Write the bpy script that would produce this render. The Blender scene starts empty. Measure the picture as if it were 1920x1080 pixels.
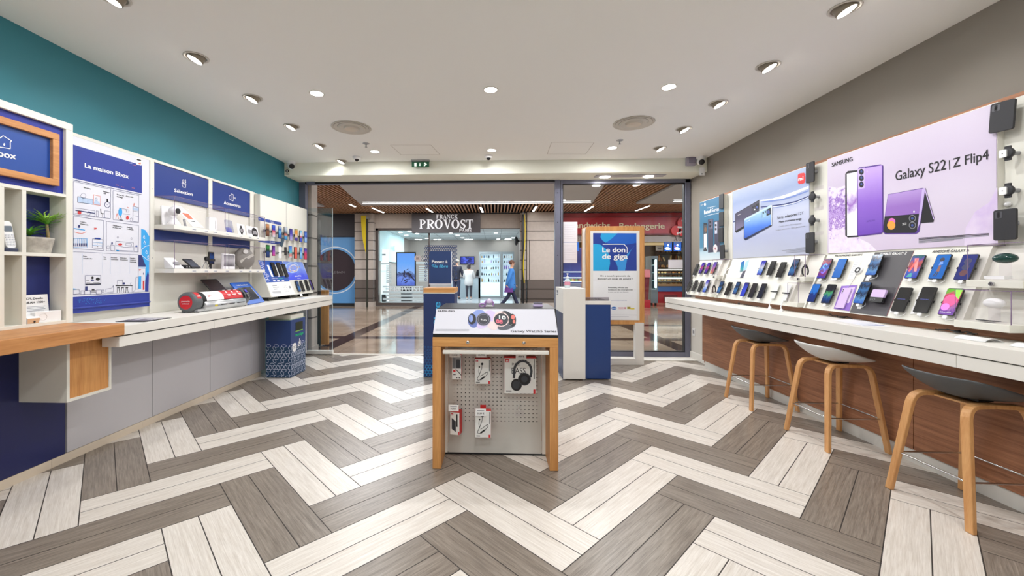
import bpy, bmesh, math, random
from mathutils import Vector as V, Matrix as M
random.seed(7)
S = bpy.context.scene
COL = S.collection

# ------------------------------------------------------------------ camera
FPX, CX, CY, YAW, HC = 765.0, 897.0, 509.5, math.radians(2.34), 1.3
cd = bpy.data.cameras.new('camera')
cam = bpy.data.objects.new('camera', cd); COL.objects.link(cam)
cam.location = (0, 0, HC); cam.rotation_euler = (math.pi/2, 0, YAW)
cd.sensor_width = 36; cd.lens = FPX/1920*36
cd.shift_x = (960-CX)/1920; cd.shift_y = (CY-540)/1920
cd.clip_start = .05; cd.clip_end = 100
S.camera = cam
# ------------------------------------------------------------------ world, view
w = bpy.data.worlds.new('world'); S.world = w; w.use_nodes = True
w.node_tree.nodes['Background'].inputs[0].default_value = (.85, .92, 1, 1)
w.node_tree.nodes['Background'].inputs[1].default_value = .35
S.view_settings.view_transform = 'Standard'; S.view_settings.look = 'None'
S.cycles.transparent_max_bounces = 24
S.view_settings.exposure = 0.08; S.view_settings.gamma = 1; S.view_settings.use_curve_mapping = False

# room constants (metres; camera stands at the origin looking along +Y)
WL, WR, YF, YB, ZC = -3.07, 2.955, 6.32, -2.3, 2.89
YS, ZS = 5.83, 2.70          # soffit front and underside
ZT = .938                    # counter tops
YM = 15.3                    # shop fronts across the mall

def area_light(name, loc, target, power, size, size_y=None, color=(1, .99, .97), spread=180):
    l = bpy.data.lights.new(name, 'AREA'); l.energy = power; l.color = color
    l.shape = 'RECTANGLE' if size_y else 'DISK'; l.size = size
    if size_y: l.size_y = size_y
    l.spread = math.radians(spread)
    o = bpy.data.objects.new(name, l); COL.objects.link(o); o.location = loc
    d = V(target)-V(loc)
    o.rotation_euler = d.to_track_quat('-Z', 'Y').to_euler()
    return o
# lamps: (x, y, tilt target x or None) of the shop's recessed downlights are lit in their builder below
DL_P, SP_P = 12.0, 1.5          # watts of the round downlights and of the tilted spots
# mall and neighbouring shops
for X in (-8, -3, 2, 7):
    area_light('mall_lamp', (X, 9.0, 3.42), (X, 9.0, 0), 100, 1.6, .25, (.97, .98, 1))
    area_light('mall_lamp', (X, 12.9, 3.42), (X, 12.9, 0), 100, 1.6, .25, (.97, .98, 1))
area_light('salon_lamp', (-2.0, 18.2, 2.9), (-2.0, 18.2, 0), 190, 4, 3, (.86, .95, 1))
area_light('bakery_lamp', (4.6, 17.2, 2.6), (4.6, 17.2, 0), 90, 3, 1.5, (1, .9, .75))

# ------------------------------------------------------------------ maths on planes
_r = V((math.cos(YAW), math.sin(YAW), 0)); _f = V((-math.sin(YAW), math.cos(YAW), 0)); _u = V((0, 0, 1))
CAMP = V((0, 0, HC))
def ray(x, y): return (x-CX)/FPX*_r + _f - (y-CY)/FPX*_u
class Pl:
    """a real plane of the place: point + normal (facing the viewer side)"""
    def __init__(s, o, n): s.o = V(o); s.n = V(n).normalized()
    def __call__(s, x, y, w=0):
        d = ray(x, y); t = (s.o + s.n*w - CAMP).dot(s.n)/d.dot(s.n)
        return CAMP + d*t
def uX(x, y, X): return Pl((X, 0, 0), (1, 0, 0))(x, y)
def uY(x, y, Y): return Pl((0, Y, 0), (0, 1, 0))(x, y)
def uZ(x, y, Z): return Pl((0, 0, Z), (0, 0, 1))(x, y)

# ------------------------------------------------------------------ materials
def lin(c):
    return tuple(((v/255)/12.92 if v/255 <= .04045 else ((v/255+.055)/1.055)**2.4) for v in c)
MATS = {}
def mat(name, rgb, rough=.5, metal=0, emit=0, alpha=None, coat=0, spec=None):
    if name in MATS: return MATS[name]
    m = bpy.data.materials.new(name); m.use_nodes = True; MATS[name] = m
    b = m.node_tree.nodes['Principled BSDF']; c = lin(rgb)
    b.inputs['Base Color'].default_value = (*c, 1)
    b.inputs['Roughness'].default_value = rough; b.inputs['Metallic'].default_value = metal
    if emit:
        b.inputs['Emission Color'].default_value = (*c, 1); b.inputs['Emission Strength'].default_value = emit
    if coat: b.inputs['Coat Weight'].default_value = coat
    if spec is not None: b.inputs['Specular IOR Level'].default_value = spec
    return m
class NT:
    """small node-tree writer"""
    def __init__(s, m): s.t = m.node_tree; s.b = s.t.nodes['Principled BSDF']
    def n(s, typ, **k):
        x = s.t.nodes.new(typ)
        for a, v in k.items(): setattr(x, a, v)
        return x
    def l(s, a, b): s.t.links.new(a, b)
    def math(s, op, a, b=None, c=None):
        x = s.n('ShaderNodeMath', operation=op)
        for i, v in enumerate((a, b, c)):
            if v is None: continue
            if isinstance(v, (int, float)): x.inputs[i].default_value = v
            else: s.l(v, x.inputs[i])
        return x.outputs[0]
    def mix(s, f, a, b):
        x = s.n('ShaderNodeMix', data_type='RGBA')
        for i, v in ((0, f), (6, a), (7, b)):
            if isinstance(v, (int, float)): x.inputs[i].default_value = v
            elif isinstance(v, tuple): x.inputs[i].default_value = (*v[:3], 1)
            else: s.l(v, x.inputs[i])
        return x.outputs[2]
    def pos(s, kind='Object'):
        return s.n('ShaderNodeTexCoord').outputs[kind]
    def noise(s, vec, scale, detail=3, rough=.5):
        x = s.n('ShaderNodeTexNoise'); x.inputs['Scale'].default_value = scale
        x.inputs['Detail'].default_value = detail; x.inputs['Roughness'].default_value = rough
        s.l(vec, x.inputs['Vector']); return x.outputs['Fac']
    def mapping(s, vec, scale=(1, 1, 1), rot=(0, 0, 0), loc=(0, 0, 0)):
        x = s.n('ShaderNodeMapping'); s.l(vec, x.inputs['Vector'])
        x.inputs['Scale'].default_value = scale; x.inputs['Rotation'].default_value = rot
        x.inputs['Location'].default_value = loc; return x.outputs[0]
    def ramp(s, f, stops, interp='LINEAR'):
        x = s.n('ShaderNodeValToRGB'); s.l(f, x.inputs[0]); e = x.color_ramp.elements
        x.color_ramp.interpolation = interp
        while len(e) < len(stops): e.new(.5)
        for i, (p, c) in enumerate(stops): e[i].position = p; e[i].color = (*c, 1)
        return x.outputs[0]
    def bump(s, h, strength=.2, dist=.002):
        x = s.n('ShaderNodeBump'); x.inputs['Strength'].default_value = strength
        x.inputs['Distance'].default_value = dist; s.l(h, x.inputs['Height']); s.l(x.outputs[0], s.b.inputs['Normal'])
def wood(name, a, b, axis, rough=.45, scale=1.0, streak=14):
    """wood veneer whose grain runs along axis 0/1/2"""
    m = mat(name, a, rough); t = NT(m)
    sc = [streak*scale]*3; sc[axis] = .9*scale
    p = t.mapping(t.pos(), tuple(sc))
    n1 = t.noise(p, 1.6, 6, .62); n2 = t.noise(t.mapping(t.pos(), tuple(v*4 for v in sc)), 2.2, 4, .6)
    f = t.math('ADD', t.math('MULTIPLY', n1, .65), t.math('MULTIPLY', n2, .35))
    t.l(t.ramp(f, [(.36, lin(b)), (.62, lin(a))]), t.b.inputs['Base Color'])
    return m
def speckled(name, rgb, amt=.03, scale=60, rough=.6):
    m = mat(name, rgb, rough); t = NT(m)
    n = t.noise(t.pos(), scale, 4); c = lin(rgb)
    t.l(t.ramp(n, [(.3, tuple(v*(1-amt) for v in c)), (.7, tuple(min(1, v*(1+amt)) for v in c))]), t.b.inputs['Base Color'])
    return m
def glass(name, tint=(1, 1, 1), refl=.9, rough=0.0, base=0.0):
    """thin clear sheet: fresnel mix of a clear and a mirror layer"""
    m = bpy.data.materials.new(name); m.use_nodes = True; MATS[name] = m
    nt = m.node_tree; nt.nodes.remove(nt.nodes['Principled BSDF']); o = nt.nodes['Material Output']
    tr = nt.nodes.new('ShaderNodeBsdfTransparent'); tr.inputs[0].default_value = (*tint, 1)
    gl = nt.nodes.new('ShaderNodeBsdfGlossy'); gl.inputs['Roughness'].default_value = rough
    ge = nt.nodes.new('ShaderNodeNewGeometry'); dt = nt.nodes.new('ShaderNodeVectorMath'); dt.operation = 'DOT_PRODUCT'
    nt.links.new(ge.outputs['Normal'], dt.inputs[0]); nt.links.new(ge.outputs['Incoming'], dt.inputs[1])
    def mth(op, x, y=None, z=None):
        q = nt.nodes.new('ShaderNodeMath'); q.operation = op
        for i, v in enumerate((x, y, z)):
            if v is None: continue
            if isinstance(v, (int, float)): q.inputs[i].default_value = v
            else: nt.links.new(v, q.inputs[i])
        return q.outputs[0]
    sch = mth('MULTIPLY_ADD', mth('POWER', mth('SUBTRACT', 1, mth('ABSOLUTE', dt.outputs['Value'])), 5), .96*refl, .04*refl+base)
    mx = nt.nodes.new('ShaderNodeMixShader')
    nt.links.new(sch, mx.inputs[0])
    nt.links.new(tr.outputs[0], mx.inputs[1]); nt.links.new(gl.outputs[0], mx.inputs[2]); nt.links.new(mx.outputs[0], o.inputs[0])
    return m
def gradmat(name, stops, axis='z', lo=0, hi=1, noise=0, rough=.4, nscale=6, emit=0, nstretch=(1, 1, 1)):
    """printed or displayed picture: colours run along one object axis, stirred by noise"""
    m = mat(name, (128, 128, 128), rough); t = NT(m)
    sp = t.n('ShaderNodeSeparateXYZ'); t.l(t.pos(), sp.inputs[0])
    v = sp.outputs['xyz'.index(axis)]
    f = t.math('DIVIDE', t.math('SUBTRACT', v, lo), hi-lo)
    if noise:
        n = t.noise(t.mapping(t.pos(), nstretch), nscale, 5, .6)
        f = t.math('ADD', f, t.math('MULTIPLY', t.math('SUBTRACT', n, .5), noise))
    c = t.ramp(f, [(p, lin(k)) for p, k in stops])
    t.l(c, t.b.inputs['Base Color'])
    if emit: t.l(c, t.b.inputs['Emission Color']); t.b.inputs['Emission Strength'].default_value = emit
    return m

# ------------------------------------------------------------------ meshes
_glyph = {}
def glyphs(s, bold=0, shear=0, sp=1.0):
    k = (s, bold, shear, sp)
    if k not in _glyph:
        c = bpy.data.curves.new('t', 'FONT'); c.body = s; c.size = 1; c.offset = bold; c.shear = shear; c.space_character = sp
        c.resolution_u = 3
        o = bpy.data.objects.new('t', c); me = bpy.data.meshes.new_from_object(o)
        _glyph[k] = ([v.co.copy() for v in me.vertices], [tuple(p.vertices) for p in me.polygons])
        bpy.data.objects.remove(o); bpy.data.curves.remove(c); bpy.data.meshes.remove(me)
    return _glyph[k]
class G:
    def __init__(s): s.v = []; s.f = []; s.mi = []; s.sm = []; s.mats = []; s.T = None
    def m(s, m):
        if m not in s.mats: s.mats.append(m)
        return s.mats.index(m)
    def add(s, vs, fs, m, smooth=False):
        k = len(s.v); T = s.T
        s.v += [tuple(T @ V(p)) if T else tuple(p) for p in vs]
        i = s.m(m)
        for f in fs: s.f.append(tuple(a+k for a in f)); s.mi.append(i); s.sm.append(smooth)
        return s
    def box(s, x0, x1, y0, y1, z0, z1, m):
        x0, x1 = sorted((x0, x1)); y0, y1 = sorted((y0, y1)); z0, z1 = sorted((z0, z1))
        return s.add([(x, y, z) for z in (z0, z1) for y in (y0, y1) for x in (x0, x1)],
                     [(0, 2, 3, 1), (4, 5, 7, 6), (0, 1, 5, 4), (2, 6, 7, 3), (0, 4, 6, 2), (1, 3, 7, 5)], m)
    def poly(s, pts, m): return s.add(pts, [tuple(range(len(pts)))], m)
    def prism(s, pts, d, m, smooth=False, m2=None):
        n = len(pts); d = V(d); a = [V(p) for p in pts]; b = [p+d for p in a]
        c = sum(a, V())/n
        nn = V()
        for i in range(n): nn += (a[i]-c).cross(a[(i+1) % n]-c)
        flip = nn.dot(d) > 0
        fs1 = [tuple(range(n)) if not flip else tuple(reversed(range(n)))]
        fs2 = [tuple(reversed(range(n, 2*n))) if not flip else tuple(range(n, 2*n))]
        sd = [(i, n+i, n+(i+1) % n, (i+1) % n) if not flip else (i, (i+1) % n, n+(i+1) % n, n+i) for i in range(n)]
        k = len(s.v)
        s.add(a+b, fs1+fs2, m2 or m)
        T = s.T; i = s.m(m)
        for f in sd: s.f.append(tuple(q+k for q in f)); s.mi.append(i); s.sm.append(smooth)
        return s
    def cyl(s, p0, p1, r0, m, r1=None, seg=20, caps=True, smooth=True):
        p0, p1 = V(p0), V(p1); r1 = r0 if r1 is None else r1; d = (p1-p0).normalized()
        a = d.orthogonal().normalized(); b = d.cross(a)
        cs = [(math.cos(2*math.pi*i/seg), math.sin(2*math.pi*i/seg)) for i in range(seg)]
        vs = [p0+(a*c+b*q)*r0 for c, q in cs]+[p1+(a*c+b*q)*r1 for c, q in cs]
        s.add(vs, [(i, (i+1) % seg, seg+(i+1) % seg, seg+i) for i in range(seg)], m, smooth)
        if caps:
            s.add(vs[:seg], [tuple(reversed(range(seg)))], m); s.add(vs[seg:], [tuple(range(seg))], m)
        return s
    def tube(s, pts, r, m, seg=8, closed=False):
        pts = [V(p) for p in pts]; n = len(pts); rs = r if isinstance(r, (list, tuple)) else [r]*n
        vs = []; prev = None
        for i, p in enumerate(pts):
            d = (pts[(i+1) % n]-pts[i-1]) if closed or 0 < i < n-1 else (pts[1]-pts[0] if i == 0 else pts[-1]-pts[-2])
            d.normalize()
            a = d.orthogonal().normalized() if prev is None else (prev-d*prev.dot(d)).normalized()
            prev = a; b = d.cross(a)
            vs += [p+(a*math.cos(2*math.pi*k/seg)+b*math.sin(2*math.pi*k/seg))*rs[i] for k in range(seg)]
        fs = []
        for i in range(n if closed else n-1):
            j = (i+1) % n
            fs += [(i*seg+k, i*seg+(k+1) % seg, j*seg+(k+1) % seg, j*seg+k) for k in range(seg)]
        s.add(vs, fs, m, True)
        if not closed: s.add(vs[:seg], [tuple(reversed(range(seg)))], m); s.add(vs[-seg:], [tuple(range(seg))], m)
        return s
    def lathe(s, prof, c, m, seg=28, axis=(0, 0, 1), smooth=True):
        c = V(c); ax = V(axis).normalized(); a = ax.orthogonal().normalized(); b = ax.cross(a)
        vs = []
        for r, z in prof:
            vs += [c+ax*z+(a*math.cos(2*math.pi*k/seg)+b*math.sin(2*math.pi*k/seg))*max(r, 1e-5) for k in range(seg)]
        fs = []
        for i in range(len(prof)-1):
            fs += [(i*seg+k, i*seg+(k+1) % seg, (i+1)*seg+(k+1) % seg, (i+1)*seg+k) for k in range(seg)]
        return s.add(vs, fs, m, smooth)
    def ball(s, c, r, m, seg=16, rings=10, sc=(1, 1, 1)):
        vs = []; fs = []
        for i in range(rings+1):
            t = math.pi*i/rings
            for k in range(seg):
                p = 2*math.pi*k/seg
                vs.append(V(c)+V((math.sin(t)*math.cos(p)*r*sc[0], math.sin(t)*math.sin(p)*r*sc[1], math.cos(t)*r*sc[2])))
        for i in range(rings):
            fs += [(i*seg+k, (i+1)*seg+k, (i+1)*seg+(k+1) % seg, i*seg+(k+1) % seg) for k in range(seg)]
        return s.add(vs, fs, m, True)
    def rrect(s, F, u0, u1, v0, v1, r, w0, w1, m, m2=None, seg=4, smooth=False):
        """rounded plate in a frame F(u,v,w)"""
        pts = []
        for cu, cv, a0 in ((u1-r, v0+r, -90), (u1-r, v1-r, 0), (u0+r, v1-r, 90), (u0+r, v0+r, 180)):
            for i in range(seg+1):
                a = math.radians(a0+90*i/seg); pts.append((cu+r*math.cos(a), cv+r*math.sin(a)))
        a = [F(u, v, w0) for u, v in pts]
        return s.prism(a, F(0, 0, w1)-F(0, 0, w0), m, smooth, m2)
    def disc(s, F, u, v, r, w, m, seg=24, ru=None):
        return s.poly([F(u+(ru or r)*math.cos(2*math.pi*i/seg), v+r*math.sin(2*math.pi*i/seg), w) for i in range(seg)], m)
    def ring(s, F, u, v, r0, r1, w, m, seg=28, a0=0, a1=360, e=1.0):
        vs = []; n = seg+1
        for i in range(n):
            t = math.radians(a0+(a1-a0)*i/seg)
            vs += [F(u+r0*e*math.cos(t), v+r0*math.sin(t), w), F(u+r1*e*math.cos(t), v+r1*math.sin(t), w)]
        return s.add(vs, [(2*i, 2*i+1, 2*i+3, 2*i+2) for i in range(seg)], m)
    def line(s, F, pts, wd, w, m):
        """flat stroke through 2-D points of a frame"""
        for (a, b), (c, d) in zip(pts[:-1], pts[1:]):
            L = math.hypot(c-a, d-b) or 1e-9; nx, ny = -(d-b)/L*wd/2, (c-a)/L*wd/2
            s.poly([F(a+nx, b+ny, w), F(a-nx, b-ny, w), F(c-nx, d-ny, w), F(c+nx, d+ny, w)], m)
        return s
    def text(s, txt, F, u, v, m, h=None, wid=None, w=.001, align='c', bold=0, shear=0, sp=1.0, depth=0):
        """text with cap height h, fitted to width wid when given; (u, v) = baseline anchor"""
        vs, fs = glyphs(txt, 0, shear, sp)
        if not vs: return s
        x0 = min(p.x for p in vs); x1 = max(p.x for p in vs); cap = .73
        ky = (h/cap) if h else wid/(x1-x0); kx = (wid/(x1-x0)) if wid else ky
        W = (x1-x0)*kx; off = {'l': 0, 'c': -W/2, 'r': -W}[align]
        W0 = bold*ky*.9
        for i, (du, dv) in enumerate(((0, 0),) if not bold else ((-W0, -W0*.5), (W0, -W0*.5), (-W0, W0*.5), (W0, W0*.5))):
            s.add([F(u+off+(p.x-x0)*kx+du, v+p.y*ky+dv, w+i*.0003) for p in vs], fs, m)
        if depth:
            s.add([F(u+off+(p.x-x0)*kx, v+p.y*ky, w-depth) for p in vs], fs, m)
            es = {}
            for f in fs:
                for a, b in zip(f, f[1:]+f[:1]): es[(min(a, b), max(a, b))] = es.get((min(a, b), max(a, b)), 0)+1
            for (a, b), c in es.items():
                if c == 1:
                    A_, B_ = vs[a], vs[b]
                    s.poly([F(u+off+(A_.x-x0)*kx, v+A_.y*ky, w), F(u+off+(B_.x-x0)*kx, v+B_.y*ky, w),
                            F(u+off+(B_.x-x0)*kx, v+B_.y*ky, w-depth), F(u+off+(A_.x-x0)*kx, v+A_.y*ky, w-depth)], m)
        return s
    def obj(s, name, parent=None, label=None, bevel=0, loc=None, cat=None, group=None, kind=None, seg=2, sub=0):
        me = bpy.data.meshes.new(name)
        o = bpy.data.objects.new(name, me); COL.objects.link(o)
        L = V(loc) if loc is not None else V()
        if parent is not None:
            o.parent = parent; q = parent
            base = V()
            while q is not None: base += q.location; q = q.parent
            L0 = base
        else: o.location = L; L0 = L
        me.from_pydata([tuple(V(p)-L0) for p in s.v], [], s.f)
        for m in s.mats: me.materials.append(m)
        me.polygons.foreach_set('material_index', s.mi)
        me.polygons.foreach_set('use_smooth', s.sm)
        me.update()
        if bevel:
            b = o.modifiers.new('bevel', 'BEVEL'); b.width = bevel; b.segments = seg; b.limit_method = 'ANGLE'; b.angle_limit = math.radians(40)
        if sub:
            b = o.modifiers.new('sub', 'SUBSURF'); b.levels = sub; b.render_levels = sub
        tag(o, label, cat, group, kind); return o
def tag(o, label=None, cat=None, group=None, kind=None):
    for k, v in (('label', label), ('category', cat), ('group', group), ('kind', kind)):
        if v: o[k] = v
    return o
def thing(name, label, cat, loc, group=None, rz=0):
    o = bpy.data.objects.new(name, None); COL.objects.link(o); o.empty_display_size = .1
    o.location = loc; o.rotation_euler = (0, 0, rz)
    return tag(o, label, cat, group)
def dup(root, loc=None, rz=None, label=None, group=None):
    r = root.copy(); COL.objects.link(r)
    if loc is not None: r.location = loc
    if rz is not None: r.rotation_euler = (0, 0, rz)
    if label: r['label'] = label
    if group: r['group'] = group
    for ch in [o for o in root.children]:
        c = ch.copy(); COL.objects.link(c); c.parent = r
        for gch in [o for o in ch.children]:
            d = gch.copy(); COL.objects.link(d); d.parent = c
    return r
class Fr:
    """frame: origin, unit axes; call (u, v, w) -> point"""
    def __init__(s, o, ex, ey): s.o = V(o); s.x = V(ex).normalized(); s.y = V(ey).normalized(); s.z = s.x.cross(s.y).normalized()
    def __call__(s, u, v, w=0): return s.o+s.x*u+s.y*v+s.z*w
    def px(s, x, y):
        """where the sight line through a photo pixel meets this frame's plane, in (u, v)"""
        p = Pl(s.o, s.z)(x, y)-s.o
        return p.dot(s.x), p.dot(s.y)
# ================================================================== structure of the shop
white = mat('white_laminate', (232, 229, 222), .45)
whitep = mat('white_paint', (228, 223, 214), .8)
ceilm = mat('ceiling_paint', (246, 245, 240), .85)
soffm = mat('soffit_paint', (236, 236, 222), .8)
teal = mat('teal_wall', (50, 126, 140), .55)
greige = mat('greige_wall', (140, 133, 124), .8)
steel = mat('grey_frame', (112, 114, 132), .4, .3)
dark = mat('near_black', (26, 26, 28), .5)
black = mat('black_plastic', (20, 20, 22), .35)
chrome = mat('chrome', (200, 200, 200), .18, 1)
silver = mat('silver', (170, 172, 176), .35, .8)
navy = mat('navy_laminate', (28, 40, 100), .4)
royal = mat('royal_blue', (20, 64, 156), .45)
signblue = mat('sign_blue', (30, 62, 148), .45)
inkw = mat('white_ink', (245, 245, 245), .5)
inkk = mat('black_ink', (22, 22, 26), .5)
inkg = mat('grey_ink', (140, 142, 150), .5)
cyan = mat('cyan_ink', (64, 176, 222), .5)
paper = mat('paper', (238, 238, 238), .7)
red = mat('red_ink', (208, 38, 46), .45)
oak = wood('oak_y', (206, 148, 92), (176, 116, 64), 1)
oakv = wood('oak_z', (218, 160, 96), (188, 126, 66), 2)
oakx = wood('oak_x', (222, 164, 98), (194, 132, 70), 0)
walnut = wood('walnut_y', (174, 120, 86), (130, 84, 58), 1, .5, 1.0, 30)
clear = glass('clear_glass', (.97, .985, .98), .5)
acry = glass('acrylic', (.975, .965, .98), .25, 0, .0)
acryedge = mat('acrylic_edge', (120, 98, 130), .2)

# floor: wood-look planks, herringbone of double boards three widths long, every other band dark
fm = mat('herringbone_floor', (180, 170, 160), .38); t = NT(fm)
sp = t.n('ShaderNodeSeparateXYZ'); t.l(t.pos(), sp.inputs[0]); x, y = sp.outputs[0], sp.outputs[1]
WF = .3107; q = 2**-.5
u = t.math('DIVIDE', t.math('SUBTRACT', t.math('MULTIPLY', t.math('ADD', x, y), q), .53), WF)
v = t.math('DIVIDE', t.math('SUBTRACT', t.math('MULTIPLY', t.math('SUBTRACT', y, x), q), .122), WF)
iu, iv = t.math('FLOOR', u), t.math('FLOOR', v); fu, fv = t.math('SUBTRACT', u, iu), t.math('SUBTRACT', v, iv)
d = t.math('FLOORED_MODULO', t.math('SUBTRACT', iu, iv), 6)
isR = t.math('MULTIPLY', t.math('GREATER_THAN', d, .5), t.math('LESS_THAN', d, 3.5))
def sel(a, b):  # a when the board runs up-right, b when it runs up-left
    return t.math('ADD', t.math('MULTIPLY', a, isR), t.math('MULTIPLY', b, t.math('SUBTRACT', 1, isR)))
row = sel(iv, iu); across = sel(fv, fu); along = sel(u, v)
odd = t.math('FLOORED_MODULO', row, 2)
half = t.math('FLOOR', t.math('MULTIPLY', across, 2)); fh = t.math('SUBTRACT', t.math('MULTIPLY', across, 2), half)
eA = t.math('MINIMUM', fh, t.math('SUBTRACT', 1, fh))                      # seam between boards
def is_(a, n): return t.math('COMPARE', a, n, .4)
big = 9
e1 = t.math('ADD', sel(fu, fv), t.math('MULTIPLY', t.math('SUBTRACT', 1, sel(is_(d, 1), is_(d, 0))), big))
e2 = t.math('ADD', t.math('SUBTRACT', 1, sel(fu, fv)), t.math('MULTIPLY', t.math('SUBTRACT', 1, sel(is_(d, 3), is_(d, 4))), big))
eL = t.math('MULTIPLY', t.math('MINIMUM', e1, e2), 2)
seam = t.math('LESS_THAN', t.math('MINIMUM', eA, eL), .016)
cv = t.n('ShaderNodeCombineXYZ'); t.l(t.math('MULTIPLY', along, .6), cv.inputs[0]); t.l(t.math('MULTIPLY', t.math('ADD', row, across), 12), cv.inputs[1])
t.l(t.math('ADD', t.math('MULTIPLY', row, 3.7), t.math('MULTIPLY', half, 1.9)), cv.inputs[2])
g1 = t.noise(cv.outputs[0], 2.2, 6, .65)
cv2 = t.n('ShaderNodeCombineXYZ'); t.l(t.math('MULTIPLY', along, 1.6), cv2.inputs[0]); t.l(t.math('MULTIPLY', t.math('ADD', row, across), 40), cv2.inputs[1])
g2 = t.noise(cv2.outputs[0], 2.0, 3, .6)
gg = t.math('ADD', t.math('MULTIPLY', g1, .6), t.math('MULTIPLY', g2, .4))
cd_ = t.ramp(gg, [(.34, lin((102, 92, 83))), (.66, lin((160, 149, 137)))])
cl_ = t.ramp(gg, [(.32, lin((200, 190, 178))), (.62, lin((236, 230, 222)))])
c = t.mix(odd, cd_, cl_); c = t.mix(seam, c, lin((52, 46, 42)))
t.l(c, t.b.inputs['Base Color'])
t.l(t.math('ADD', .3, t.math('MULTIPLY', seam, .4)), t.b.inputs['Roughness'])
t.bump(t.math('SUBTRACT', t.math('MULTIPLY', gg, .12), seam), .25, .0015)
def struct(name, g, **k): return g.obj(name, kind='structure', **k)
struct('floor', G().poly([(WL-.2, YB, 0), (WR+.2, YB, 0), (WR+.2, 6.36, 0), (WL-.2, 6.36, 0)], fm))
struct('ceiling', G().box(WL-.2, WR+.2, YB, YS, ZC, ZC+.1, ceilm))
struct('wall_left', G().box(WL-.12, WL, YB, YF+.02, 0, ZC, teal))
struct('wall_right', G().box(WR, WR+.12, YB, YF+.1, 0, ZC, greige))
struct('wall_back', G().box(WL-.2, WR+.2, YB-.1, YB, 0, ZC, whitep))
struct('trim_1', G().box(WL-.1, WR+.1, YS, 6.5, ZS, 3.0, soffm), label='cream bulkhead above the shop entrance')
# paler lower part of the wall beside the right pane
struct('wall_lower', G().box(WR-.004, WR+.01, 5.3, YF+.05, 0, .86, mat('pale_wall', (214, 210, 202), .7)))
b = G(); b.box(WR-.022, WR-.002, 5.4, YF-.02, 0, .11, white); struct('baseboard_right', b, bevel=.003)
struct('trim_2', G().box(.98, WR-.02, 6.03, 6.33, 0, .014, white), label='white sill strip below the fixed pane')
struct('trim_3', G().box(WL+.3, .95, 6.30, 6.36, 0, .008, whitep), label='pale threshold strip at the doorway')
# hatches in the ceiling: thin joints
hj = mat('joint_line', (196, 190, 182), .9)
for k, pts in enumerate((((732, 272), (808, 272), (825, 290), (752, 290)), ((1034, 267), (1114, 267), (1098, 289), (1026, 289)))):
    P4 = [uZ(a, c_, ZC-.001) for a, c_ in pts]; g = G()
    for i in range(4):
        A_, B_ = P4[i], P4[(i+1) % 4]; dd = (B_-A_).normalized(); nn = V((-dd.y, dd.x, 0))*.003
        g.prism([A_+nn, A_-nn, B_-nn, B_+nn], (0, 0, .0015), hj)
    struct('trim_%d' % (4+k), g)

# storefront: frame + fixed pane at right, glass screen at left, doorway between
g = G(); fz = ZS
g.box(-3.07, -2.965, 6.27, 6.36, 0, fz, steel)                 # left jamb
g.box(-2.965, .91, 6.26, 6.36, 2.665, fz-.002, steel)          # head over the doorway
door = struct('door_1', g, bevel=.004)
G().box(-2.965, .91, 6.255, 6.262, fz-.03, fz-.002, dark).obj('head_joint', door)
g = G(); g.cyl((-2.93, 6.24, 2.69), (-2.80, 6.24, 2.69), .02, steel); g.obj('door_pivot', door)
g = G()
g.box(.915, .99, 6.25, 6.37, 0, fz, steel); g.box(1.0, 1.03, 6.27, 6.36, 0, fz, steel)
g.box(1.03, 2.94, 6.27, 6.36, 2.645, fz, steel); g.box(2.865, 2.945, 6.27, 6.36, 0, fz, steel)
g.box(1.03, 2.865, 6.27, 6.36, .014, .085, steel)
win = struct('window_1', g, bevel=.004)
g = G(); k = .012
for a in ((1.03, 1.03+k, .085, 2.645), (2.865-k, 2.865, .085, 2.645)): g.box(a[0], a[1], 6.285, 6.345, a[2], a[3], dark)
for z in (.085, 2.645-k): g.box(1.03, 2.865, 6.285, 6.345, z, z+k, dark)
g.obj('gasket', win)
G().box(1.03, 2.865, 6.31, 6.32, .09, 2.64, clear).obj('pane', win)
g = G()
for z in (.55, 1.05, 1.55, 2.05, 2.5): g.cyl((.952, 6.252, z), (.952, 6.247, z), .008, dark, seg=10)
g.obj('screw', win)
t0 = thing('glass_screen', 'frameless clear glass screen on a white base bar beyond the left counter end', 'glass screen', (-2.76, 6.30, 0))
G().box(-2.96, -2.548, 6.295, 6.307, .06, 2.30, glass('screen_glass', (.93, .96, .97), .7, 0, .06)).obj('pane', t0)
G().box(-2.553, -2.546, 6.294, 6.308, .06, 2.30, mat('glass_edge', (205, 222, 224), .2)).obj('pane_edge', t0, label='pale glass edge')
G().box(-2.96, -2.54, 6.27, 6.33, 0.012, .065, white).obj('base_bar', t0, bevel=.004)
G().cyl((-2.545, 6.292, 1.83), (-2.545, 6.286, 1.83), .012, chrome).obj('stud', t0)

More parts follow.
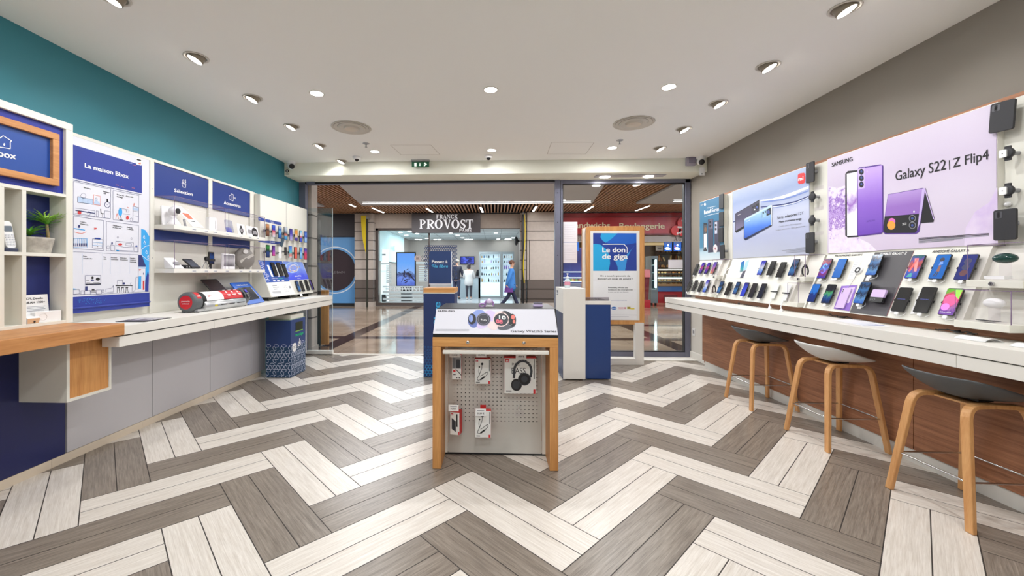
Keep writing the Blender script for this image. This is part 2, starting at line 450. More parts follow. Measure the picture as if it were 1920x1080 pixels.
# ================================================================== the mall
mf = mat('mall_floor', (190, 164, 138), .09); t = NT(mf)
sp = t.n('ShaderNodeSeparateXYZ'); t.l(t.pos(), sp.inputs[0]); x, y = sp.outputs[0], sp.outputs[1]
def cell(a, size, off=0): return t.math('FLOORED_MODULO', t.math('ADD', a, off), size)
jx = t.math('LESS_THAN', cell(x, .62, .05), .006); jy = t.math('LESS_THAN', cell(y, .62, .28), .006)
j = t.math('MAXIMUM', jx, jy)
def between(a, lo, hi): return t.math('MULTIPLY', t.math('GREATER_THAN', a, lo), t.math('LESS_THAN', a, hi))
s1 = between(x, -3.03, -2.73); s2 = between(y, 7.82, 8.12); s3 = between(y, 14.05, 14.2); s4 = between(x, 3.0, 3.3)
s5 = between(y, 9.9, 10.2); s5 = t.math('MULTIPLY', s5, t.math('GREATER_THAN', x, .5))
st = t.math('MAXIMUM', t.math('MAXIMUM', s1, s2), t.math('MAXIMUM', s3, t.math('MAXIMUM', s4, s5)))
nz = t.noise(t.pos(), 1.7, 4)
base = t.ramp(nz, [(.3, lin((146, 126, 108))), (.7, lin((176, 157, 138)))])
c = t.mix(j, base, lin((120, 98, 80))); c = t.mix(st, c, lin((62, 46, 44)))
t.l(c, t.b.inputs['Base Color'])
struct('floor_mall', G().poly([(-14, 6.36, 0), (14, 6.36, 0), (14, 23, 0), (-14, 23, 0)], mf))
slat = wood('slat_wood', (196, 152, 116), (156, 114, 82), 1, .55)
g = G()
for i in range(150):
    X = -8.2+i*.115; g.box(X, X+.045, 6.6, YM-.05, 3.5, 3.56, slat)
struct('ceiling_mall', g)
struct('ceiling_mall_void', G().box(-14, 14, 6.5, 24, 3.78, 3.85, mat('ceiling_void', (40, 34, 30), .9)))
mw = mat('mall_white', (188, 188, 190), .8); led = mat('led_strip', (255, 252, 246), .4, 0, 9)
g = G(); pts = [(-3.35, 6.55), (2.25, 6.55), (3.04, 12.93), (-4.31, 13.03)]
g.prism([(a, b, 3.44) for a, b in pts], (0, 0, .05), mw); struct('ceiling_mall_panel', g)
g = G()
R_ = [uZ(*p, 3.44) for p in ((1193, 382), (1300, 382), (1330, 330), (1273, 344))]
g.prism([tuple(p) for p in R_], (0, 0, .05), mw)
L_ = [uZ(*p, 3.44) for p in ((608, 388), (560, 388), (540, 364), (577, 375))]
g.prism([tuple(p) for p in L_], (0, 0, .05), mw); struct('ceiling_mall_panel', g)
def bar(name, p, q, wd, label, Z=3.43, grp=None):
    A_, B_ = uZ(*p, Z), uZ(*q, Z); A_.z = B_.z = Z; c_ = (A_+B_)/2; dd = (B_-A_); L = dd.length; dd.normalize(); nn = V((-dd.y, dd.x, 0))*wd/2
    tt = thing(name, label, 'light', (c_.x, c_.y, Z), grp)
    G().prism([A_+nn, A_-nn, B_-nn, B_+nn], (0, 0, .012), led).obj('diffuser', tt)
    e = nn.normalized()*.012; f_ = dd*.012; g = G()
    for s in (1, -1):
        g.prism([A_+nn*s, A_+nn*s+e*s, B_+nn*s+e*s, B_+nn*s], (0, 0, .03), silver)
    g.prism([A_+nn+e, A_-nn-e, A_-nn-e-f_, A_+nn+e-f_], (0, 0, .03), silver); g.prism([B_+nn+e, B_-nn-e, B_-nn-e+f_, B_+nn+e+f_], (0, 0, .03), silver)
    g.obj('housing', tt); return tt
bar('cove_light', (680, 381.5), (1036, 380.5), .05, 'long white strip light along the far edge of the mall ceiling panel', 3.40)
bar('cove_light', (1053, 380), (1108, 379.5), .05, 'strip light on the mall ceiling panel seen through the fixed pane', 3.40)
bar('cove_light', (1263, 377.5), (1284, 377.5), .06, 'short strip light at the right edge of the fixed pane', 3.40)
G_ = 'strip lights between the mall ceiling slats'
for p, q, s in (((655, 383), (666, 388), 'nearest the yellow pennant'), ((698, 390), (719, 399), 'above the pale salon fascia'),
                ((800, 391), (811, 398), 'left above the salon sign'), ((901, 389), (905, 398), 'right above the salon sign'),
                ((1006, 387), (1000, 396), 'above the tiled pillar'), ((1112, 387), (1097, 396), 'over the bakery sign, bright'),
                ((1218, 386), (1192, 395.5), 'over the bakery sign, dimmer and farther right')):
    bar('slat_light', p, q, .07, 'narrow light strip in the wooden slats '+s, 3.485, G_)

# --- far side of the aisle: pillars and shop fronts on the plane Y = YM
def at(x, y, Y=YM): return uY(x, y, Y)
def fbox(g, x0, y0, x1, y1, d0, d1, m, Y=YM):
    """box whose front face (at depth Y-d1) spans a rectangle of the elevation"""
    A_, B_ = at(x0, y1, Y), at(x1, y0, Y)
    return g.box(A_.x, B_.x, Y-d1, Y-d0, A_.z, B_.z, m)
stone = speckled('beige_stone', (184, 173, 164), .05, 9, .6); stoned = mat('brown_stone', (104, 94, 88), .5); slotm = mat('stone_joint', (70, 62, 56), .8)
g = G(); fbox(g, 400, 402, 700, 575, -.6, -.3, mw); fbox(g, 995, 396, 1052, 575, -.6, -.3, mw)
fbox(g, 400, 394, 1700, 400, -.3, -.2, mw); fbox(g, 985, 390, 1052, 398, -.3, 0, mw)
struct('wall_mall', g)
def pillar(x0, x1, joints, label, d=.3, split=524):
    A_ = at(x0, 578); B_ = at(x1, 578)
    tt = thing('pillar', label, 'pillar', ((A_.x+B_.x)/2, YM-d/2, 0))
    zt = 3.47; zs = at(x0, split).z
    G().box(A_.x, B_.x, YM-d, YM+.2, zs, zt, stone).obj('stone_cladding', tt)
    G().box(A_.x+.01, B_.x-.01, YM-d+.01, YM+.2, .17, zs, stoned).obj('dark_cladding', tt, label='dark brown lower cladding')
    G().box(A_.x, B_.x, YM-d, YM+.2, 0, .17, stone).obj('plinth', tt)
    g = G()
    for y in joints:
        z = at(x0, y).z; g.box(A_.x-.004, B_.x+.004, YM-d-.004, YM+.1, z-.012, z+.012, slotm)
    g.obj('joint', tt); return tt
pillar(670, 704, (419, 435, 452, 470, 487, 505, 540, 558), 'stone clad pillar behind the yellow pennant, left of the salon window')
pillar(975, 986, (401, 417, 435, 453, 470, 488, 506, 542, 560), 'narrow stone pillar at the right end of the salon front')
tt = thing('pillar', 'wide beige stone pier with brown lower half right of the salon', 'pillar', (at(1020, 500).x, YM, 0))
A_, B_ = at(987, 578), at(1052, 578); zs = at(1000, 524).z
G().box(A_.x, B_.x, YM-.35, YM+.2, zs, 3.47, stone).obj('stone_cladding', tt)
G().box(A_.x+.01, B_.x, YM-.34, YM+.2, .17, zs, stoned).obj('dark_cladding', tt, label='dark brown lower cladding')
G().box(A_.x, B_.x, YM-.35, YM+.2, 0, .17, stone).obj('plinth', tt)
g = G()
for y in (417, 435, 452, 541, 559): z = at(1000, y).z; g.box(A_.x, B_.x, YM-.355, YM, z-.012, z+.012, slotm)
z0, z1 = at(1000, 524).z, at(1000, 452).z; g.box(A_.x+.07, A_.x+.09, YM-.355, YM, z0, z1, slotm); g.obj('joint', tt)

# near pilaster of the mall front, just outside the left screen
tt = thing('pilaster', 'pale block pilaster just outside the glass screen with dark joints', 'pillar', (-2.97, 6.55, 0))
G().box(-3.06, -2.93, 6.40, 6.62, .1, 3.4, stone).obj('stone_cladding', tt); g = G()
for z in (.55, .95, 1.38, 1.83, 2.2): g.box(-3.062, -2.926, 6.395, 6.6, z, z+.02, slotm)
g.obj('joint', tt); G().box(-3.07, -2.915, 6.385, 6.63, 0, .1, stone).obj('plinth', tt)
tt = thing('door_frame', 'dark door post with a wooden panel standing beyond the glass screen', 'door frame', (-3.0, 7.1, 0))
G().box(-3.13, -3.04, 6.9, 7.0, 0, 2.2, dark).obj('post', tt); G().box(-3.06, -2.93, 7.05, 7.1, .02, .98, oakv).obj('wood_panel', tt)
# ================================================================== helpers for prints and phones
class Art:
    """ink on a real printed surface: F = frame of that surface; drawings are given in photo pixels (origin ox, oy, scale k)"""
    def __init__(s, g, F, ox=0, oy=0, k=1.0, w=.0015): s.g, s.F, s.ox, s.oy, s.k, s.w = g, F, ox, oy, k, w
    def at(s, x, y): return s.F.px(s.ox+x/s.k, s.oy+y/s.k)
    def p(s, pts, m, dw=0): s.g.poly([s.F(*s.at(*q), s.w+dw) for q in pts], m)
    def l(s, pts, wd, m, dw=0, close=False):
        pts = list(pts)+([pts[0]] if close else [])
        s.g.line(s.F, [s.at(*q) for q in pts], wd, s.w+dw, m)
    def c(s, x, y, rx, ry, m, dw=0, seg=20, rot=0):
        cr, sr = math.cos(rot), math.sin(rot); pts = []
        for i in range(seg):
            a = 2*math.pi*i/seg; ex, ey = rx*math.cos(a), ry*math.sin(a)
            pts.append((x+ex*cr-ey*sr, y+ex*sr+ey*cr))
        s.p(pts, m, dw)
    def o(s, x, y, rx, ry, wd, m, dw=0, seg=20):
        s.l([(x+rx*math.cos(2*math.pi*i/seg), y+ry*math.sin(2*math.pi*i/seg)) for i in range(seg+1)], wd, m, dw)
    def t(s, txt, a, b, cap, m, bold=0, dw=0, shear=0, sp=1.0):
        u0, v0 = s.at(*a); u1, v1 = s.at(*b); u2, v2 = s.at(a[0], a[1]-cap)
        F2 = Fr(s.F(u0, v0), s.F(u1, v1)-s.F(u0, v0), s.F.y)
        s.g.text(txt, F2, 0, 0, m, h=math.hypot(u2-u0, v2-v0), wid=math.hypot(u1-u0, v1-v0), w=s.w+dw, align='l', bold=bold, shear=shear, sp=sp)
    def ut(s, txt, a, b, cap, m, dw=0):
        """a few lines of tiny unreadable print: thin bars of word length"""
        pass
def FL(X): return Fr((X, 0, 0), (0, 1, 0), (0, 0, 1))      # left wall, seen along -X
def FRr(X): return Fr((X, 0, 0), (0, -1, 0), (0, 0, 1))    # right wall
def FY(Y): return Fr((0, Y, 0), (1, 0, 0), (0, 0, 1))      # facing the camera; w grows towards it
def screen(name, stops, noise=.25, nscale=2.5, axis='z', emit=.75):
    k = 'screen_'+name
    if k in MATS: return MATS[k]
    m = mat(k, (20, 20, 22), .12); t = NT(m); co = t.pos('Generated')
    sp = t.n('ShaderNodeSeparateXYZ'); t.l(co, sp.inputs[0]); f = sp.outputs['xyz'.index(axis)]
    if noise:
        n = t.n('ShaderNodeTexNoise'); n.inputs['Scale'].default_value = nscale; n.inputs['Detail'].default_value = 2; n.inputs['Distortion'].default_value = 1.2
        t.l(co, n.inputs['Vector']); f = t.math('ADD', f, t.math('MULTIPLY', t.math('SUBTRACT', n.outputs['Fac'], .5), noise*2))
    c = t.ramp(f, [(p, lin(q)) for p, q in stops])
    t.l(c, t.b.inputs['Emission Color']); t.b.inputs['Emission Strength'].default_value = emit
    t.b.inputs['Base Color'].default_value = (.01, .01, .01, 1); return m
off = mat('screen_off', (30, 31, 34), .16)
SC = dict(
 bluered=[(0, (240, 240, 250)), (.25, (245, 190, 200)), (.45, (235, 90, 90)), (.6, (40, 60, 190)), (1, (60, 120, 240))],
 aqua=[(0, (30, 60, 140)), (.3, (40, 130, 220)), (.5, (120, 200, 240)), (.7, (30, 90, 190)), (1, (220, 235, 245))],
 sunset=[(0, (40, 120, 200)), (.22, (60, 180, 230)), (.34, (240, 110, 50)), (.5, (60, 90, 110)), (.7, (170, 190, 210)), (1, (225, 225, 235))],
 violet=[(0, (200, 190, 220)), (.3, (160, 150, 230)), (.55, (70, 60, 200)), (.8, (50, 50, 170)), (1, (60, 40, 120))],
 orange=[(0, (60, 30, 140)), (.2, (70, 40, 170)), (.32, (250, 230, 200)), (.6, (250, 160, 50)), (.85, (240, 150, 60)), (1, (120, 190, 120))],
 redblue=[(0, (30, 60, 200)), (.3, (50, 90, 220)), (.4, (220, 60, 70)), (.55, (235, 235, 245)), (.8, (180, 220, 250)), (1, (90, 190, 230))],
 bluewave=[(0, (120, 170, 240)), (.3, (170, 210, 250)), (.5, (40, 70, 200)), (.75, (90, 150, 240)), (1, (30, 40, 170))],
 amber=[(0, (90, 60, 50)), (.3, (150, 100, 70)), (.5, (60, 50, 50)), (.8, (220, 150, 100)), (1, (230, 170, 120))],
 green=[(0, (30, 50, 90)), (.35, (40, 70, 140)), (.55, (20, 60, 30)), (.8, (60, 160, 70)), (1, (30, 90, 40))],
 purplepink=[(0, (230, 60, 140)), (.3, (190, 70, 190)), (.6, (110, 50, 170)), (1, (70, 30, 110))],
 tealred=[(0, (240, 240, 250)), (.2, (240, 120, 110)), (.45, (60, 200, 210)), (.7, (70, 150, 230)), (1, (50, 110, 220))],
 coral=[(0, (240, 90, 70)), (1, (236, 96, 66))],
 sky=[(0, (70, 150, 230)), (.4, (150, 210, 250)), (.7, (50, 120, 220)), (1, (90, 180, 240))],
 crimson=[(0, (225, 40, 80)), (.5, (220, 40, 100)), (.8, (80, 50, 180)), (1, (70, 40, 160))],
 neon=[(0, (40, 20, 110)), (.3, (90, 40, 190)), (.5, (200, 60, 120)), (.75, (70, 50, 210)), (1, (50, 30, 130))],
 pinksky=[(0, (240, 150, 90)), (.3, (230, 120, 160)), (.6, (150, 100, 220)), (1, (70, 60, 180))],
 icy=[(0, (30, 60, 220)), (.3, (120, 170, 250)), (.5, (240, 240, 255)), (.8, (70, 80, 220)), (1, (60, 50, 200))],
 deep=[(0, (30, 60, 120)), (.35, (60, 130, 200)), (.55, (20, 40, 70)), (.8, (40, 90, 150)), (1, (14, 20, 40))],
 royal=[(0, (20, 60, 220)), (.5, (30, 80, 240)), (1, (10, 30, 120))],
 s_red=[(0, (40, 60, 200)), (.3, (160, 40, 110)), (.45, (60, 130, 240)), (.62, (40, 50, 160)), (.8, (190, 40, 70)), (1, (40, 40, 120))],
 plain=[(0, (20, 120, 225)), (1, (30, 130, 235))],
 twoblue=[(0, (20, 50, 130)), (.4, (24, 60, 150)), (.5, (40, 130, 235)), (1, (40, 130, 235))],
 aurora=[(0, (20, 40, 80)), (.3, (30, 80, 160)), (.5, (90, 190, 120)), (.65, (40, 40, 60)), (1, (30, 34, 40))],
 fold=[(0, (40, 110, 220)), (.25, (110, 170, 230)), (.4, (20, 40, 80)), (.6, (60, 130, 200)), (.8, (16, 30, 60)), (1, (40, 110, 180))],
 prism=[(0, (60, 70, 210)), (.3, (90, 120, 220)), (.45, (200, 70, 80)), (.65, (220, 110, 110)), (.8, (110, 90, 190)), (1, (40, 130, 120))],
 cobalt=[(0, (30, 120, 220)), (1, (36, 130, 230))],
 indigo=[(0, (44, 56, 140)), (1, (48, 60, 150))],
 petals=[(0, (130, 70, 190)), (.12, (120, 60, 180)), (.3, (200, 130, 210)), (.45, (240, 70, 120)), (.75, (245, 80, 130)), (.85, (120, 210, 60)), (1, (130, 220, 70))],
)
def S_(n): return screen(n, SC[n])
whitepl = mat('white_plastic', (236, 236, 236), .4)
greypl = mat('grey_plastic', (150, 150, 152), .45)
def phone(F, u, v, W, H, scr, label, group, gap=.014, th=.009, body=None, cable=True, tilt=0, arms=True, name='smartphone', prints=None):
    """smartphone clipped in front of surface F with its lower edge centred on (u, v)"""
    F2 = Fr(F(u, v, gap), F.x*math.cos(tilt)+F.y*math.sin(tilt), F.y*math.cos(tilt)-F.x*math.sin(tilt)) if tilt else Fr(F(u, v, gap), F.x, F.y)
    o = F(u, v, 0); t_ = thing(name, label, 'phone', o, group)
    b = body or black
    G().rrect(F2, -W/2, W/2, 0, H, W*.11, 0, th, b).obj('body', t_, bevel=.0012)
    bz = W*.035
    g = G().rrect(F2, -W/2+bz, W/2-bz, bz*1.3, H-bz*1.3, W*.08, th, th+.0006, scr); g.obj('screen', t_)
    if prints: g = G(); prints(g, F2, W, H, th+.0012); g.obj('screen_image', t_)
    g = G(); Fp = F
    g.cyl(F(u, v+H*.46, 0), F(u, v+H*.46, gap-.001), W*.22, greypl, seg=12)
    if arms:
        g.box_f(F2, -W/2-.003, W/2+.003, H*.43, H*.49, -.005, -.0008, dark)
        for sx in (-1, 1):
            g.box_f(F2, sx*(W/2+.0015)-.0015, sx*(W/2+.0015)+.0015, H*.42, H*.5, -.004, th+.002, dark)
    g.obj('holder', t_)
    if cable:
        g = G(); g.rrect(F2, -W*.13, W*.13, -H*.11, 0, .002, .001, th-.001, whitepl); g.obj('plug', t_)
        g = G(); g.tube([F2(0, -H*.11, th/2), F2(W*.1, -H*.17, th/2), F2(W*.4, -H*.12, 0), F2(W*.5, -H*.02, -gap*.4), F2(W*.35, H*.1, -gap*.8)], .0016, whitepl, 6); g.obj('cable', t_)
    return t_
def _box_f(s, F, u0, u1, v0, v1, w0, w1, m):
    return s.add([F(a, b, c) for c in (w0, w1) for b in (v0, v1) for a in (u0, u1)],
                 [(0, 2, 3, 1), (4, 5, 7, 6), (0, 1, 5, 4), (2, 6, 7, 3), (0, 4, 6, 2), (1, 3, 7, 5)], m)
G.box_f = _box_f
def pxphone(F, x, ytop, ybot, ratio, scr, label, group, **k):
    """phone whose centre line is seen at x between ytop and ybot on surface F"""
    u, v0 = F.px(x, ybot); _, v1 = F.px(x, ytop); H = v1-v0
    return phone(F, u, v0, H*ratio, H, scr, label, group, **k)
def acase(x0, x1, y0, y1, z0, z1, label, grp=None, name='display_case'):
    """clear acrylic box cover with tinted edges"""
    t_ = thing(name, label, 'display case', ((x0+x1)/2, (y0+y1)/2, z0), grp); k = .003
    g = G()
    g.poly([(x1, y0, z0), (x1, y1, z0), (x1, y1, z1), (x1, y0, z1)], acry); g.poly([(x0, y0, z1), (x1, y0, z1), (x1, y1, z1), (x0, y1, z1)], acry)
    for y in (y0, y1): g.poly([(x0, y, z0), (x1, y, z0), (x1, y, z1), (x0, y, z1)], acry)
    g.obj('cover', t_); g = G(); e = .0022
    for (a, b) in (((x1, y0), (x1, y1)), ((x0, y0), (x1, y0)), ((x0, y1), (x1, y1))): g.tube([(a[0], a[1], z1), (b[0], b[1], z1)], e, acryedge, 5)
    for a in ((x1, y0), (x1, y1)): g.tube([(a[0], a[1], z0), (a[0], a[1], z1)], e, acryedge, 5)
    g.obj('edge', t_, label='dark tinted edges'); return t_

# ================================================================== left side
lam = mat('panel_white', (224, 222, 212), .5); doorg = mat('grey_door', (200, 198, 202), .4)
plin = mat('beige_plinth', (222, 208, 188), .5); deep = mat('deep_blue', (22, 38, 112), .45)
bayb = mat('bay_blue', (28, 44, 146), .5); panelb = mat('panel_blue', (26, 70, 150), .4)
# --- tall shelf unit
t0 = thing('shelf_unit', 'tall white open shelf unit with a blue sign bay on the oak worktop', 'shelf', (-2.96, 1.9, .958))
X0, X1, Y0, Y1, Z0, Z1 = -3.068, -2.86, 1.25, 2.653, .957, 2.298
g = G(); g.box(X0, X1, Y0, Y1, 2.252, Z1, lam); g.box(X0, X1, 2.608, Y1, Z0, 2.252, lam); g.box(X0, X1, Y0, 2.608, Z0, .978, lam); g.box(X0, X1, Y0, Y0+.04, Z0, 2.252, lam)
g.obj('carcass', t0, bevel=.002)
G().box(X0, X1-.001, Y0, 2.608, 1.796, 1.816, lam).obj('shelf', t0); G().box(X0, X1-.001, Y0, 2.608, 1.398, 1.419, lam).obj('shelf', t0)
for a in (2.356, 2.244, 1.98, 1.72): G().box(X0, X1-.002, a, a+.022, .978, 1.796, lam).obj('divider', t0)
g = G(); g.box(X0, -2.976, 2.378, 2.608, .978, 1.796, deep); g.box(X0, -2.976, Y0, 2.244, .978, 1.796, lam); g.box(X0, -2.976, 2.266, 2.356, .978, 1.796, lam); g.obj('back_panel', t0, label='dark blue back')
g = G(); g.box(X0, -2.882, Y0+.04, 2.608, 1.816, 2.252, bayb); g.obj('sign_bay', t0, label='bright blue back of the sign bay')
F = FL(-2.85); g = G()
for (a, b, c, d) in ((1.45, 2.559, 2.158, 2.2), (1.45, 2.559, 1.86, 1.9), (2.519, 2.559, 1.9, 2.158), (1.45, 1.49, 1.9, 2.158)): g.box(-2.882, -2.85, a, b, c, d, oak)
g.obj('oak_frame', t0, bevel=.002, label='oak picture frame')
pg = gradmat('sign_gradient', [(0, (34, 96, 188)), (1, (26, 62, 150))], 'z', .9, 1.25, 0)
g = G(); g.box(-2.882, -2.872, 1.49, 2.519, 1.9, 2.158, panelb); so = g.obj('sign_panel', t0, label='mid blue sign panel')
F = FL(-2.8715); A = Art(g := G(), F, 0, 180, 3.6)
A.l([(-25, 300), (20, 268), (77, 303), (68, 310), (68, 356), (-30, 340)], .004, inkw); A.c(27, 327, 6, 9, inkw)
A.t('Bbox', (-58, 397), (105, 428), 46, inkw, bold=.028)
g.obj('lettering', so)

# --- things in the cubbies
potm = speckled('concrete_pot', (176, 170, 160), .22, 30, .9)
c = V((-2.917, 2.49, 1.419)); t0 = thing('potted_plant', 'small green plant in a grey concrete pot inside the white cubby', 'plant', c)
g = G()
def oval(g, z, ry, rx): return [c+V((rx*math.cos(2*math.pi*i/28), ry*math.sin(2*math.pi*i/28), z)) for i in range(28)]
rings = [oval(g, 0, .068, .038), oval(g, .05, .079, .044), oval(g, .088, .086, .05), oval(g, .1, .088, .051), oval(g, .1, .08, .045), oval(g, .086, .079, .044)]
vs = [p for r_ in rings for p in r_]; n = 28
g.add(vs, [(i*n+k, i*n+(k+1) % n, (i+1)*n+(k+1) % n, (i+1)*n+k) for i in range(5) for k in range(n)], potm, True); g.poly(list(reversed(rings[0])), potm); g.obj('pot', t0)
G().poly(rings[5], mat('soil', (60, 48, 38), .95)).obj('soil', t0)
leafm = gradmat('plant_leaf', [(0, (60, 120, 30)), (.5, (96, 170, 50)), (.8, (170, 210, 90)), (1, (190, 120, 70))], 'z', .08, .32, .3, .5, 60)
def rosette(g, o, n, L, seed):
    R = random.Random(seed)
    for i in range(n):
        a = 2*math.pi*i/n+R.uniform(-.2, .2); el = R.uniform(.5, 1.45); l = L*R.uniform(.75, 1.1); wd = .0085
        d = V((math.cos(a)*.55, math.sin(a), 0)).normalized(); s = V((-d.y, d.x, 0)); vs = []; m_ = 6
        for k in range(m_+1):
            q_ = k/m_; p = V(o)+d*(l*q_*math.cos(el-q_*.5))+V((0, 0, l*q_*math.sin(el)-.055*q_*q_)); ww = wd*(1-q_)**.7+.0003
            vs += [p+s*ww, p+V((0, 0, -ww*.5)), p-s*ww]
            for q2 in vs[-3:]: q2.y = min(max(q2.y, 2.385), 2.602); q2.x = max(q2.x, -2.968)
        fs = []
        for k in range(m_):
            fs += [(3*k, 3*k+1, 3*k+4, 3*k+3), (3*k+1, 3*k+2, 3*k+5, 3*k+4)]
        g.add(vs, fs, leafm, True)
g = G(); rosette(g, c+V((.0, .05, .19)), 40, .145, 3); g.obj('foliage', t0)
g = G(); rosette(g, c+V((.0, -.05, .11)), 30, .125, 5); g.obj('foliage', t0)
g = G(); g.tube([c+V((0, .06, .085)), c+V((0, .055, .14)), c+V((0, .05, .195))], [.009, .008, .007], mat('stem', (150, 130, 90), .8), 8); g.obj('stem', t0)
# cordless handset
c = V((-2.90, 2.312, 1.419)); t0 = thing('cordless_phone', 'white cordless telephone leaning in its dark cradle in the leftmost cubby', 'telephone', c)
F = Fr(c+V((.0, .008, .018)), (0, .98, .1), (-.1, -.10, .98)); g = G(); g.rrect(F, -.026, .026, 0, .165, .02, 0, .02, whitepl); g.obj('handset', t0, bevel=.004)
g = G()
for i in range(5):
    for k in range(3): g.rrect(F, -.022+k*.016, -.01+k*.016, .02+i*.014, .029+i*.014, .003, .02, .0225, mat('key_grey', (206, 208, 214), .5))
g.obj('keypad', t0); g = G(); g.rrect(F, -.02, .02, .10, .135, .004, .02, .0215, mat('lcd', (96, 108, 120), .3)); g.obj('display', t0)
g = G(); g.rrect(Fr(c+V((.035, .0, 0)), (0, 1, 0), (-1, 0, 0)), -.035, .036, 0, .085, .02, 0, .022, mat('cradle', (54, 60, 84), .4)); g.obj('cradle', t0, bevel=.004, label='dark grey blue cradle')
# card stand, white block, small router
def lbase(x, y, X): return uX(x, y, X)
c = V((-2.935, 2.50, .978)); t0 = thing('sign_holder', 'clear upright holder with a white text card in the lower cubby', 'sign holder', c)
F = Fr(c+V((0, 0, 0)), (0, 1, 0), (-.1, 0, 1)); g = G(); g.box_f(F, -.075, .075, 0, .185, 0, .004, acry); g.obj('holder', t0)
so = G().box_f(F, -.07, .07, .005, .175, .0045, .0055, paper).obj('card', t0); g = G()
g.text('CPL Devolo', F, -.055, .145, inkk, h=.014, wid=.095, w=.0065, align='l', bold=.005); g.text('dLAN 1200+', F, -.055, .12, inkk, h=.014, wid=.105, w=.0065, align='l', bold=.005)
for i in range(4): g.box_f(F, -.055, .05-.01*(i % 2), .098-i*.009, .101-i*.009, .0056, .0062, inkg)
g.ring(F, .045, .035, .012, .02, .0065, royal); g.obj('lettering', so)
c = V((-2.90, 2.53, .978)); t0 = thing('white_block', 'low white block with a round hollow in front of the text card', 'adapter', c)
F = Fr(c+V((.0, 0, 0)), (0, 1, 0), (0, 0, 1)); g = G(); g.rrect(F, -.09, .065, 0, .068, .004, -.01, .022, whitepl); o_ = g.obj('body', t0, bevel=.002)
g = G(); g.lathe([(.0, -.012), (.018, -.008), (.022, .001)], F(-.045, .034, .0225), mat('hollow', (196, 188, 184), .6), axis=(1, 0, 0)); g.obj('hollow', t0)
c = V((-2.89, 2.41, .978)); t0 = thing('router_box', 'small white wedge shaped socket unit with a beige front at the cubby divider', 'router', c)
g = G(); P_ = [V((-.05, -.03, 0)), V((.028, -.026, 0)), V((.028, .035, 0)), V((-.05, .03, 0))]; Q_ = [V((-.06, -.03, .062)), V((.03, -.028, .036)), V((.03, .05, .036)), V((-.06, .04, .062))]
for a in (P_, Q_):
    for p in a: p += c
g.add(P_+Q_, [(3, 2, 1, 0), (4, 5, 6, 7), (0, 1, 5, 4), (1, 2, 6, 5), (2, 3, 7, 6), (3, 0, 4, 7)], whitepl); g.obj('body', t0, bevel=.003)
g = G(); g.poly([P_[1]+V((.0012, 0, .002)), P_[2]+V((.0012, 0, .002)), Q_[2]+V((.0012, -.008, -.004)), Q_[1]+V((.0012, 0, -.004))], mat('beige_face', (214, 176, 138), .5)); g.disc(Fr(c+V((.031, .01, .012)), (0, 1, 0), (0, 0, 1)), 0, 0, .006, .001, dark); g.obj('front', t0, label='beige front with a dark port')

# --- oak worktop, blue and grey cabinets, niche box, white counter
g = G(); g.box(-3.068, -2.47, .6, 2.625, .879, .957, oak); tag(g.obj('oak_worktop', None, bevel=.003, loc=(-2.77, 1.6, .879)), 'oak worktop slab under the tall white shelf unit', 'worktop')
t0 = thing('counter', 'long white two layer counter along the left wall with grey trim joints', 'counter', (-2.77, 4.4, .78))
g = G(); g.box(-3.068, -2.48, 2.626, 6.13, .876, ZT, white); g.obj('top_slab', t0, bevel=.002)
g = G()
ys = [2.60, 3.52, 4.44, 5.36, 6.12]
for a, b in zip(ys[:-1], ys[1:]): g.box(-2.605, -2.485, a+.001, b-.001, .80, .868, white)
g.obj('apron', t0, bevel=.001); G().box(-3.06, -2.495, 2.67, 6.11, .868, .876, dark).obj('shadow_joint', t0)
G().box(-3.06, -2.9, 6.15, 6.172, .06, .80, mat('end_white', (226, 224, 230), .5)).obj('end_panel', t0); G().box(-3.06, -2.93, 2.69, 6.15, .80, .866, lam).obj('back_rail', t0)
t0 = thing('cabinet', 'dark blue base cabinet under the oak worktop', 'cabinet', (-3.0, 1.7, 0))
G().box(-3.068, -2.94, .7, 2.662, .06, .866, lam).obj('body', t0); G().box(-2.94, -2.925, .7, 2.662, .062, .866, mat('cabinet_navy', (24, 32, 88), .35)).obj('door', t0, bevel=.001, label='glossy navy door'); G().box(-3.06, -2.93, .7, 2.58, 0, .058, plin).obj('plinth', t0)
for k, (a, b, lab) in enumerate(((2.672, 3.37, 'nearest the camera, beside the oak niche'), (3.37, 4.076, 'second from the blue cabinet'), (4.076, 4.782, 'third from the blue cabinet'), (4.782, 5.09, 'narrow one behind the blue bin'))):
    t0 = thing('cabinet', 'grey base cabinet under the left counter, '+lab, 'cabinet', (-3.0, (a+b)/2, 0), 'grey base cabinets')
    G().box(-3.068, -2.94, a, b, .06, .799, lam).obj('body', t0); G().box(-2.94, -2.925, a+.003, b-.003, .062, .798, doorg).obj('door', t0, bevel=.001); G().box(-3.06, -2.93, a-.09, b-.091, 0, .058, plin).obj('plinth', t0)
t0 = thing('niche_box', 'white box with an oak front panel hanging under the end of the oak worktop', 'cabinet', (-2.77, 2.53, .5))
g = G(); a = (2.389, 2.68, .498, .877); g.box(-2.924, -2.616, a[0], a[0]+.018, a[2], a[3], lam); g.box(-2.924, -2.616, a[1]-.016, a[1], a[2], a[3], lam); g.box(-2.924, -2.616, a[0]+.018, a[1]-.016, a[2], a[2]+.018, lam); g.obj('shell', t0, bevel=.001)
G().box(-2.9, -2.623, a[0]+.018, a[1]-.016, a[2]+.018, .862, oakv).obj('oak_panel', t0)

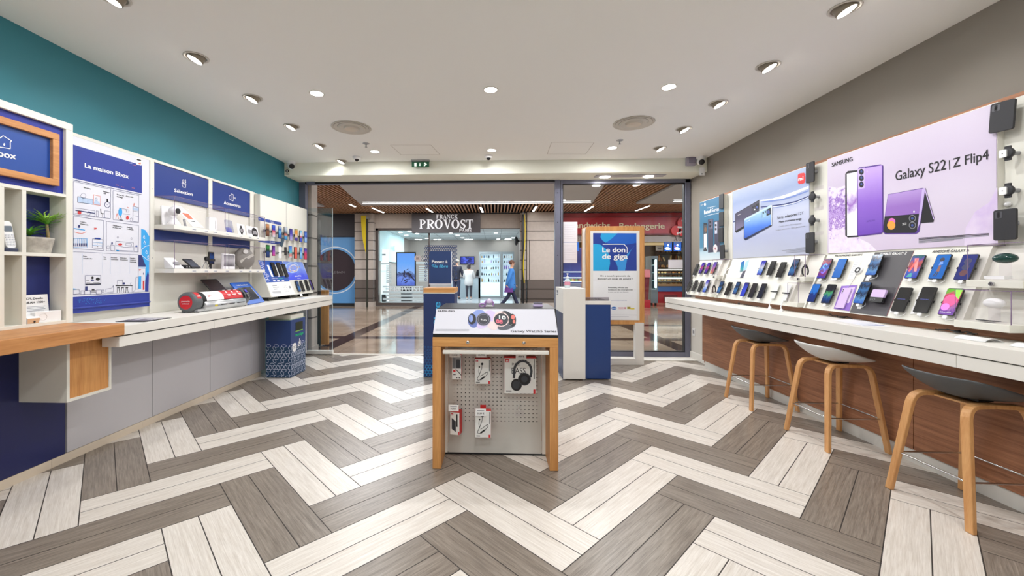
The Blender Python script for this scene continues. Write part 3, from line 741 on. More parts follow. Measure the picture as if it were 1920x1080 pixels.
# --- display wall: white panels, posts, rail, blue fields, shelves
t0 = thing('panel_display', 'white display wall panel system with blue sign fields on the left', 'display wall', (-3.03, 4.4, ZT))
g = G(); g.box(-3.068, -3.0, 2.654, 6.19, ZT+.001, 2.285, lam); g.box(-3.0, -2.98, 2.654, 4.95, 2.262, 2.285, lam)
g.obj('backing', t0)
for a, b in ((3.406, 3.45), (4.129, 4.185), (4.85, 4.93)): G().box(-3.0, -2.978, a, b, ZT+.002, 2.264, lam).obj('post', t0, bevel=.001)
def blue(name, ya, yb, za, zb, txt, tx, icon):
    F = FL(-2.985); o_ = G().box(-3.0, -2.985, ya, yb, za, zb, mat('field_blue', (17, 50, 128), .45)).obj(name, t0, label='royal blue field')
    if txt:
        g = G(); A = Art(g, F, 270, 290, 5.685); A.t(txt, *tx, inkw, bold=.028); icon(A); g.obj('lettering', o_)
def hand(A):
    for x, h in ((412, 32), (436, 32)): A.l([(x, 300), (x-2, 300-h), (x+7, 298-h), (x+9, 300)], .004, inkw, close=True)
    A.l([(402, 300), (446, 310), (443, 350), (414, 346)], .0045, inkw, close=True); A.l([(418, 318), (440, 326)], .004, inkw)
def gadg(A):
    A.l([(926, 418), (950, 424), (950, 494), (926, 486)], .005, inkw, close=True); A.l([(922, 430), (906, 440), (906, 470), (922, 478)], .005, inkw); A.l([(956, 450), (960, 470), (970, 456), (976, 476)], .005, inkw)
blue('blue_field', 3.456, 4.127, 1.966, 2.257, 'Sélection', ((322, 396), (517, 440), 38), hand)
blue('blue_field', 4.187, 4.85, 1.966, 2.257, 'Accessoires', ((850, 526), (1027, 566), 36), gadg)
blue('blue_field', 3.456, 4.127, 1.575, 1.672, None, None, None); blue('blue_field', 4.187, 4.85, 1.575, 1.672, None, None, None)
for z in (1.713, 1.327):
    g = G(); g.box(-2.99, -2.80, 3.452, 4.861, z-.038, z, white); o_ = g.obj('shelf', t0, bevel=.002)
    g = G(); F = FL(-2.80)
    for y in (3.66, 3.82, 3.95, 4.13, 4.36, 4.53, 4.68): g.box_f(F, y, y+.055, z-.03, z-.012, .0005, .0015, paper); g.box_f(F, y+.005, y+.05, z-.024, z-.017, .0015, .002, inkg)
    g.obj('price_rail', o_)
g = G()
for y, z in ((3.43, 2.02), (3.43, 1.42), (4.16, 2.0), (4.9, 2.0)): g.cyl((-2.9785, y, z), (-2.976, y, z), .004, greypl, seg=8)
g.obj('rail_hole', t0)

# --- poster "La maison"
F = FL(-2.952)
t0 = thing('poster', 'hanging house plan poster with a blue header and blue foot on the display wall', 'poster', F(*F.px(208, 575)))
pw = mat('poster_white', (216, 217, 226), .55); navyl = mat('navy_line', (40, 50, 110), .6)
A = Art(G(), F, 0, 0, 1, 0); q_ = [A.at(*p) for p in ((136, 257), (280, 303), (280, 575), (136, 590))]
u0 = 2.655; u1 = q_[1][0]; vT = 2.252; vB = q_[2][1]
g = G(); g.box_f(F, u0, u1, 1.045, vT, -.004, 0, pw); so = g.obj('sheet', t0)
g = G(); A = Art(g, F, 0, 0, 1, .0008)
pb = mat('poster_blue', (38, 56, 146), .5); uR = F.px(266, 309)[0]
vh1 = F.px(137, 271)[1]; vh0 = F.px(137, 334)[1]; vf1 = F.px(137, 557)[1]; vf0 = F.px(137, 588)[1]
g.box_f(F, u0+.001, uR, vh0, vh1, 0, .0008, pb); g.box_f(F, u0+.001, u1, vf0, vf1, 0, .0008, pb)
g.line(F, [(u0, vh0-.012), (uR, vh0-.012)], .004, .001, navyl)
A = Art(g, F, 130, 240, 6, .0016)
A.t('La maison Bbox', (172, 443), (664, 568), 52, inkw, bold=.028)
def boxl(A, pts): A.l(pts, .0019, navyl, close=True)
boxl(A, [(42, 600), (465, 690), (460, 1018), (42, 975)]); boxl(A, [(490, 700), (780, 760), (778, 1065), (490, 1030)])
A.t('Enceinte', (162, 674), (240, 692), 14, inkk, bold=.016); A.t('Répéteur', (380, 718), (450, 734), 13, inkk, bold=.016); A.t('wifi', (380, 738), (408, 746), 13, inkk, bold=.016)
A.t('Station de', (532, 752), (610, 768), 13, inkk, bold=.016); A.t('recharge', (532, 774), (600, 790), 13, inkk, bold=.016); A.t('Prises LED', (636, 772), (716, 786), 13, inkk, bold=.016)
lb = mat('light_print', (176, 196, 222), .6); bl2 = mat('print_azure', (52, 160, 226), .6); rd = mat('print_red', (200, 56, 56), .6); orr = mat('print_orange', (232, 120, 90), .6)
A.o(155, 762, 28, 28, .0017, navyl); A.p([(92, 772), (262, 806), (262, 858), (92, 836)], lb); boxl(A, [(92, 772), (262, 806), (262, 858), (92, 836)])
A.l([(150, 786), (150, 840)], .0017, navyl); A.l([(205, 796), (205, 848)], .0017, navyl)
A.l([(270, 750), (348, 768), (348, 872), (270, 858)], .0025, orr, close=True); A.p([(275, 840), (300, 800), (320, 826), (345, 850), (345, 868), (275, 855)], lb); A.o(300, 800, 12, 14, .0017, navyl)
A.p([(418, 796), (434, 798), (434, 836), (418, 834)], inkk); A.o(426, 862, 30, 34, .0035, navyl); A.l([(414, 852), (426, 866), (440, 850)], .0017, navyl)
A.l([(66, 900), (285, 930)], .0017, navyl); A.l([(66, 925), (285, 960)], .006, navyl); A.l([(60, 960), (285, 992)], .0017, navyl); A.l([(285, 930), (285, 992)], .0017, navyl); A.c(112, 950, 22, 22, rd); A.o(218, 960, 16, 22, .0017, navyl)
A.l([(300, 930), (325, 934), (325, 998), (300, 994)], .0017, navyl, close=True); A.l([(350, 910), (356, 960), (392, 966)], .005, inkk); A.l([(372, 966), (372, 1000)], .003, inkk); A.l([(395, 930), (460, 940), (458, 1010)], .0017, navyl); A.l([(395, 930), (395, 1010)], .0017, navyl)
A.c(572, 945, 22, 46, bl2); A.l([(556, 900), (640, 915), (640, 950)], .0017, navyl); A.l([(575, 990), (585, 1030)], .004, inkk); A.l([(560, 1030), (605, 1038)], .004, inkk); A.l([(520, 1020), (535, 960), (552, 1024)], .003, orr); A.l([(650, 890), (668, 900)], .004, orr); A.o(657, 932, 12, 14, .0017, navyl); A.l([(600, 965), (680, 975)], .0017, navyl); A.c(652, 1010, 16, 22, rd)
boxl(A, [(714, 880), (776, 894), (776, 1058), (714, 1050)]); A.p([(716, 890), (774, 904), (774, 934), (716, 922)], lb); A.l([(714, 935), (776, 945)], .0017, navyl); A.l([(714, 985), (776, 995)], .0017, navyl); A.o(695, 1030, 14, 18, .0017, navyl); A.l([(720, 880), (726, 845), (732, 884)], .003, orr)
A.p([(752, 336), (808, 350), (808, 424), (752, 410)], inkw, .0004); A.p([(756, 346), (804, 358), (804, 374), (756, 362)], inkk, .0008); A.p([(770, 396), (800, 386), (804, 406), (782, 408)], orr, .0008)
for x0, y0 in ((670, 394), (712, 416), (520, 640), (580, 660), (700, 672)): A.l([(x0, y0), (x0+34, y0+7)], .0025, orr if y0 > 400 else lb, .0004)
A = Art(g, F, 130, 410, 5.684, .0016)
boxl(A, [(42, -30), (366, 20), (362, 340), (42, 318)]); boxl(A, [(394, 28), (738, 72), (735, 355), (394, 342)])
A.l([(42, 352), (735, 384)], .0017, navyl); A.t('Caméra', (112, 34), (178, 48), 12, inkk, bold=.016); A.t('connectée', (112, 58), (200, 72), 12, inkk, bold=.016)
A.t('Télephone fixe', (460, 76), (562, 92), 12, inkk, bold=.016); A.t('et prise wifi', (460, 96), (545, 110), 12, inkk, bold=.016); A.t('Ampoule', (612, 94), (670, 104), 12, inkk, bold=.016); A.t('connectée', (612, 114), (680, 124), 12, inkk, bold=.016)
for (s1, x0, x1, y0) in (('Prise', 146, 185, 404), ('parafoudre', 148, 242, 428), ('Kit', 364, 388, 412), ('CPL', 364, 394, 434), ('Enceinte', 442, 506, 418), ('connectée', 442, 518, 438), ('Détecteur', 540, 610, 422), ("d'ouverture", 540, 620, 442), ('Caméra', 644, 700, 424), ('extérieure', 644, 712, 444), ('connectée', 644, 712, 464)):
    A.t(s1, (x0, y0), (x1, y0+3), 11, inkk, bold=.016)
for x0 in (138, 352, 436, 536, 640): A.l([(x0, 372), (x0, 590+(x0 > 600)*0)], .0015, lb)
A.l([(48, 104), (165, 122)], .006, bl2); A.c(102, 82, 12, 16, navyl); A.l([(52, 142), (90, 152), (130, 158), (180, 142)], .003, orr)
for i in range(8): x0 = 44+i*19; A.p([(x0, 262), (x0+9, 263), (x0+9, 296), (x0, 294)], navyl); A.l([(x0+5, 212), (x0+5, 264)], .002, bl2)
A.l([(42, 210), (190, 214), (188, 310), (42, 304)], .002, bl2, close=True)
A.p([(262, 96), (290, 98), (288, 112), (266, 118)], rd); boxl(A, [(246, 214), (354, 222), (350, 318), (244, 310)]); A.p([(268, 202), (330, 206), (330, 222), (268, 218)], royal); A.l([(246, 248), (352, 258)], .002, bl2); A.l([(246, 282), (350, 290)], .002, bl2); A.c(298, 270, 4, 4, inkk); A.c(298, 298, 4, 4, inkk)
boxl(A, [(494, 240), (682, 256), (680, 345), (494, 335)]); A.c(540, 274, 22, 12, rd); A.l([(496, 285), (585, 305), (682, 300)], .0017, navyl); boxl(A, [(600, 262), (660, 266), (660, 290), (600, 286)]); A.o(515, 200, 8, 9, .0017, navyl); A.o(660, 212, 8, 9, .0017, navyl); boxl(A, [(440, 278), (480, 284), (478, 342), (440, 338)]); A.c(454, 262, 8, 14, navyl); A.o(412, 306, 14, 18, .0017, navyl); boxl(A, [(692, 300), (726, 304), (726, 354), (692, 352)]); A.c(714, 292, 12, 7, royal); A.p([(500, 332), (530, 336), (528, 346), (500, 344)], bl2)
boxl(A, [(166, 606), (334, 604), (334, 702), (170, 706)]); A.c(245, 630, 13, 14, inkk); A.p([(228, 662), (262, 662), (258, 648), (232, 648)], navyl); A.c(302, 644, 22, 16, inkk); A.l([(176, 655), (208, 655)], .003, inkk); A.p([(172, 694), (334, 690), (334, 700), (172, 704)], inkk); A.l([(180, 682), (220, 682)], .002, inkk); A.l([(250, 682), (320, 680)], .002, inkk)
A.p([(166, 722), (192, 720), (192, 764), (166, 764)], navyl); boxl(A, [(162, 768), (222, 764), (222, 806), (162, 806)]); A.p([(238, 750), (266, 750), (266, 762), (238, 762)], inkk); A.p([(224, 766), (284, 764), (284, 774), (224, 776)], inkk); A.l([(224, 788), (284, 786)], .003, inkk); boxl(A, [(284, 760), (340, 758), (340, 802), (284, 802)]); A.o(356, 772, 12, 16, .0017, navyl)
boxl(A, [(122, 768), (156, 768), (156, 806), (122, 808)]); boxl(A, [(40, 756), (100, 750), (110, 800), (40, 806)]); A.p([(40, 742), (84, 752), (40, 756)], bl2); A.l([(388, 782), (386, 752), (452, 738), (468, 712), (470, 780), (400, 786)], .0017, navyl)
A.p([(490, 706), (672, 708), (672, 716), (490, 718)], inkk)
for x0 in (506, 552, 598): A.p([(x0, 732), (x0+28, 730), (x0+28, 738), (x0, 740)], inkk); A.l([(x0+6, 740), (x0, 790)], .003, inkk); A.l([(x0+22, 740), (x0+28, 788)], .003, inkk)
A.l([(512, 704), (512, 656), (566, 656), (566, 704)], .002, navyl); A.c(580, 690, 12, 12, navyl); A.l([(648, 704), (648, 684), (660, 682)], .0017, navyl); A.l([(668, 716), (668, 786)], .002, navyl); A.l([(676, 786), (690, 770), (706, 752)], .0017, navyl)
A.p([(764, 108), (808, 120), (852, 190), (848, 560), (842, 776), (764, 776)], bl2, -.0006)
for x0, y0 in ((795, 190), (820, 350), (838, 400), (800, 250)): A.l([(x0-10, y0+14), (x0, y0-14), (x0+8, y0+12)], .003, inkw); A.l([(x0-6, y0+20), (x0+10, y0+22)], .003, inkw)
A.l([(766, 384), (770, 330), (800, 300), (850, 282)], .003, inkw); A.l([(770, 390), (830, 440), (850, 440)], .003, inkw)
A.p([(734, 386), (770, 390), (816, 512), (734, 512)], navyl, .0002); A.p([(734, 512), (816, 514), (812, 532), (734, 530)], lb, .0002); A.p([(734, 530), (808, 534), (804, 776), (734, 776)], pw, .0002); A.p([(808, 660), (836, 556), (846, 600), (842, 776), (804, 776)], pb, .0001)
A.p([(736, 616), (764, 614), (762, 748), (734, 748)], bl2, .0006); boxl(A, [(706, 626), (734, 620), (732, 750), (706, 750)]); A.c(787, 586, 4, 12, navyl, .0006); A.p([(738, 540), (764, 540), (752, 556), (740, 552)], rd, .0006); A.p([(780, 664), (798, 660), (796, 756), (780, 760)], rd, .0006); A.p([(680, 784), (706, 752), (800, 752), (804, 776)], pw, .0004); A.l([(40, 812), (420, 800), (846, 776)], .0017, navyl)
R = random.Random(4)
for i in range(70): x0 = R.triangular(50, 400, 240); y0 = 880+R.uniform(-30, 34)-(x0-60)*.03; A.c(x0, y0, 2.6, 2.6, bl2, .0004, 6)
g.obj('print', so)
g = G(); g.tube([F(2.66, 1.043, .004), F(u1, 1.043, .004)], .008, pb, 10); g.obj('foot_roll', t0)
# ================================================================== acrylic cases and products on the two left shelves
CG = 'clear cases on the left shelves'
acase(-2.975, -2.802, 3.457, 4.128, 1.7135, 1.963, 'clear acrylic case on the upper left shelf below the sign with the hand icon', CG)
acase(-2.975, -2.802, 4.186, 4.858, 1.7135, 1.963, 'clear acrylic case on the upper left shelf below the sign with the watch icon', CG)
acase(-2.975, -2.802, 3.457, 4.128, 1.3275, 1.576, 'clear acrylic case on the lower left shelf with the tripod phone mount', CG)
acase(-2.975, -2.802, 4.186, 4.858, 1.3275, 1.59, 'clear acrylic case on the lower left shelf around the round grey hub', CG)
FA = FL(-2.88); Zu, Zl = 1.7142, 1.3282
def up(x, y): u, v = FA.px(x, y); return u, v
u0, u1 = 3.467, 3.66
t0 = thing('backing_card', 'blank white rounded card standing at the left end of the upper shelf case', 'card', (-2.93, (u0+u1)/2, Zu)); F = Fr((-2.93, u0, Zu), (0, 1, 0), (-.06, 0, 1))
G().rrect(F, 0, .17, 0, .17, .012, 0, .012, whitepl).obj('panel', t0, bevel=.002)
u, v = up(324, 396); t0 = thing('security_camera', 'round white indoor camera with a dark eye in the upper shelf case', 'camera', (-2.87, u, Zu))
g = G(); g.ball((-2.87, u, v-.0), .042, whitepl, 20, 14); g.obj('head', t0); g = G(); g.lathe([(.0, .0), (.05, .0), (.052, .012), (.034, .04), (.02, .06)], (-2.87, u, Zu), whitepl); g.obj('base', t0)
d = V((.85, -.02, .02)).normalized(); g = G(); g.cyl(V((-2.87, u, v))+d*.03, V((-2.87, u, v))+d*.044, .024, dark, seg=18); g.obj('lens', t0, label='dark lens')
P4 = [up(*p) for p in ((333, 384), (350, 388), (374, 417), (352, 415))]
t0 = thing('leaflet', 'white folded leaflet with an orange patch slanting beside the round camera', 'leaflet', (-2.86, P4[3][0], Zu))
g = G(); pt = [V((-2.93+.0, P4[0][0], P4[0][1])), V((-2.93, P4[1][0], P4[1][1])), V((-2.82, P4[2][0]-.02, Zu+.01)), V((-2.82, P4[3][0]-.02, Zu+.006))]
g.prism(pt, (.002, 0, .002), paper); so = g.obj('sheet', t0); g = G(); L_ = lambda a, b: pt[0].lerp(pt[1], a).lerp(pt[3].lerp(pt[2], a), b)+V((.004, 0, .004))
g.poly([L_(.2, .35), L_(.85, .35), L_(.75, .62), L_(.3, .62)], orr); g.poly([L_(.3, .72), L_(.7, .72), L_(.7, .75), L_(.3, .75)], inkk); g.obj('print', so)
g = G(); g.cyl((-2.86, up(344, 415)[0], Zu), (-2.875, up(344, 415)[0], Zu+.07), .01, greypl, seg=10); g.obj('foot', t0)
u, v = up(395, 403); t0 = thing('router', 'white upright router with vent slots on the upper left shelf', 'router', (-2.87, u, Zu))
F = Fr((-2.87, u, Zu), (.25, 1, 0), (0, 0, 1)); g = G(); g.rrect(F, -.045, .045, 0, .135, .02, -.03, .02, whitepl, seg=6); g.obj('body', t0, bevel=.006)
g = G()
for i in range(7): g.box_f(F, .022, .03, .02+i*.013, .026+i*.013, .02, .0207, greypl)
g.obj('vent', t0)
t0 = thing('phone_pouch', 'clear wallet pouch with a lilac blue phone cover on the upper left shelf', 'phone case', (-2.87, up(424, 400)[0], Zu))
F = Fr((-2.83, up(422, 400)[0], Zu), (0, 1, 0), (-.07, .06, .16)); g = G(); g.rrect(F, -.055, .07, .004, .165, .016, 0, .006, glass('tinted_film', (.80, .82, .92), 1, .05, .04)); g.obj('pouch', t0)
g = G(); g.rrect(F, -.045, .05, .01, .07, .01, -.004, -.001, gradmat('lilac', [(0, (90, 100, 210)), (1, (190, 190, 225))], 'z', 0, .06, .4)); g.obj('cover', t0)
for (x0, x1, yt, yb, lab, two) in ((443, 457, 417, 436, 'white card with one dark smartwatch picture on the upper left shelf', 0), (460, 482, 421, 441, 'wider white card with earbuds and smartwatch pictures on the upper left shelf', 1)):
    a, b = up(x0, yb)[0], up(x1, yb)[0]; h = up(x0, yt)[1]-Zu-.01
    t0 = thing('product_card', lab, 'card', (-2.87, (a+b)/2, Zu), 'product cards on the upper left shelf'); F = Fr((-2.86, (a+b)/2, Zu), (0, 1, 0), (-.15, 0, 1)); W = b-a
    so = G().box_f(F, -W/2, W/2, 0, h, 0, .003, paper).obj('card', t0); g = G()
    cx_ = W*.18 if two else 0; g.ring(F, cx_, h*.42, W*.16, W*.26, .0045, dark); g.disc(F, cx_, h*.42, W*.14, .004, greypl); g.box_f(F, cx_-W*.12, cx_+W*.12, h*.62, h*.85, .0035, .0045, dark); g.box_f(F, cx_-W*.12, cx_+W*.12, .004, h*.25, .0035, .0045, dark)
    if two: g.box_f(F, -W*.38, -W*.08, h*.25, h*.65, .0035, .005, greypl)
    g.obj('print', so)
# lower shelf
FA = FL(-2.88)
u = up(326, 490)[0]; t0 = thing('gadget', 'white folded wedge gadget at the left end of the lower shelf case', 'gadget', (-2.87, u, Zl))
g = G(); a = [V((-2.93, u-.05, Zl)), V((-2.83, u-.05, Zl)), V((-2.92, u-.07, Zl+.1))]; g.prism(a, (0, .12, 0), whitepl); g.obj('body', t0, bevel=.006); G().rrect(Fr((-2.86, u+.01, Zl+.045), (0, 1, 0), (-.09, 0, .1)), -.03, .03, -.015, .02, .005, 0, .003, greypl).obj('label_plate', t0)
u = up(343, 498)[0]; t0 = thing('gadget', 'small black box gadget on the lower shelf between wedge and framed tablet', 'gadget', (-2.86, u, Zl))
g = G(); g.box(-2.9, -2.83, u-.033, u+.033, Zl, Zl+.034, black); g.obj('body', t0, bevel=.004); g = G(); g.box(-2.829, -2.828, u-.02, u-.012, Zl+.012, Zl+.02, inkw); g.box(-2.829, -2.828, u+.01, u+.016, Zl+.012, Zl+.02, inkw); g.obj('mark', t0)
u = up(360, 500)[0]; t0 = thing('smart_display', 'small dark framed display tilted on a stand in the lower shelf case', 'display', (-2.86, u, Zl))
F = Fr((-2.83, u, Zl+.008), (0, 1, 0), (-.075, -.03, .085)); g = G(); g.rrect(F, -.058, .058, 0, .12, .01, -.01, 0, dark); g.obj('frame', t0, bevel=.002); g = G(); g.rrect(F, -.046, .046, .016, .105, .004, 0, .0012, screen('grey_blue', [(0, (150, 158, 180)), (1, (90, 98, 120))], .1, 2, 'z', .35)); g.obj('screen', t0); G().box(-2.9, -2.83, u-.03, u+.03, Zl, Zl+.008, dark).obj('stand', t0)
u = up(390, 490)[0]; t0 = thing('phone_mount', 'black phone in a clamp mount with a small tripod on the lower shelf', 'phone mount', (-2.86, u, Zl))
F = Fr((-2.85, u, Zl+.045), (0, 1, 0), (-.02, 0, 1)); g = G(); g.rrect(F, -.04, .035, 0, .125, .008, 0, .012, black); g.obj('phone', t0, bevel=.001); g = G(); g.rrect(F, -.032, .027, .01, .115, .005, .012, .0126, screen('dim_blue', [(0, (20, 30, 70)), (.6, (40, 90, 170)), (1, (16, 22, 50))], .4, 3, 'z', .5)); g.obj('screen', t0)
g = G(); g.box_f(F, -.05, .045, .03, .055, -.012, .014, dark); g.cyl((-2.86, u-.06, Zl+.1), (-2.84, u-.06, Zl+.1), .022, dark, seg=14); g.tube([(-2.86, u-.055, Zl+.1), (-2.86, u-.03, Zl+.08)], .006, dark); g.cyl((-2.855, u, Zl), (-2.855, u, Zl+.05), .012, dark, seg=12); g.obj('clamp', t0)
g = G()
for dx, dy in ((.03, -.09), (.03, -.045), (-.03, -.07)): g.tube([(-2.86, u-.06, Zl+.08), (-2.86+dx, u+dy, Zl+.002)], .003, greypl, 6)
g.obj('tripod', t0)
u0, u1 = up(418, 490)[0], up(441, 490)[0]; t0 = thing('picture_panel', 'white framed panel with a grey swirl next to the round hub on the lower shelf', 'panel', (-2.88, (u0+u1)/2, Zl)); h = .165
g = G(); g.box(-2.90, -2.88, u0, u1, Zl, Zl+h, whitepl); g.obj('frame', t0, bevel=.004); g = G(); g.box(-2.88, -2.8788, u0+.012, u1-.012, Zl+.03, Zl+h-.012, gradmat('grey_swirl', [(0, (90, 88, 92)), (.5, (190, 188, 192)), (1, (110, 108, 112))], 'z', .03, .15, 1.2, .3, 5)); g.obj('picture', t0)
u, v = up(461, 487); t0 = thing('smart_hub', 'large round grey hub with a pale band and a light disc on the lower shelf', 'hub', (-2.88, u, Zl)); c = V((-2.90, u, Zl+.125))
gm = mat('hub_grey', (128, 124, 118), .5); g = G(); ax = V((.93, -.35, .08)).normalized(); g.lathe([(0, -.03), (.1, -.03), (.118, -.018), (.124, 0), (.118, .02), (.1, .034), (0, .04)], c, gm, 36, ax); g.obj('body', t0)
F = Fr(c+ax*.0355, (-ax.y, ax.x, 0), (0, 0, 1)); g = G(); g.poly([F(-.085, -.03, .004), F(-.07, -.06, .004), F(.095, .03, .004), F(.085, .06, .004)], mat('pale_band', (190, 186, 178), .5)); g.obj('band', t0); g = G(); g.disc(F, -.01, .075, .024, .004, mat('pale_disc', (214, 212, 208), .4), 24, .032); g.obj('disc', t0)
G().box(-2.93, -2.87, u-.05, u+.05, Zl, Zl+.02, gm).obj('foot', t0, bevel=.003)

# ================================================================== phone wall at the far left and the sloped display below it
t0 = thing('phone_display', 'white phone display at the far left with blue header strips and sloped lower board', 'phone display', (-2.95, 5.5, ZT))
g = G(); g.box(-2.979, -2.905, 4.935, 6.188, 1.441, 2.262, lam); g.obj('upper_panel', t0, bevel=.001)
G().box(-2.9052, -2.9042, 5.567, 5.571, 1.5, 2.262, slotm).obj('panel_joint', t0)
sl = [V((-2.979, 4.935, 1.4405)), V((-2.905, 4.935, 1.4405)), V((-2.742, 4.89, .985)), V((-2.979, 4.89, .985))]
g = G(); g.prism([V((-2.979, 4.892, 1.4405)), V((-2.905, 4.892, 1.4405)), V((-2.742, 4.892, .985)), V((-2.979, 4.892, .985))], (0, 1.168, 0), lam); g.obj('sloped_board', t0, bevel=.001)
g = G()
for y in (4.93, 5.45, 6.0): g.box(-2.96, -2.80, y, y+.02, ZT+.0005, .985, dark)
g.obj('riser', t0)
F = FL(-2.9045); g = G(); A = Art(g, F, 485, 390, 12, .001)
A.p([(-10, 203), (135, 238), (135, 308), (-10, 275)], signblue); A.p([(146, 245), (253, 268), (253, 334), (146, 308)], signblue); A.p([(263, 272), (514, 326), (514, 392), (263, 336)], signblue)
A.p([(-10, 745), (253, 735), (253, 796), (-10, 760)], signblue); A.p([(263, 738), (510, 762), (510, 826), (263, 800)], signblue)
A.t('2P', (0, 250), (46, 258), 20, inkw, bold=.026, dw=.001); A.t('5G', (276, 328), (326, 334), 22, inkw, bold=.026, dw=.001); A.t('Android', (272, 778), (358, 784), 16, inkw, bold=.026, dw=.001); g.obj('header_print', t0)
FSl = Fr((-2.741, 0, .985), (0, 1, 0), (-.163, 0, .4555)); g = G(); A = Art(g, FSl, 480, 470, 10.8, .0012)
vivo = gradmat('vivid_blue', [(0, (34, 60, 220)), (.55, (52, 72, 226)), (1, (120, 150, 230))], 'z', .15, .42, .5, .45, 9)
A.p([(40, 196), (524, 215), (680, 622), (212, 646)], mat('board_blue', (22, 76, 170), .5)); A.p([(212, 650), (680, 626), (800, 880), (325, 940)], paper)
A.p([(535, 216), (935, 232), (1068, 575), (672, 598)], vivo)
for x0, y0, x1, y1 in ((216, 292, 305, 530), (358, 285, 440, 530), (475, 290, 560, 520)): A.p([(x0, y0), (x0+40, y0), (x1+48, y1), (x1+8, y1)], paper, .0006)
for (x, y, r) in ((95, 230, 26), (140, 270, 26), (110, 320, 26), (150, 350, 26), (190, 470, 26), (235, 510, 26), (205, 560, 26), (240, 600, 26)): A.o(x, y, r, r*.8, .004, inkw, .0006)
A.t('Xiaomi 12T', (316, 572), (440, 570), 18, inkw, dw=.0006); A.p([(450, 553), (545, 552), (545, 570), (450, 572)], mat('teal_print', (30, 150, 150), .5), .0006)
for x in (340, 420, 515): A.p([(x, 598), (x+50, 594), (x+56, 606), (x+6, 610)], inkw, .0006); A.p([(x+10, 614), (x+50, 610), (x+54, 616), (x+14, 620)], inkw, .0006)
for (x, y, w_) in ((330, 712, 90), (345, 745, 118), (360, 782, 70), (330, 838, 170), (345, 860, 170)): A.p([(x, y-6), (x+w_, y-12), (x+w_, y), (x, y+6)], inkg, .0006)
for (x, y) in ((540, 700), (590, 700), (575, 780), (620, 776)): A.l([(x, y), (x+26, y-2), (x+46, y+50), (x+18, y+54)], .002, inkg, .0006, True)
A.p([(660, 718), (690, 714), (706, 760), (676, 764)], inkg, .0006)
R = random.Random(9)
A.o(730, 340, 130, 100, .018, mat('print_pale', (170, 200, 240), .5), .0006, 26); A.o(760, 350, 80, 60, .014, mat('print_pale2', (220, 214, 220), .5), .0007, 24)
for i in range(26): x = R.uniform(650, 900); y = R.uniform(320, 430); A.c(x, y, 10, 14, mat('print_gold', (196, 172, 140), .5) if i % 2 else mat('print_lav', (150, 150, 220), .5), .0009, 8)
A.t('vivo', (785, 532), (845, 528), 26, inkw, bold=.026, dw=.0006, shear=.2); A.t('Y76', (860, 527), (915, 524), 24, inkw, bold=.016, dw=.0006, shear=.2); A.p([(835, 560), (902, 556), (904, 562), (838, 566)], inkw, .0006)
g.obj('board_print', t0)
GP = 'phones on the far left wall'
R1 = [(493.5, 420, 443, 'amber', 'brown orange'), (505, 422, 445, 'bluered', 'crimson blue'), (517, 424.2, 447.4, 'aqua', 'aqua blue'), (528, 425.5, 449.6, 'sunset', 'orange striped'), (538.2, 429, 451.6, 'violet', 'pale violet'), (548, 429.5, 451.6, 'orange', 'orange'), (557, 432.2, 453.8, 'redblue', 'red figure'), (566, 434, 455, 'bluewave', 'blue wave')]
ORD = ['leftmost', 'second from the left', 'third from the left', 'fourth from the left', 'fifth from the left', 'sixth from the left', 'seventh from the left', 'eighth from the left', 'ninth', 'tenth']
for i, (x, a, b, s, d) in enumerate(R1): pxphone(F, x, a, b, .47, S_(s), 'phone with %s screen, %s in upper row of far left display' % (d, ORD[i]), GP, gap=.05, cable=False)
R2 = [(494, 459, 483, 'green', 'green and blue'), (505, 460.5, 480, 'purplepink', 'purple'), (517.5, 463, 484, None, 'white'), (528, 463.2, 479, 'x', 'black'), (537, 461, 484, 'tealred', 'turquoise'), (547, 463, 485, 'coral', 'coral red'), (557.4, 463.5, 485.3, 'sky', 'light blue'), (565.8, 465.3, 487, 'crimson', 'crimson')]
for i, (x, a, b, s, d) in enumerate(R2):
    scr = whitepl if s is None else (off if s == 'x' else S_(s))
    pxphone(F, x, a, b, .47, scr, 'phone with %s screen, %s in lower row of far left display' % (d, ORD[i]), GP, gap=.05, cable=False, body=whitepl if s is None else None)
g = G(); u, v = F.px(519.5, 462)
t1 = thing('phone_flap', 'slim dark flip cover standing up above the white phone on the far left wall', 'phone cover', F(u, v)); F2 = Fr(F(u-.01, v, .055), (0, .9, -.3), (.1, .35, .93)); g.rrect(F2, -.03, .03, 0, .12, .006, 0, .006, mat('slate', (60, 84, 100), .3)); g.cyl(F(u, v+.02, 0), F(u, v+.03, .055), .012, greypl, seg=10); g.obj('cover', t1)
G3 = 'dark phones on the blue sloped board'
A = Art(G(), FSl, 480, 470, 10.8)
for i, (x, y) in enumerate(((398, 520), (510, 522), (612, 535))):
    u, v = A.at(x, y); phone(FSl, u, v, .08, .185, off, 'tall dark phone on the blue sloped board, %s of three' % ('leftmost', 'middle', 'rightmost')[i], G3, gap=.012, cable=False, arms=False)
G4 = 'phones under the vivid blue poster'
for i, (x, y, s) in enumerate(((868, 840, S_('deep')), (955, 835, off), (1055, 812, off), (1145, 800, screen('violet_edge', [(0, (110, 80, 200)), (.35, (60, 40, 120)), (.5, (16, 14, 24)), (1, (16, 14, 24))], 0, 1, 'y', .6)))):
    u, v = A.at(x, y); phone(FSl, u, v, .072, .165, s, 'phone below the vivid blue poster on the sloped board, %s of four' % ('leftmost', 'second', 'third', 'rightmost')[i], G4, gap=.012, cable=False, arms=False)
u, v = A.at(905, 905)
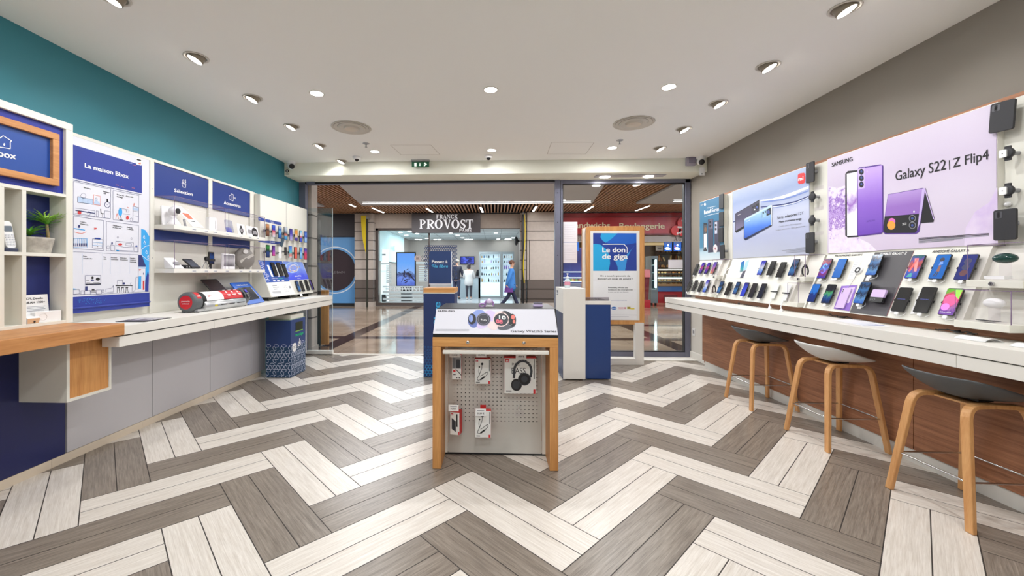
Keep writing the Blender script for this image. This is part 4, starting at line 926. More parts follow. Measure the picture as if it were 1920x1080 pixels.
t1 = thing('price_plate', 'small clear price plate at the foot of the sloped left board', 'plate', FSl(u, v, 0)); G().box_f(FSl, u-.03, u+.05, v-.02, v+.03, .001, .004, acry).obj('plate', t1); G().box_f(FSl, u-.025, u+.045, v-.015, v+.025, .0042, .0048, paper).obj('card', t1)

# ================================================================== on the left counter
cy = V((-2.71, 3.49, 1.03)); Yr = 4.26; r = .082
redp = mat('cutter_red', (206, 34, 44), .35); cgrey = mat('cutter_grey', (92, 96, 100), .4); csil = mat('cutter_silver', (196, 198, 200), .28, .6)
t0 = thing('film_cutter', 'red white and silver cylindrical film cutting machine lying on the left counter', 'machine', (-2.70, 3.87, ZT))
g = G(); g.lathe([(0, -.02), (.062, -.02), (.07, -.018), (.086, -.008), (.09, .004), (.09, .06), (.086, .075), (.07, .08), (0, .08)], cy, cgrey, 36, (0, 1, 0)); ec = g.obj('end_cap', t0)
Fd = Fr(cy+V((0, -.0205, 0)), (1, 0, 0), (0, 0, 1)); g = G(); g.disc(Fd, 0, 0, .060, .001, redp, 32); g.text('powered by', Fd, 0, .004, inkw, h=.012, wid=.076, w=.002, bold=.016); g.text('on demand', Fd, 0, -.016, inkw, h=.012, wid=.062, w=.002, bold=.016); g.obj('red_disc', ec)
def arc(g, y0, y1, rr, a0, a1, m, n=14):
    vs = []
    for i in range(n+1):
        a = math.radians(a0+(a1-a0)*i/n); p = V((cy.x+rr*math.cos(a), 0, cy.z+rr*math.sin(a))); vs += [V((p.x, y0, p.z)), V((p.x, y1, p.z))]
    g.add(vs, [(2*i, 2*i+1, 2*i+3, 2*i+2) for i in range(n)], m, True)
g = G(); arc(g, cy.y+.01, cy.y+.058, .0915, 20, 70, redp); g.obj('red_tab', ec); g = G()
Ft = Fr((cy.x+.0925*math.cos(.6), cy.y+.034, cy.z+.0925*math.sin(.6)), (0, 1, 0), (-math.sin(.6), 0, math.cos(.6))); g.text('3400', Ft, 0, -.006, inkw, h=.014, wid=.036, w=.001, bold=.026); g.obj('tab_lettering', ec)
g = G(); g.lathe([(.0, .08), (r, .08), (r, .70), (0, .70)], cy, black, 36, (0, 1, 0)); tb = g.obj('tube', t0)
g = G(); arc(g, cy.y+.13, cy.y+.37, r+.0012, 2, 150, paper); arc(g, cy.y+.365, cy.y+.66, r+.002, 2, 150, redp)
for k in range(3):
    y = cy.y+.44+k*.085; a = .85; Fk = Fr((cy.x+(r+.0025)*math.cos(a), y, cy.z+(r+.0025)*math.sin(a)), (0, 1, 0), (-math.sin(a), 0, math.cos(a)))
    g.rrect(Fk, -.009, .009, -.006, .018, .003, .0005, .001, inkw); g.box_f(Fk, -.025, .025, -.032, -.025, 0, .001, inkw); g.box_f(Fk, -.018, .018, -.042, -.037, -.001, .0012, inkw); g.box_f(Fk, -.02, .02, .034, .038, -.004, .0005, inkw)
a = .55; Fk = Fr((cy.x+(r+.002)*math.cos(a), cy.y+.2, cy.z+(r+.002)*math.sin(a)), (0, 1, 0), (-math.sin(a), 0, math.cos(a))); g.text('27', Fk, -.03, -.008, red, h=.022, w=.001); g.text('49€', Fk, .0, .004, red, h=.010, w=.001)
g.obj('wrap_print', tb)
g = G(); g.lathe([(0, .70), (.08, .70), (.088, .71), (.09, .76), (.082, .785), (0, .79)], cy, cgrey, 36, (0, 1, 0)); rc = g.obj('end_cap', t0)
a = .5; Fk = Fr((cy.x+.0905*math.cos(a), cy.y+.735, cy.z+.0905*math.sin(a)), (0, 1, 0), (-math.sin(a), 0, math.cos(a))); g = G(); g.rrect(Fk, -.022, .022, -.05, .05, .004, -.002, .002, black); g.rrect(Fk, -.016, .016, .012, .044, .002, .002, .0026, screen('keypad', [(0, (70, 70, 220)), (1, (120, 110, 240))], .1, 2, 'z', .8))
for k in range(6): g.rrect(Fk, -.014+(k % 2)*.015, -.002+(k % 2)*.015, -.042+(k//2)*.016, -.032+(k//2)*.016, .002, .002, .0026, greypl)
g.obj('keypad', rc)
g = G(); g.lathe([(0, .10), (.05, .10), (.056, .104), (.056, .69), (.05, .694), (0, .694)], cy+V((.045, 0, -.044)), csil, 28, (0, 1, 0)); g.obj('lower_roll', t0, label='silver lower roll')
g = G(); g.box(cy.x-.07, cy.x+.08, cy.y+.02, cy.y+.74, ZT+.008, ZT+.03, csil)
for yy in (.03, .70):
    for xx in (-.06, .07): g.cyl((cy.x+xx, cy.y+yy, ZT), (cy.x+xx, cy.y+yy, ZT+.012), .012, dark, seg=12)
g.obj('base', t0)
g = G(); g.box(cy.x+.0995, cy.x+.1018, cy.y+.21, cy.y+.25, .976, .992, mat('yellow_tag', (206, 186, 40), .5)); g.obj('sticker', t0, label='yellow sticker'); g = G()
for a, b in ((.30, .38), (.42, .5), (.54, .66)): g.box(cy.x+.0995, cy.x+.1018, cy.y+a, cy.y+b, .983, .99, dark)
g.obj('roll_print', t0)
# dark tablet behind it
t0 = thing('tablet', 'dark tablet tilted on a stand behind the red film cutter', 'tablet', (-2.86, 4.04, ZT)); F = Fr((-2.83, 3.965, 1.105), (0, 1, 0), (-.11, 0, .115))
g = G(); g.rrect(F, -.0, .235, 0, .165, .01, -.008, 0, dark); g.obj('body', t0, bevel=.001); g = G(); g.rrect(F, .01, .225, .012, .153, .003, 0, .0008, mat('tablet_off', (52, 42, 44), .12)); g.obj('screen', t0)
g = G(); g.tube([F(.1, .07, -.008), (-2.93, 4.07, 1.0), (-2.93, 4.07, ZT+.01)], .008, silver); g.cyl((-2.93, 4.07, ZT), (-2.93, 4.07, ZT+.012), .05, silver); g.obj('stand', t0)
# blue tablet sign
t0 = thing('tablet_sign', 'blue framed tablet sign with a dark screen at the right end of the film cutter', 'sign', (-2.71, 4.53, ZT)); b0, b1 = V((-2.672, 4.301, ZT+.001)), V((-2.742, 4.74, ZT+.001)); d = (b1-b0).normalized(); n = V((-d.y, d.x, 0)).normalized()
F = Fr(b0, d, n*.62+V((0, 0, .78))); Wb = (b1-b0).length; g = G(); g.rrect(F, 0, Wb, 0, .30, .012, 0, .012, mat('sign_frame_blue', (24, 92, 190), .4)); so = g.obj('frame', t0, bevel=.001); g = G(); g.rrect(F, .06, Wb-.06, .05, .225, .004, .012, .0135, mat('sign_screen', (26, 30, 44), .15)); g.line(F, [(Wb-.058, .05), (Wb-.058, .225)], .006, .0136, inkw); g.obj('screen', t0)
g = G(); g.text('Mobile Reconditionné', F, Wb/2, .25, inkw, h=.018, wid=Wb*.6, w=.0135, bold=.016); g.obj('lettering', so); g = G(); g.prism([F(.1, .01, 0), F(.1, .2, 0), F(.1, .2, 0)+n*.12-V((0, 0, .155))], d*.2, mat('sign_stand', (24, 80, 170), .5)); g.obj('stand', t0)
# leaflets
P4 = [uZ(*p, ZT+.001) for p in ((216, 603.6), (272, 603.8), (322, 596), (262, 596.4))]
for p in P4: p.x = min(p.x, -2.495)
t0 = thing('leaflet', 'black bordered printed mat lying on the white counter beside the oak worktop', 'leaflet', P4[0]); g = G(); g.prism(P4, (0, 0, .002), dark); so = g.obj('sheet', t0); g = G(); c_ = sum(P4, V())/4
q4 = [c_+(p-c_)*.86+V((0, 0, .0028)) for p in P4]; g.poly(q4, gradmat('mat_print', [(0, (40, 36, 44)), (.4, (120, 112, 124)), (.5, (220, 216, 224)), (1, (90, 84, 96))], 'y', 0, .3, 1.4, .5, 26)); g.obj('print', so)
t0 = thing('leaflet', 'pale flat leaflet on the far end of the left counter', 'leaflet', (-2.6, 5.55, ZT)); G().box(-2.68, -2.56, 5.35, 5.75, ZT+.0005, ZT+.0025, paper).obj('sheet', t0); G().box(-2.67, -2.57, 5.37, 5.55, ZT+.0026, ZT+.0032, mat('print_bluegrey', (150, 170, 200), .5)).obj('print', t0)

# ================================================================== blue recycling bin
bx0, bx1, by0, by1 = -2.806, -2.495, 4.887, 5.272
t0 = thing('recycling_bin', 'dark blue recycling bin with white loop pattern below the counter end', 'bin', (-2.65, 5.08, 0)); bb = mat('bin_blue', (36, 62, 118), .45); bt = mat('bin_teal', (24, 62, 96), .45)
g = G(); g.box(bx0, bx1, by0, by1, .003, .705, bb); so = g.obj('body', t0, bevel=.003); g = G(); g.box(bx0+.02, bx1-.015, by0+.03, by1-.02, .712, .762, lam); g.box(bx0, bx1-.002, by0, by1, .705, .712, mat('lid_trim', (150, 168, 146), .5)); g.obj('lid', t0, bevel=.003)
g = G(); loop = mat('loop_white', (196, 204, 226), .5)
def loops(F, W, u_off):
    px_, py_ = .0965, .151; n_ = int(W/px_)+2
    def el(u, v, rot):
        pts = []; 
        for i in range(15):
            a = 2*math.pi*i/14; x, y = .028*math.cos(a), .0165*math.sin(a); pts.append((u+x*math.cos(rot)-y*math.sin(rot), v+x*math.sin(rot)+y*math.cos(rot)))
        for (a, b) in zip(pts[:-1], pts[1:]):
            if 0.002 < a[0] < W-.002 and 0.002 < b[0] < W-.002 and a[1] > .006 and b[1] > .006: g.line(F, [a, b], .0055, .0012, loop)
    for r_ in range(4):
        v0 = .392-r_*py_
        for c_ in range(-1, n_):
            u = c_*px_+u_off
            el(u, v0, 0); el(u-.022, v0-.032, -1.05); el(u+.045, v0-.076, 0)
            if r_ < 3: el(u-.024, v0-.112, 1.05); el(u+.022, v0-.112, -1.05)
for F, W, o in ((Fr((bx0, by0, 0), (1, 0, 0), (0, 0, 1)), bx1-bx0, .035), (Fr((bx1, by0, 0), (0, 1, 0), (0, 0, 1)), by1-by0, .02)):
    g.box_f(F, .001, W-.001, .004, .375, .0003, .0008, bt); loops(F, W, o)
g.obj('loop_pattern', so)
F = Fr((bx1, by0, 0), (0, 1, 0), (0, 0, 1)); g = G(); gn = mat('bin_green', (30, 190, 130), .5); g.box_f(F, .12, .31, .56, .665, .0005, .002, mat('slot_dark', (14, 34, 10), .3)); g.box_f(F, .12, .31, .548, .556, .0005, .002, mat('lime', (150, 210, 60), .5)); g.text('recyclage', F, .215, .49, gn, h=.04, wid=.21, w=.002, bold=.026)
g.disc(F, .09, .36, .055, .0016, paper, 28); g.box_f(F, .06, .12, .37, .376, .0017, .002, inkg); g.box_f(F, .065, .115, .35, .356, .0017, .002, inkg)
g.line(F, [(.19, .42), (.19, .36), (.25, .36), (.25, .42)], .010, .002, inkw); g.line(F, [(.22, .45), (.22, .385)], .012, .002, inkw); g.line(F, [(.205, .40), (.22, .385), (.235, .40)], .01, .002, inkw); g.obj('slot_and_print', so)
# ================================================================== right side: counter, displays, stools
RX = 2.84
t0 = thing('counter', 'long white two layer counter along the right wall above the stools', 'counter', (2.68, 3.5, .80))
g = G(); g.box(2.395, 2.953, .9, 5.86, .872, ZT, white); g.obj('top_slab', t0, bevel=.002); G().box(2.41, 2.95, .9, 5.84, .866, .872, dark).obj('shadow_joint', t0)
ys = [.9, 2.225, 2.925, 4.36, 5.855]
for a, b in zip(ys[:-1], ys[1:]): G().box(2.40, 2.53, a+.0012, b-.0012, .80, .866, white).obj('apron', t0, bevel=.001)
G().box(2.53, 2.953, .9, 5.7, .845, .865, white).obj('underside', t0)
t0 = thing('base_cabinet', 'walnut veneered base of the right counter with a white plinth', 'cabinet', (2.89, 3.3, 0))
for a, b in ((.9, 2.877), (2.881, 5.694)): G().box(2.828, 2.85, a, b, .096, .845, walnut).obj('walnut_panel', t0, bevel=.001)
G().box(2.85, 2.953, 5.672, 5.694, .06, .845, walnut).obj('end_panel', t0)
for a, b in ((.9, 2.2), (2.202, 3.6), (3.602, 5.0), (5.002, 5.66)): G().box(2.842, 2.856, a, b, 0, .096, mat('plinth_white', (222, 220, 214), .45)).obj('plinth', t0)

# wood backing on the wall and on the counter
tag(G().box(2.90, 2.953, .9, 5.82, .986, 2.293, walnut).obj('walnut_backboard', None, loc=(2.92, 3.3, .986), bevel=.001), 'walnut veneer backboard on the wall behind the right displays', 'backboard')
tag(G().box(2.735, 2.953, .9, 5.70, ZT+.0005, .984, walnut).obj('walnut_riser', None, loc=(2.84, 3.3, ZT), bevel=.001), 'low walnut riser on the right counter carrying the display boards', 'riser')
FP = FRr(RX); FST = FRr(2.876)
FSR = Fr((2.66, 0, .988), (0, -1, 0), (.18, 0, .457))
modlab = ('white phone display nearest the fixed pane with a teal poster', 'white phone display in the middle of the right counter with a silver blue poster', 'white phone display nearest the camera with the large lilac poster')
def module(ya, yp, yb, label):
    """display unit: poster from ya to yp (far to near), accessory strip yp..yb, sloped board below"""
    t_ = thing('phone_display', label, 'phone display', (2.85, (ya+yb)/2, .985))
    G().box(RX+.002, 2.899, yp, ya, 1.447, 2.262, lam).obj('poster_box', t_, bevel=.001)
    G().box(2.877, 2.899, yb, yp-.001, 1.447, 2.262, lam).obj('accessory_panel', t_)
    G().box(RX+.02, 2.899, yb-.018, yb-.001, 1.447, 2.266, lam).obj('divider', t_, bevel=.001)
    pts = [V((2.899, ya, 1.446)), V((RX, ya, 1.446)), V((2.662, ya, .988)), V((2.899, ya, .988))]
    g = G(); g.prism(pts, (0, yp+.02-ya, 0), lam); sb = g.obj('sloped_board', t_, bevel=.001)
    p2 = [V((2.899, yp+.02, 1.446)), V((2.868, yp+.02, 1.446)), V((2.70, yp+.02, .988)), V((2.899, yp+.02, .988))]
    G().prism(p2, (0, yb-yp-.02, 0), lam).obj('recessed_board', t_)
    p3 = [V((2.899, yb-.001, 1.446)), V((RX-.004, yb-.001, 1.446)), V((2.658, yb-.001, .986)), V((2.899, yb-.001, .986))]
    G().prism(p3, (0, -.016, 0), lam).obj('cheek', t_, bevel=.001)
    return t_, sb
mo, sbo = module(5.784, 5.184, 5.06, modlab[0]); mx, sbx = module(4.998, 3.806, 3.64, modlab[1]); ms, sbs = module(3.606, 2.427, 2.14, modlab[2])
t0 = thing('phone_display', 'blank white sloped display board at the right edge of the picture', 'phone display', (2.85, 1.6, .985))
G().prism([V((2.899, 2.115, 1.446)), V((RX, 2.115, 1.446)), V((2.64, 2.115, .95)), V((2.899, 2.115, .95))], (0, -1, 0), lam).obj('sloped_board', t0, bevel=.001); G().box(2.877, 2.899, 1.1, 2.115, 1.447, 2.262, lam).obj('accessory_panel', t0)

# ---- posters
def poster(name, label, ya, yb, ground):
    t_ = thing(name, label, 'poster', (RX, (ya+yb)/2, 1.46)); so = G().box(RX-.003, RX+.0015, yb+.002, ya-.002, 1.458, 2.256, ground).obj('sheet', t_); return t_, so
FP2 = FRr(RX-.003)
# teal phone poster, far end
og = gradmat('teal_poster', [(0, (206, 216, 222)), (.14, (176, 200, 212)), (.22, (66, 128, 160)), (.6, (40, 104, 140)), (1, (52, 112, 150))], 'z', 0, .8, .03)
t0, so = poster('poster', 'teal phone poster at the far end of the right displays with a footballer on screen', 5.784, 5.184, og)
g = G(); A = Art(g, FP2, 1280, 300, 3.6, .001); pur = mat('phone_violet', (62, 56, 78), .35); pur2 = mat('phone_violet_dark', (30, 28, 40), .35)
A.t('oppo', (122, 308), (142, 303), 8, inkw, bold=.016); A.c(151, 300, 6, 10, inkw); A.t("L'inspiration", (168, 327), (222, 314), 8, inkw); A.t('Reno8', (146, 366), (194, 354), 26, inkw, bold=.028); A.t('Series', (199, 352), (246, 342), 26, inkw); A.t('5G', (258, 264), (272, 260), 13, inkw, bold=.026)
A.l([(148, 380), (244, 357)], .004, inkw)
A.p([(141, 424), (166, 428), (166, 614), (141, 616)], pur2); A.p([(144, 440), (164, 438), (164, 606), (144, 610)], mat('photo_grey', (70, 74, 80), .5), .0004); A.c(155, 470, 8, 16, mat('skin_print', (120, 84, 66), .5), .0008); A.p([(144, 500), (165, 496), (165, 600), (144, 604)], mat('shirt_print', (220, 222, 228), .5), .0007); A.p([(146, 590), (160, 588), (160, 604), (146, 606)], inkk, .0010)
A.p([(172, 402), (206, 396), (208, 622), (172, 626)], pur, .0012); A.p([(182, 404), (206, 400), (206, 465), (182, 468)], mat('phone_violet_mid', (92, 86, 108), .35), .0016); A.c(188, 420, 6, 9, inkk, .002); A.c(188, 446, 6, 9, inkk, .002); A.c(197, 452, 3, 5, inkg, .0022)
A.p([(214, 414), (252, 406), (254, 620), (216, 622)], pur, .0010); A.p([(218, 420), (234, 416), (234, 496), (218, 498)], mat('phone_violet_lit', (190, 190, 206), .35), .0014); A.c(225, 440, 6, 9, inkk, .0018); A.c(225, 466, 6, 9, inkk, .0018)
ball = mat('ball_print', (226, 220, 222), .5); A.c(222, 598, 15, 28, ball, .002); A.c(222, 598, 5, 9, mat('ball_dot', (170, 110, 120), .5), .0024); A.o(222, 598, 10, 18, .002, mat('ball_dot', (0, 0, 0)), .0023)
g.obj('print', so)
# silver blue poster
xg = gradmat('silver_poster', [(0, (186, 190, 206)), (.25, (172, 178, 206)), (.5, (188, 194, 216)), (.8, (146, 162, 200)), (1, (180, 192, 216))], 'z', 0, .8, .35, .4, 1.6, 0, (1, .4, 1))
t0, so = poster('poster', 'silver blue poster with two angled phones in the middle of the right displays', 4.998, 3.806, xg)
g = G(); A = Art(g, FP2, 1370, 320, 6.35, .001)
wav = mat('wave_navy', (28, 44, 112), .4); wavl = mat('wave_pale', (228, 234, 248), .4); wavm = mat('wave_mid', (112, 134, 196), .4)
def ribbon(y0s, th, m, dw): 
    top = [(360, y0s[0]), (500, y0s[1]), (640, y0s[2]), (780, y0s[3]), (930, y0s[4])]
    for (x0, a), (x1, b) in zip(top[:-1], top[1:]): A.p([(x0, a), (x1, b), (x1, b+th*(1.2 if x1 < 900 else .9)), (x0, a+th)], m, dw)
ribbon((350, 330, 290, 240, 180), 34, wavl, 0); ribbon((366, 352, 330, 286, 232), 16, wavm, .0003); ribbon((428, 412, 392, 360, 296), 14, wav, .0004); ribbon((448, 440, 420, 384, 322), 6, wavm, .0005); ribbon((440, 428, 408, 376, 312), 8, wavl, .0003)
A.l([(30, 612), (60, 604)], .012, wav); A.l([(30, 626), (60, 618)], .008, wavl)
dkp = gradmat('violet_phone', [(0, (120, 110, 140)), (.4, (76, 70, 96)), (1, (52, 48, 70))], 'z', .35, .62, .1, .3)
blp = gradmat('blue_phone', [(0, (36, 66, 170)), (.45, (66, 120, 216)), (1, (170, 210, 240))], 'z', .18, .5, .1, .3)
A.p([(54, 512), (345, 345), (356, 352), (352, 560), (70, 742), (54, 726)], inkk, .0008); A.p([(58, 514), (344, 356), (346, 545), (62, 716)], dkp, .0012); A.p([(345, 345), (356, 350), (352, 550), (344, 548)], wavl, .0013)
A.p([(250, 420), (342, 368), (342, 480), (250, 516)], mat('cam_plate', (56, 52, 70), .3), .0016); A.p([(304, 402), (340, 382), (340, 452), (304, 466)], inkk, .002); A.c(318, 436, 12, 16, mat('lens_blue', (60, 80, 150), .3), .0024); A.c(268, 436, 8, 10, inkk, .002); A.c(292, 424, 8, 10, inkk, .002); A.c(288, 464, 9, 8, inkw, .002)
A.t('xiaomi', (88, 536), (124, 520), 12, inkw, bold=.026, dw=.0018)
A.p([(160, 590), (490, 404), (498, 412), (494, 655), (180, 830), (160, 812)], mat('edge_navy', (30, 36, 70), .3), .0024); A.p([(166, 594), (486, 418), (490, 640), (168, 808)], blp, .0028); A.p([(168, 574), (490, 404), (494, 424), (168, 596)], mat('edge_silver', (190, 214, 236), .3), .003); A.p([(488, 408), (498, 412), (494, 650), (486, 648)], wavl, .0031)
A.p([(378, 488), (484, 430), (484, 520), (378, 566)], mat('cam_plate2', (150, 190, 220), .3), .0032); A.p([(432, 464), (482, 440), (482, 520), (432, 540)], inkk, .0036); A.c(456, 492, 17, 22, mat('lens_blue', (0, 0, 0)), .004); A.c(394, 502, 8, 13, inkk, .0036); A.c(418, 490, 8, 13, inkk, .0036); A.l([(380, 490), (380, 562)], .004, inkk, .0036)
A.t('xiaomi', (196, 610), (236, 592), 13, inkw, bold=.026, dw=.0034)
A.t('Série', (556, 580), (630, 566), 34, inkk, dw=.0006); A.t('xiaomi', (646, 560), (796, 530), 32, inkk, bold=.026, dw=.0006); A.t('12T', (812, 528), (870, 518), 34, inkk, dw=.0006)
A.t('Make moments mega', (578, 622), (846, 582), 26, inkk, bold=.006, dw=.0006); A.t('Caméra ultime 200 mégapixels', (576, 672), (846, 634), 15, inkg, dw=.0006); A.t('Longue autonomie - Ultra performant', (540, 716), (890, 668), 17, inkg, dw=.0006)
for i, (a, b) in enumerate(((780, 892), (610, 892), (690, 892), (660, 892), (672, 892))): A.l([(a, 940-(a-600)*.1+i*12-(892-a)*0), (b, 912+i*12)], .003, inkg, .0006)
A.c(846, 92, 46, 64, mat('logo_red', (214, 34, 40), .4), .0008); A.p([(802, 50), (820, 34), (874, 24), (890, 40), (890, 134), (874, 150), (818, 160), (802, 142)], MATS['logo_red'], .0009); A.t('mi', (810, 122), (868, 110), 46, inkw, bold=.034, dw=.0014)
g.obj('print', so)
# lilac poster
sg = gradmat('lilac_poster', [(0, (208, 194, 216)), (.4, (210, 200, 218)), (.7, (198, 186, 208)), (1, (206, 196, 214))], 'z', 0, .8, .25, .4, 1.4)
t0, so = poster('poster', 'large lilac poster with a purple phone pair nearest the camera', 3.606, 2.427, sg)
g = G(); A = Art(g, FP2, 1500, 160, 3.376, .001)
spl = gradmat('splash', [(0, (236, 226, 242)), (.42, (222, 206, 234)), (.5, (140, 92, 184)), (.62, (196, 170, 222)), (.75, (132, 84, 180)), (1, (228, 214, 238))], 'z', .0, .5, 1.5, .4, 26)
spl2 = gradmat('splash_soft', [(0, (226, 212, 234)), (.5, (206, 186, 224)), (1, (226, 214, 234))], 'z', 0, .4, 1.2, .4, 9)
A.p([(182, 640), (240, 650), (290, 632), (292, 950), (360, 960), (440, 1000), (490, 1048), (182, 1064)], spl); A.p([(1250, 640), (1254, 1006), (1040, 1016), (1050, 900), (1110, 800), (1200, 740)], spl2)
def at2(p): return p
A.t('SAMSUNG', (203, 516), (334, 478), 26, inkk, bold=.028, dw=.0006); A.t('Galaxy S22', (606, 604), (926, 532), 62, inkk, bold=.006, dw=.0006); A.l([(946, 474), (948, 534)], .005, inkk, .0006); A.t('Z Flip4', (970, 522), (1196, 466), 62, inkk, bold=.006, dw=.0006)
ph = gradmat('purple_back', [(0, (108, 66, 178)), (.5, (140, 98, 200)), (1, (188, 158, 226))], 'z', .12, .6, .12, .3); lil = mat('edge_lilac', (196, 176, 224), .3)
A.p([(288, 560), (304, 542), (372, 536), (372, 960), (304, 964), (288, 950)], inkk, .0008); A.p([(298, 560), (366, 546), (366, 950), (300, 954)], gradmat('screen_print', [(0, (236, 230, 244)), (.5, (240, 238, 246)), (.62, (150, 100, 190)), (.8, (236, 230, 244)), (1, (230, 224, 240))], 'z', 0, .6, .5, .4, 9), .0012)
A.p([(364, 536), (376, 520), (512, 500), (528, 508), (530, 926), (516, 940), (380, 956), (364, 948)], mat('purple_edge', (84, 50, 140), .3), .0016); A.p([(368, 532), (520, 506), (524, 930), (370, 950)], ph, .002)
A.p([(366, 530), (412, 520), (412, 650), (372, 660)], lil, .0024)
for y in (548, 588, 628): A.c(392, y, 15, 19, inkk, .0028); A.c(392, y-3, 6, 8, mat('lens_blue', (0, 0, 0)), .0032)
A.c(428, 544, 5, 6, lil, .0026); A.t('SAMSUNG', (424, 868), (478, 858), 12, MATS['purple_edge'], dw=.0024)
fl = gradmat('flip_back', [(0, (150, 110, 190)), (1, (206, 184, 232))], 'z', .3, .52, .1, .3)
A.p([(558, 690), (775, 650), (796, 652), (756, 926), (738, 940), (540, 942), (524, 926)], MATS['purple_edge'], .0008); A.p([(560, 692), (776, 654), (756, 812), (540, 830)], fl, .0012); A.p([(538, 830), (756, 814), (744, 920), (730, 934), (544, 936), (530, 922)], inkk, .0014)
A.p([(780, 652), (796, 650), (852, 840), (846, 866), (760, 874), (752, 860)], inkk, .0006); A.p([(776, 654), (796, 650), (762, 870), (744, 916)], lil, .0016); A.l([(792, 652), (850, 848)], .006, lil, .0018)
A.c(580, 886, 26, 28, mat('dial_orange', (240, 160, 60), .4), .0018); A.c(584, 862, 22, 22, mat('dial_pink', (220, 110, 190), .4), .0017); A.t('20:22', (650, 886), (676, 882), 14, inkw, dw=.0018)
for y in (842, 886): A.c(714, y, 22, 22, inkg, .0017); A.c(714, y, 18, 18, inkk, .002); A.c(714, y, 8, 8, mat('lens_blue', (0, 0, 0)), .0024)
A.c(724, 800, 5, 6, inkw, .0016)
for i in range(5): A.l([(752, 968+i*7), (1198-i*55*(i > 2), 938+i*7+(i > 2)*i*3)], .004, inkk if i < 2 else inkg, .0006)
g.obj('print', so)

# ---- prints on the sloped boards
g = G(); A = Art(g, FSR, 1480, 440, 4.364, .001); grd = mat('board_graphite', (70, 68, 72), .45)
A.p([(702, 146), (1022, 130), (794, 668), (494, 636)], grd); A.t('PHOTOPHONES GALAXY S', (372, 182), (596, 172), 14, inkk, bold=.005, dw=.0006, shear=0); A.t('PLIABLES GALAXY Z', (744, 168), (960, 162), 17, inkw, bold=.026, dw=.0008); A.t('AWESOME GALAXY A', (1170, 150), (1470, 140), 20, inkk, bold=.005, dw=.0006)
A.l([(1024, 130), (796, 668)], .003, mat('thin_red', (130, 40, 60), .5), .0006)
A.p([(428, 420), (558, 412), (492, 626), (364, 606)], mat('card_violet', (136, 98, 190), .4), .0006); A.p([(470, 436), (540, 430), (490, 560), (420, 560)], MATS['splash_soft'], .0008)
def cardpx(A, x, y, w_=56, h_=150, sk=62):
    A.p([(x, y), (x+w_, y-4), (x+w_-sk, y+h_), (x-sk, y+h_+2)], paper, .0006)
    for i in range(7): k = (i+1)/9; A.l([(x-sk*k+6, y+h_*k), (x-sk*k+w_*.7, y+h_*k-3)], .002, inkg, .0009)
for x, y in ((395, 225), (535, 215)): cardpx(A, x, y)
for x, y, h_ in ((1010, 210, 165), (1205, 210, 170), (1420, 210, 175), (895, 470, 165), (1065, 468, 180), (1290, 475, 190)): cardpx(A, x, y, 60, h_, 75)
for x, y in ((640, 330), (575, 560)): A.p([(x, y), (x+30, y), (x+10, y+48), (x-20, y+46)], paper, .0008)
g.obj('print', sbs)
g = G(); A = Art(g, FSR, 1280, 300, 3.6, .001)
A.p([(336, 672), (540, 660), (520, 690), (478, 800), (300, 792)], mat('card_pale', (222, 222, 226), .5)); A.o(350, 760, 60, 36, .01, mat('swoosh', (238, 238, 242), .5), .0004); A.p([(396, 690), (420, 676), (410, 752), (386, 760)], S_('tealred'), .0008); A.p([(424, 690), (452, 672), (432, 740), (412, 748)], mat('print_sky', (150, 190, 226), .4), .0008); A.p([(408, 752), (428, 744), (410, 796), (386, 798)], mat('print_ink2', (50, 48, 70), .4), .001)
for i in range(3): A.l([(480, 690+i*6), (512, 686+i*6)], .002, inkg, .0006); A.l([(340, 712+i*6), (382, 708+i*6)], .002, inkg, .0006)
g.obj('print', sbx)

# ---- phones on the right boards
def ph2(A, F, b, tp, scr, label, group, ratio=.46, **k):
    u, v0 = A.at(*b); _, v1 = A.at(*tp); H = v1-v0; return phone(F, u, v0, H*ratio, H, scr, label, group, gap=.02, **k)
A = Art(G(), FSR, 1280, 300, 3.6); GO = 'phones on the far right display'
for i, (b, tp, s, d) in enumerate((((85, 782), (108, 706), off, 'dark'), ((127, 772), (148, 697), S_('neon'), 'neon purple'), ((165, 773), (192, 697), S_('neon'), 'neon purple'), ((208, 772), (238, 693), S_('pinksky'), 'pink'))):
    ph2(A, FSR, b, tp, s, '%s phone, %s in the upper row under the teal poster' % (d, ORD[i]), GO)
for i, (b, tp, s, d) in enumerate((((40, 893), (65, 816), off, 'dark'), ((78, 890), (102, 816), off, 'dark'), ((116, 896), (145, 820), off, 'dark'), ((155, 898), (182, 815), S_('icy'), 'icy blue'))):
    ph2(A, FSR, b, tp, s, '%s phone, %s in the lower row under the teal poster' % (d, ORD[i]), GO)
GX = 'phones on the middle right display'
for i, (b, tp, s, d) in enumerate((((530, 783), (568, 685), S_('icy'), 'icy blue'), ((595, 785), (640, 688), off, 'dark'), ((660, 800), (705, 695), off, 'dark'), ((745, 788), (790, 676), S_('deep'), 'dark blue'))):
    ph2(A, FSR, b, tp, s, '%s phone, %s in the upper row under the silver blue poster' % (d, ORD[i]), GX)
for i, (b, tp, s, d) in enumerate((((252, 905), (285, 824), S_('deep'), 'dark blue'), ((304, 918), (337, 830), off, 'brown black'), ((362, 912), (393, 828), S_('deep'), 'dark blue'), ((415, 926), (450, 832), S_('royal'), 'bright blue'), ((468, 936), (507, 838), off, 'black'), ((530, 940), (572, 840), off, 'brown black'))):
    ph2(A, FSR, b, tp, s, '%s phone, %s in the lower row under the silver blue poster' % (d, ORD[i]), GX)
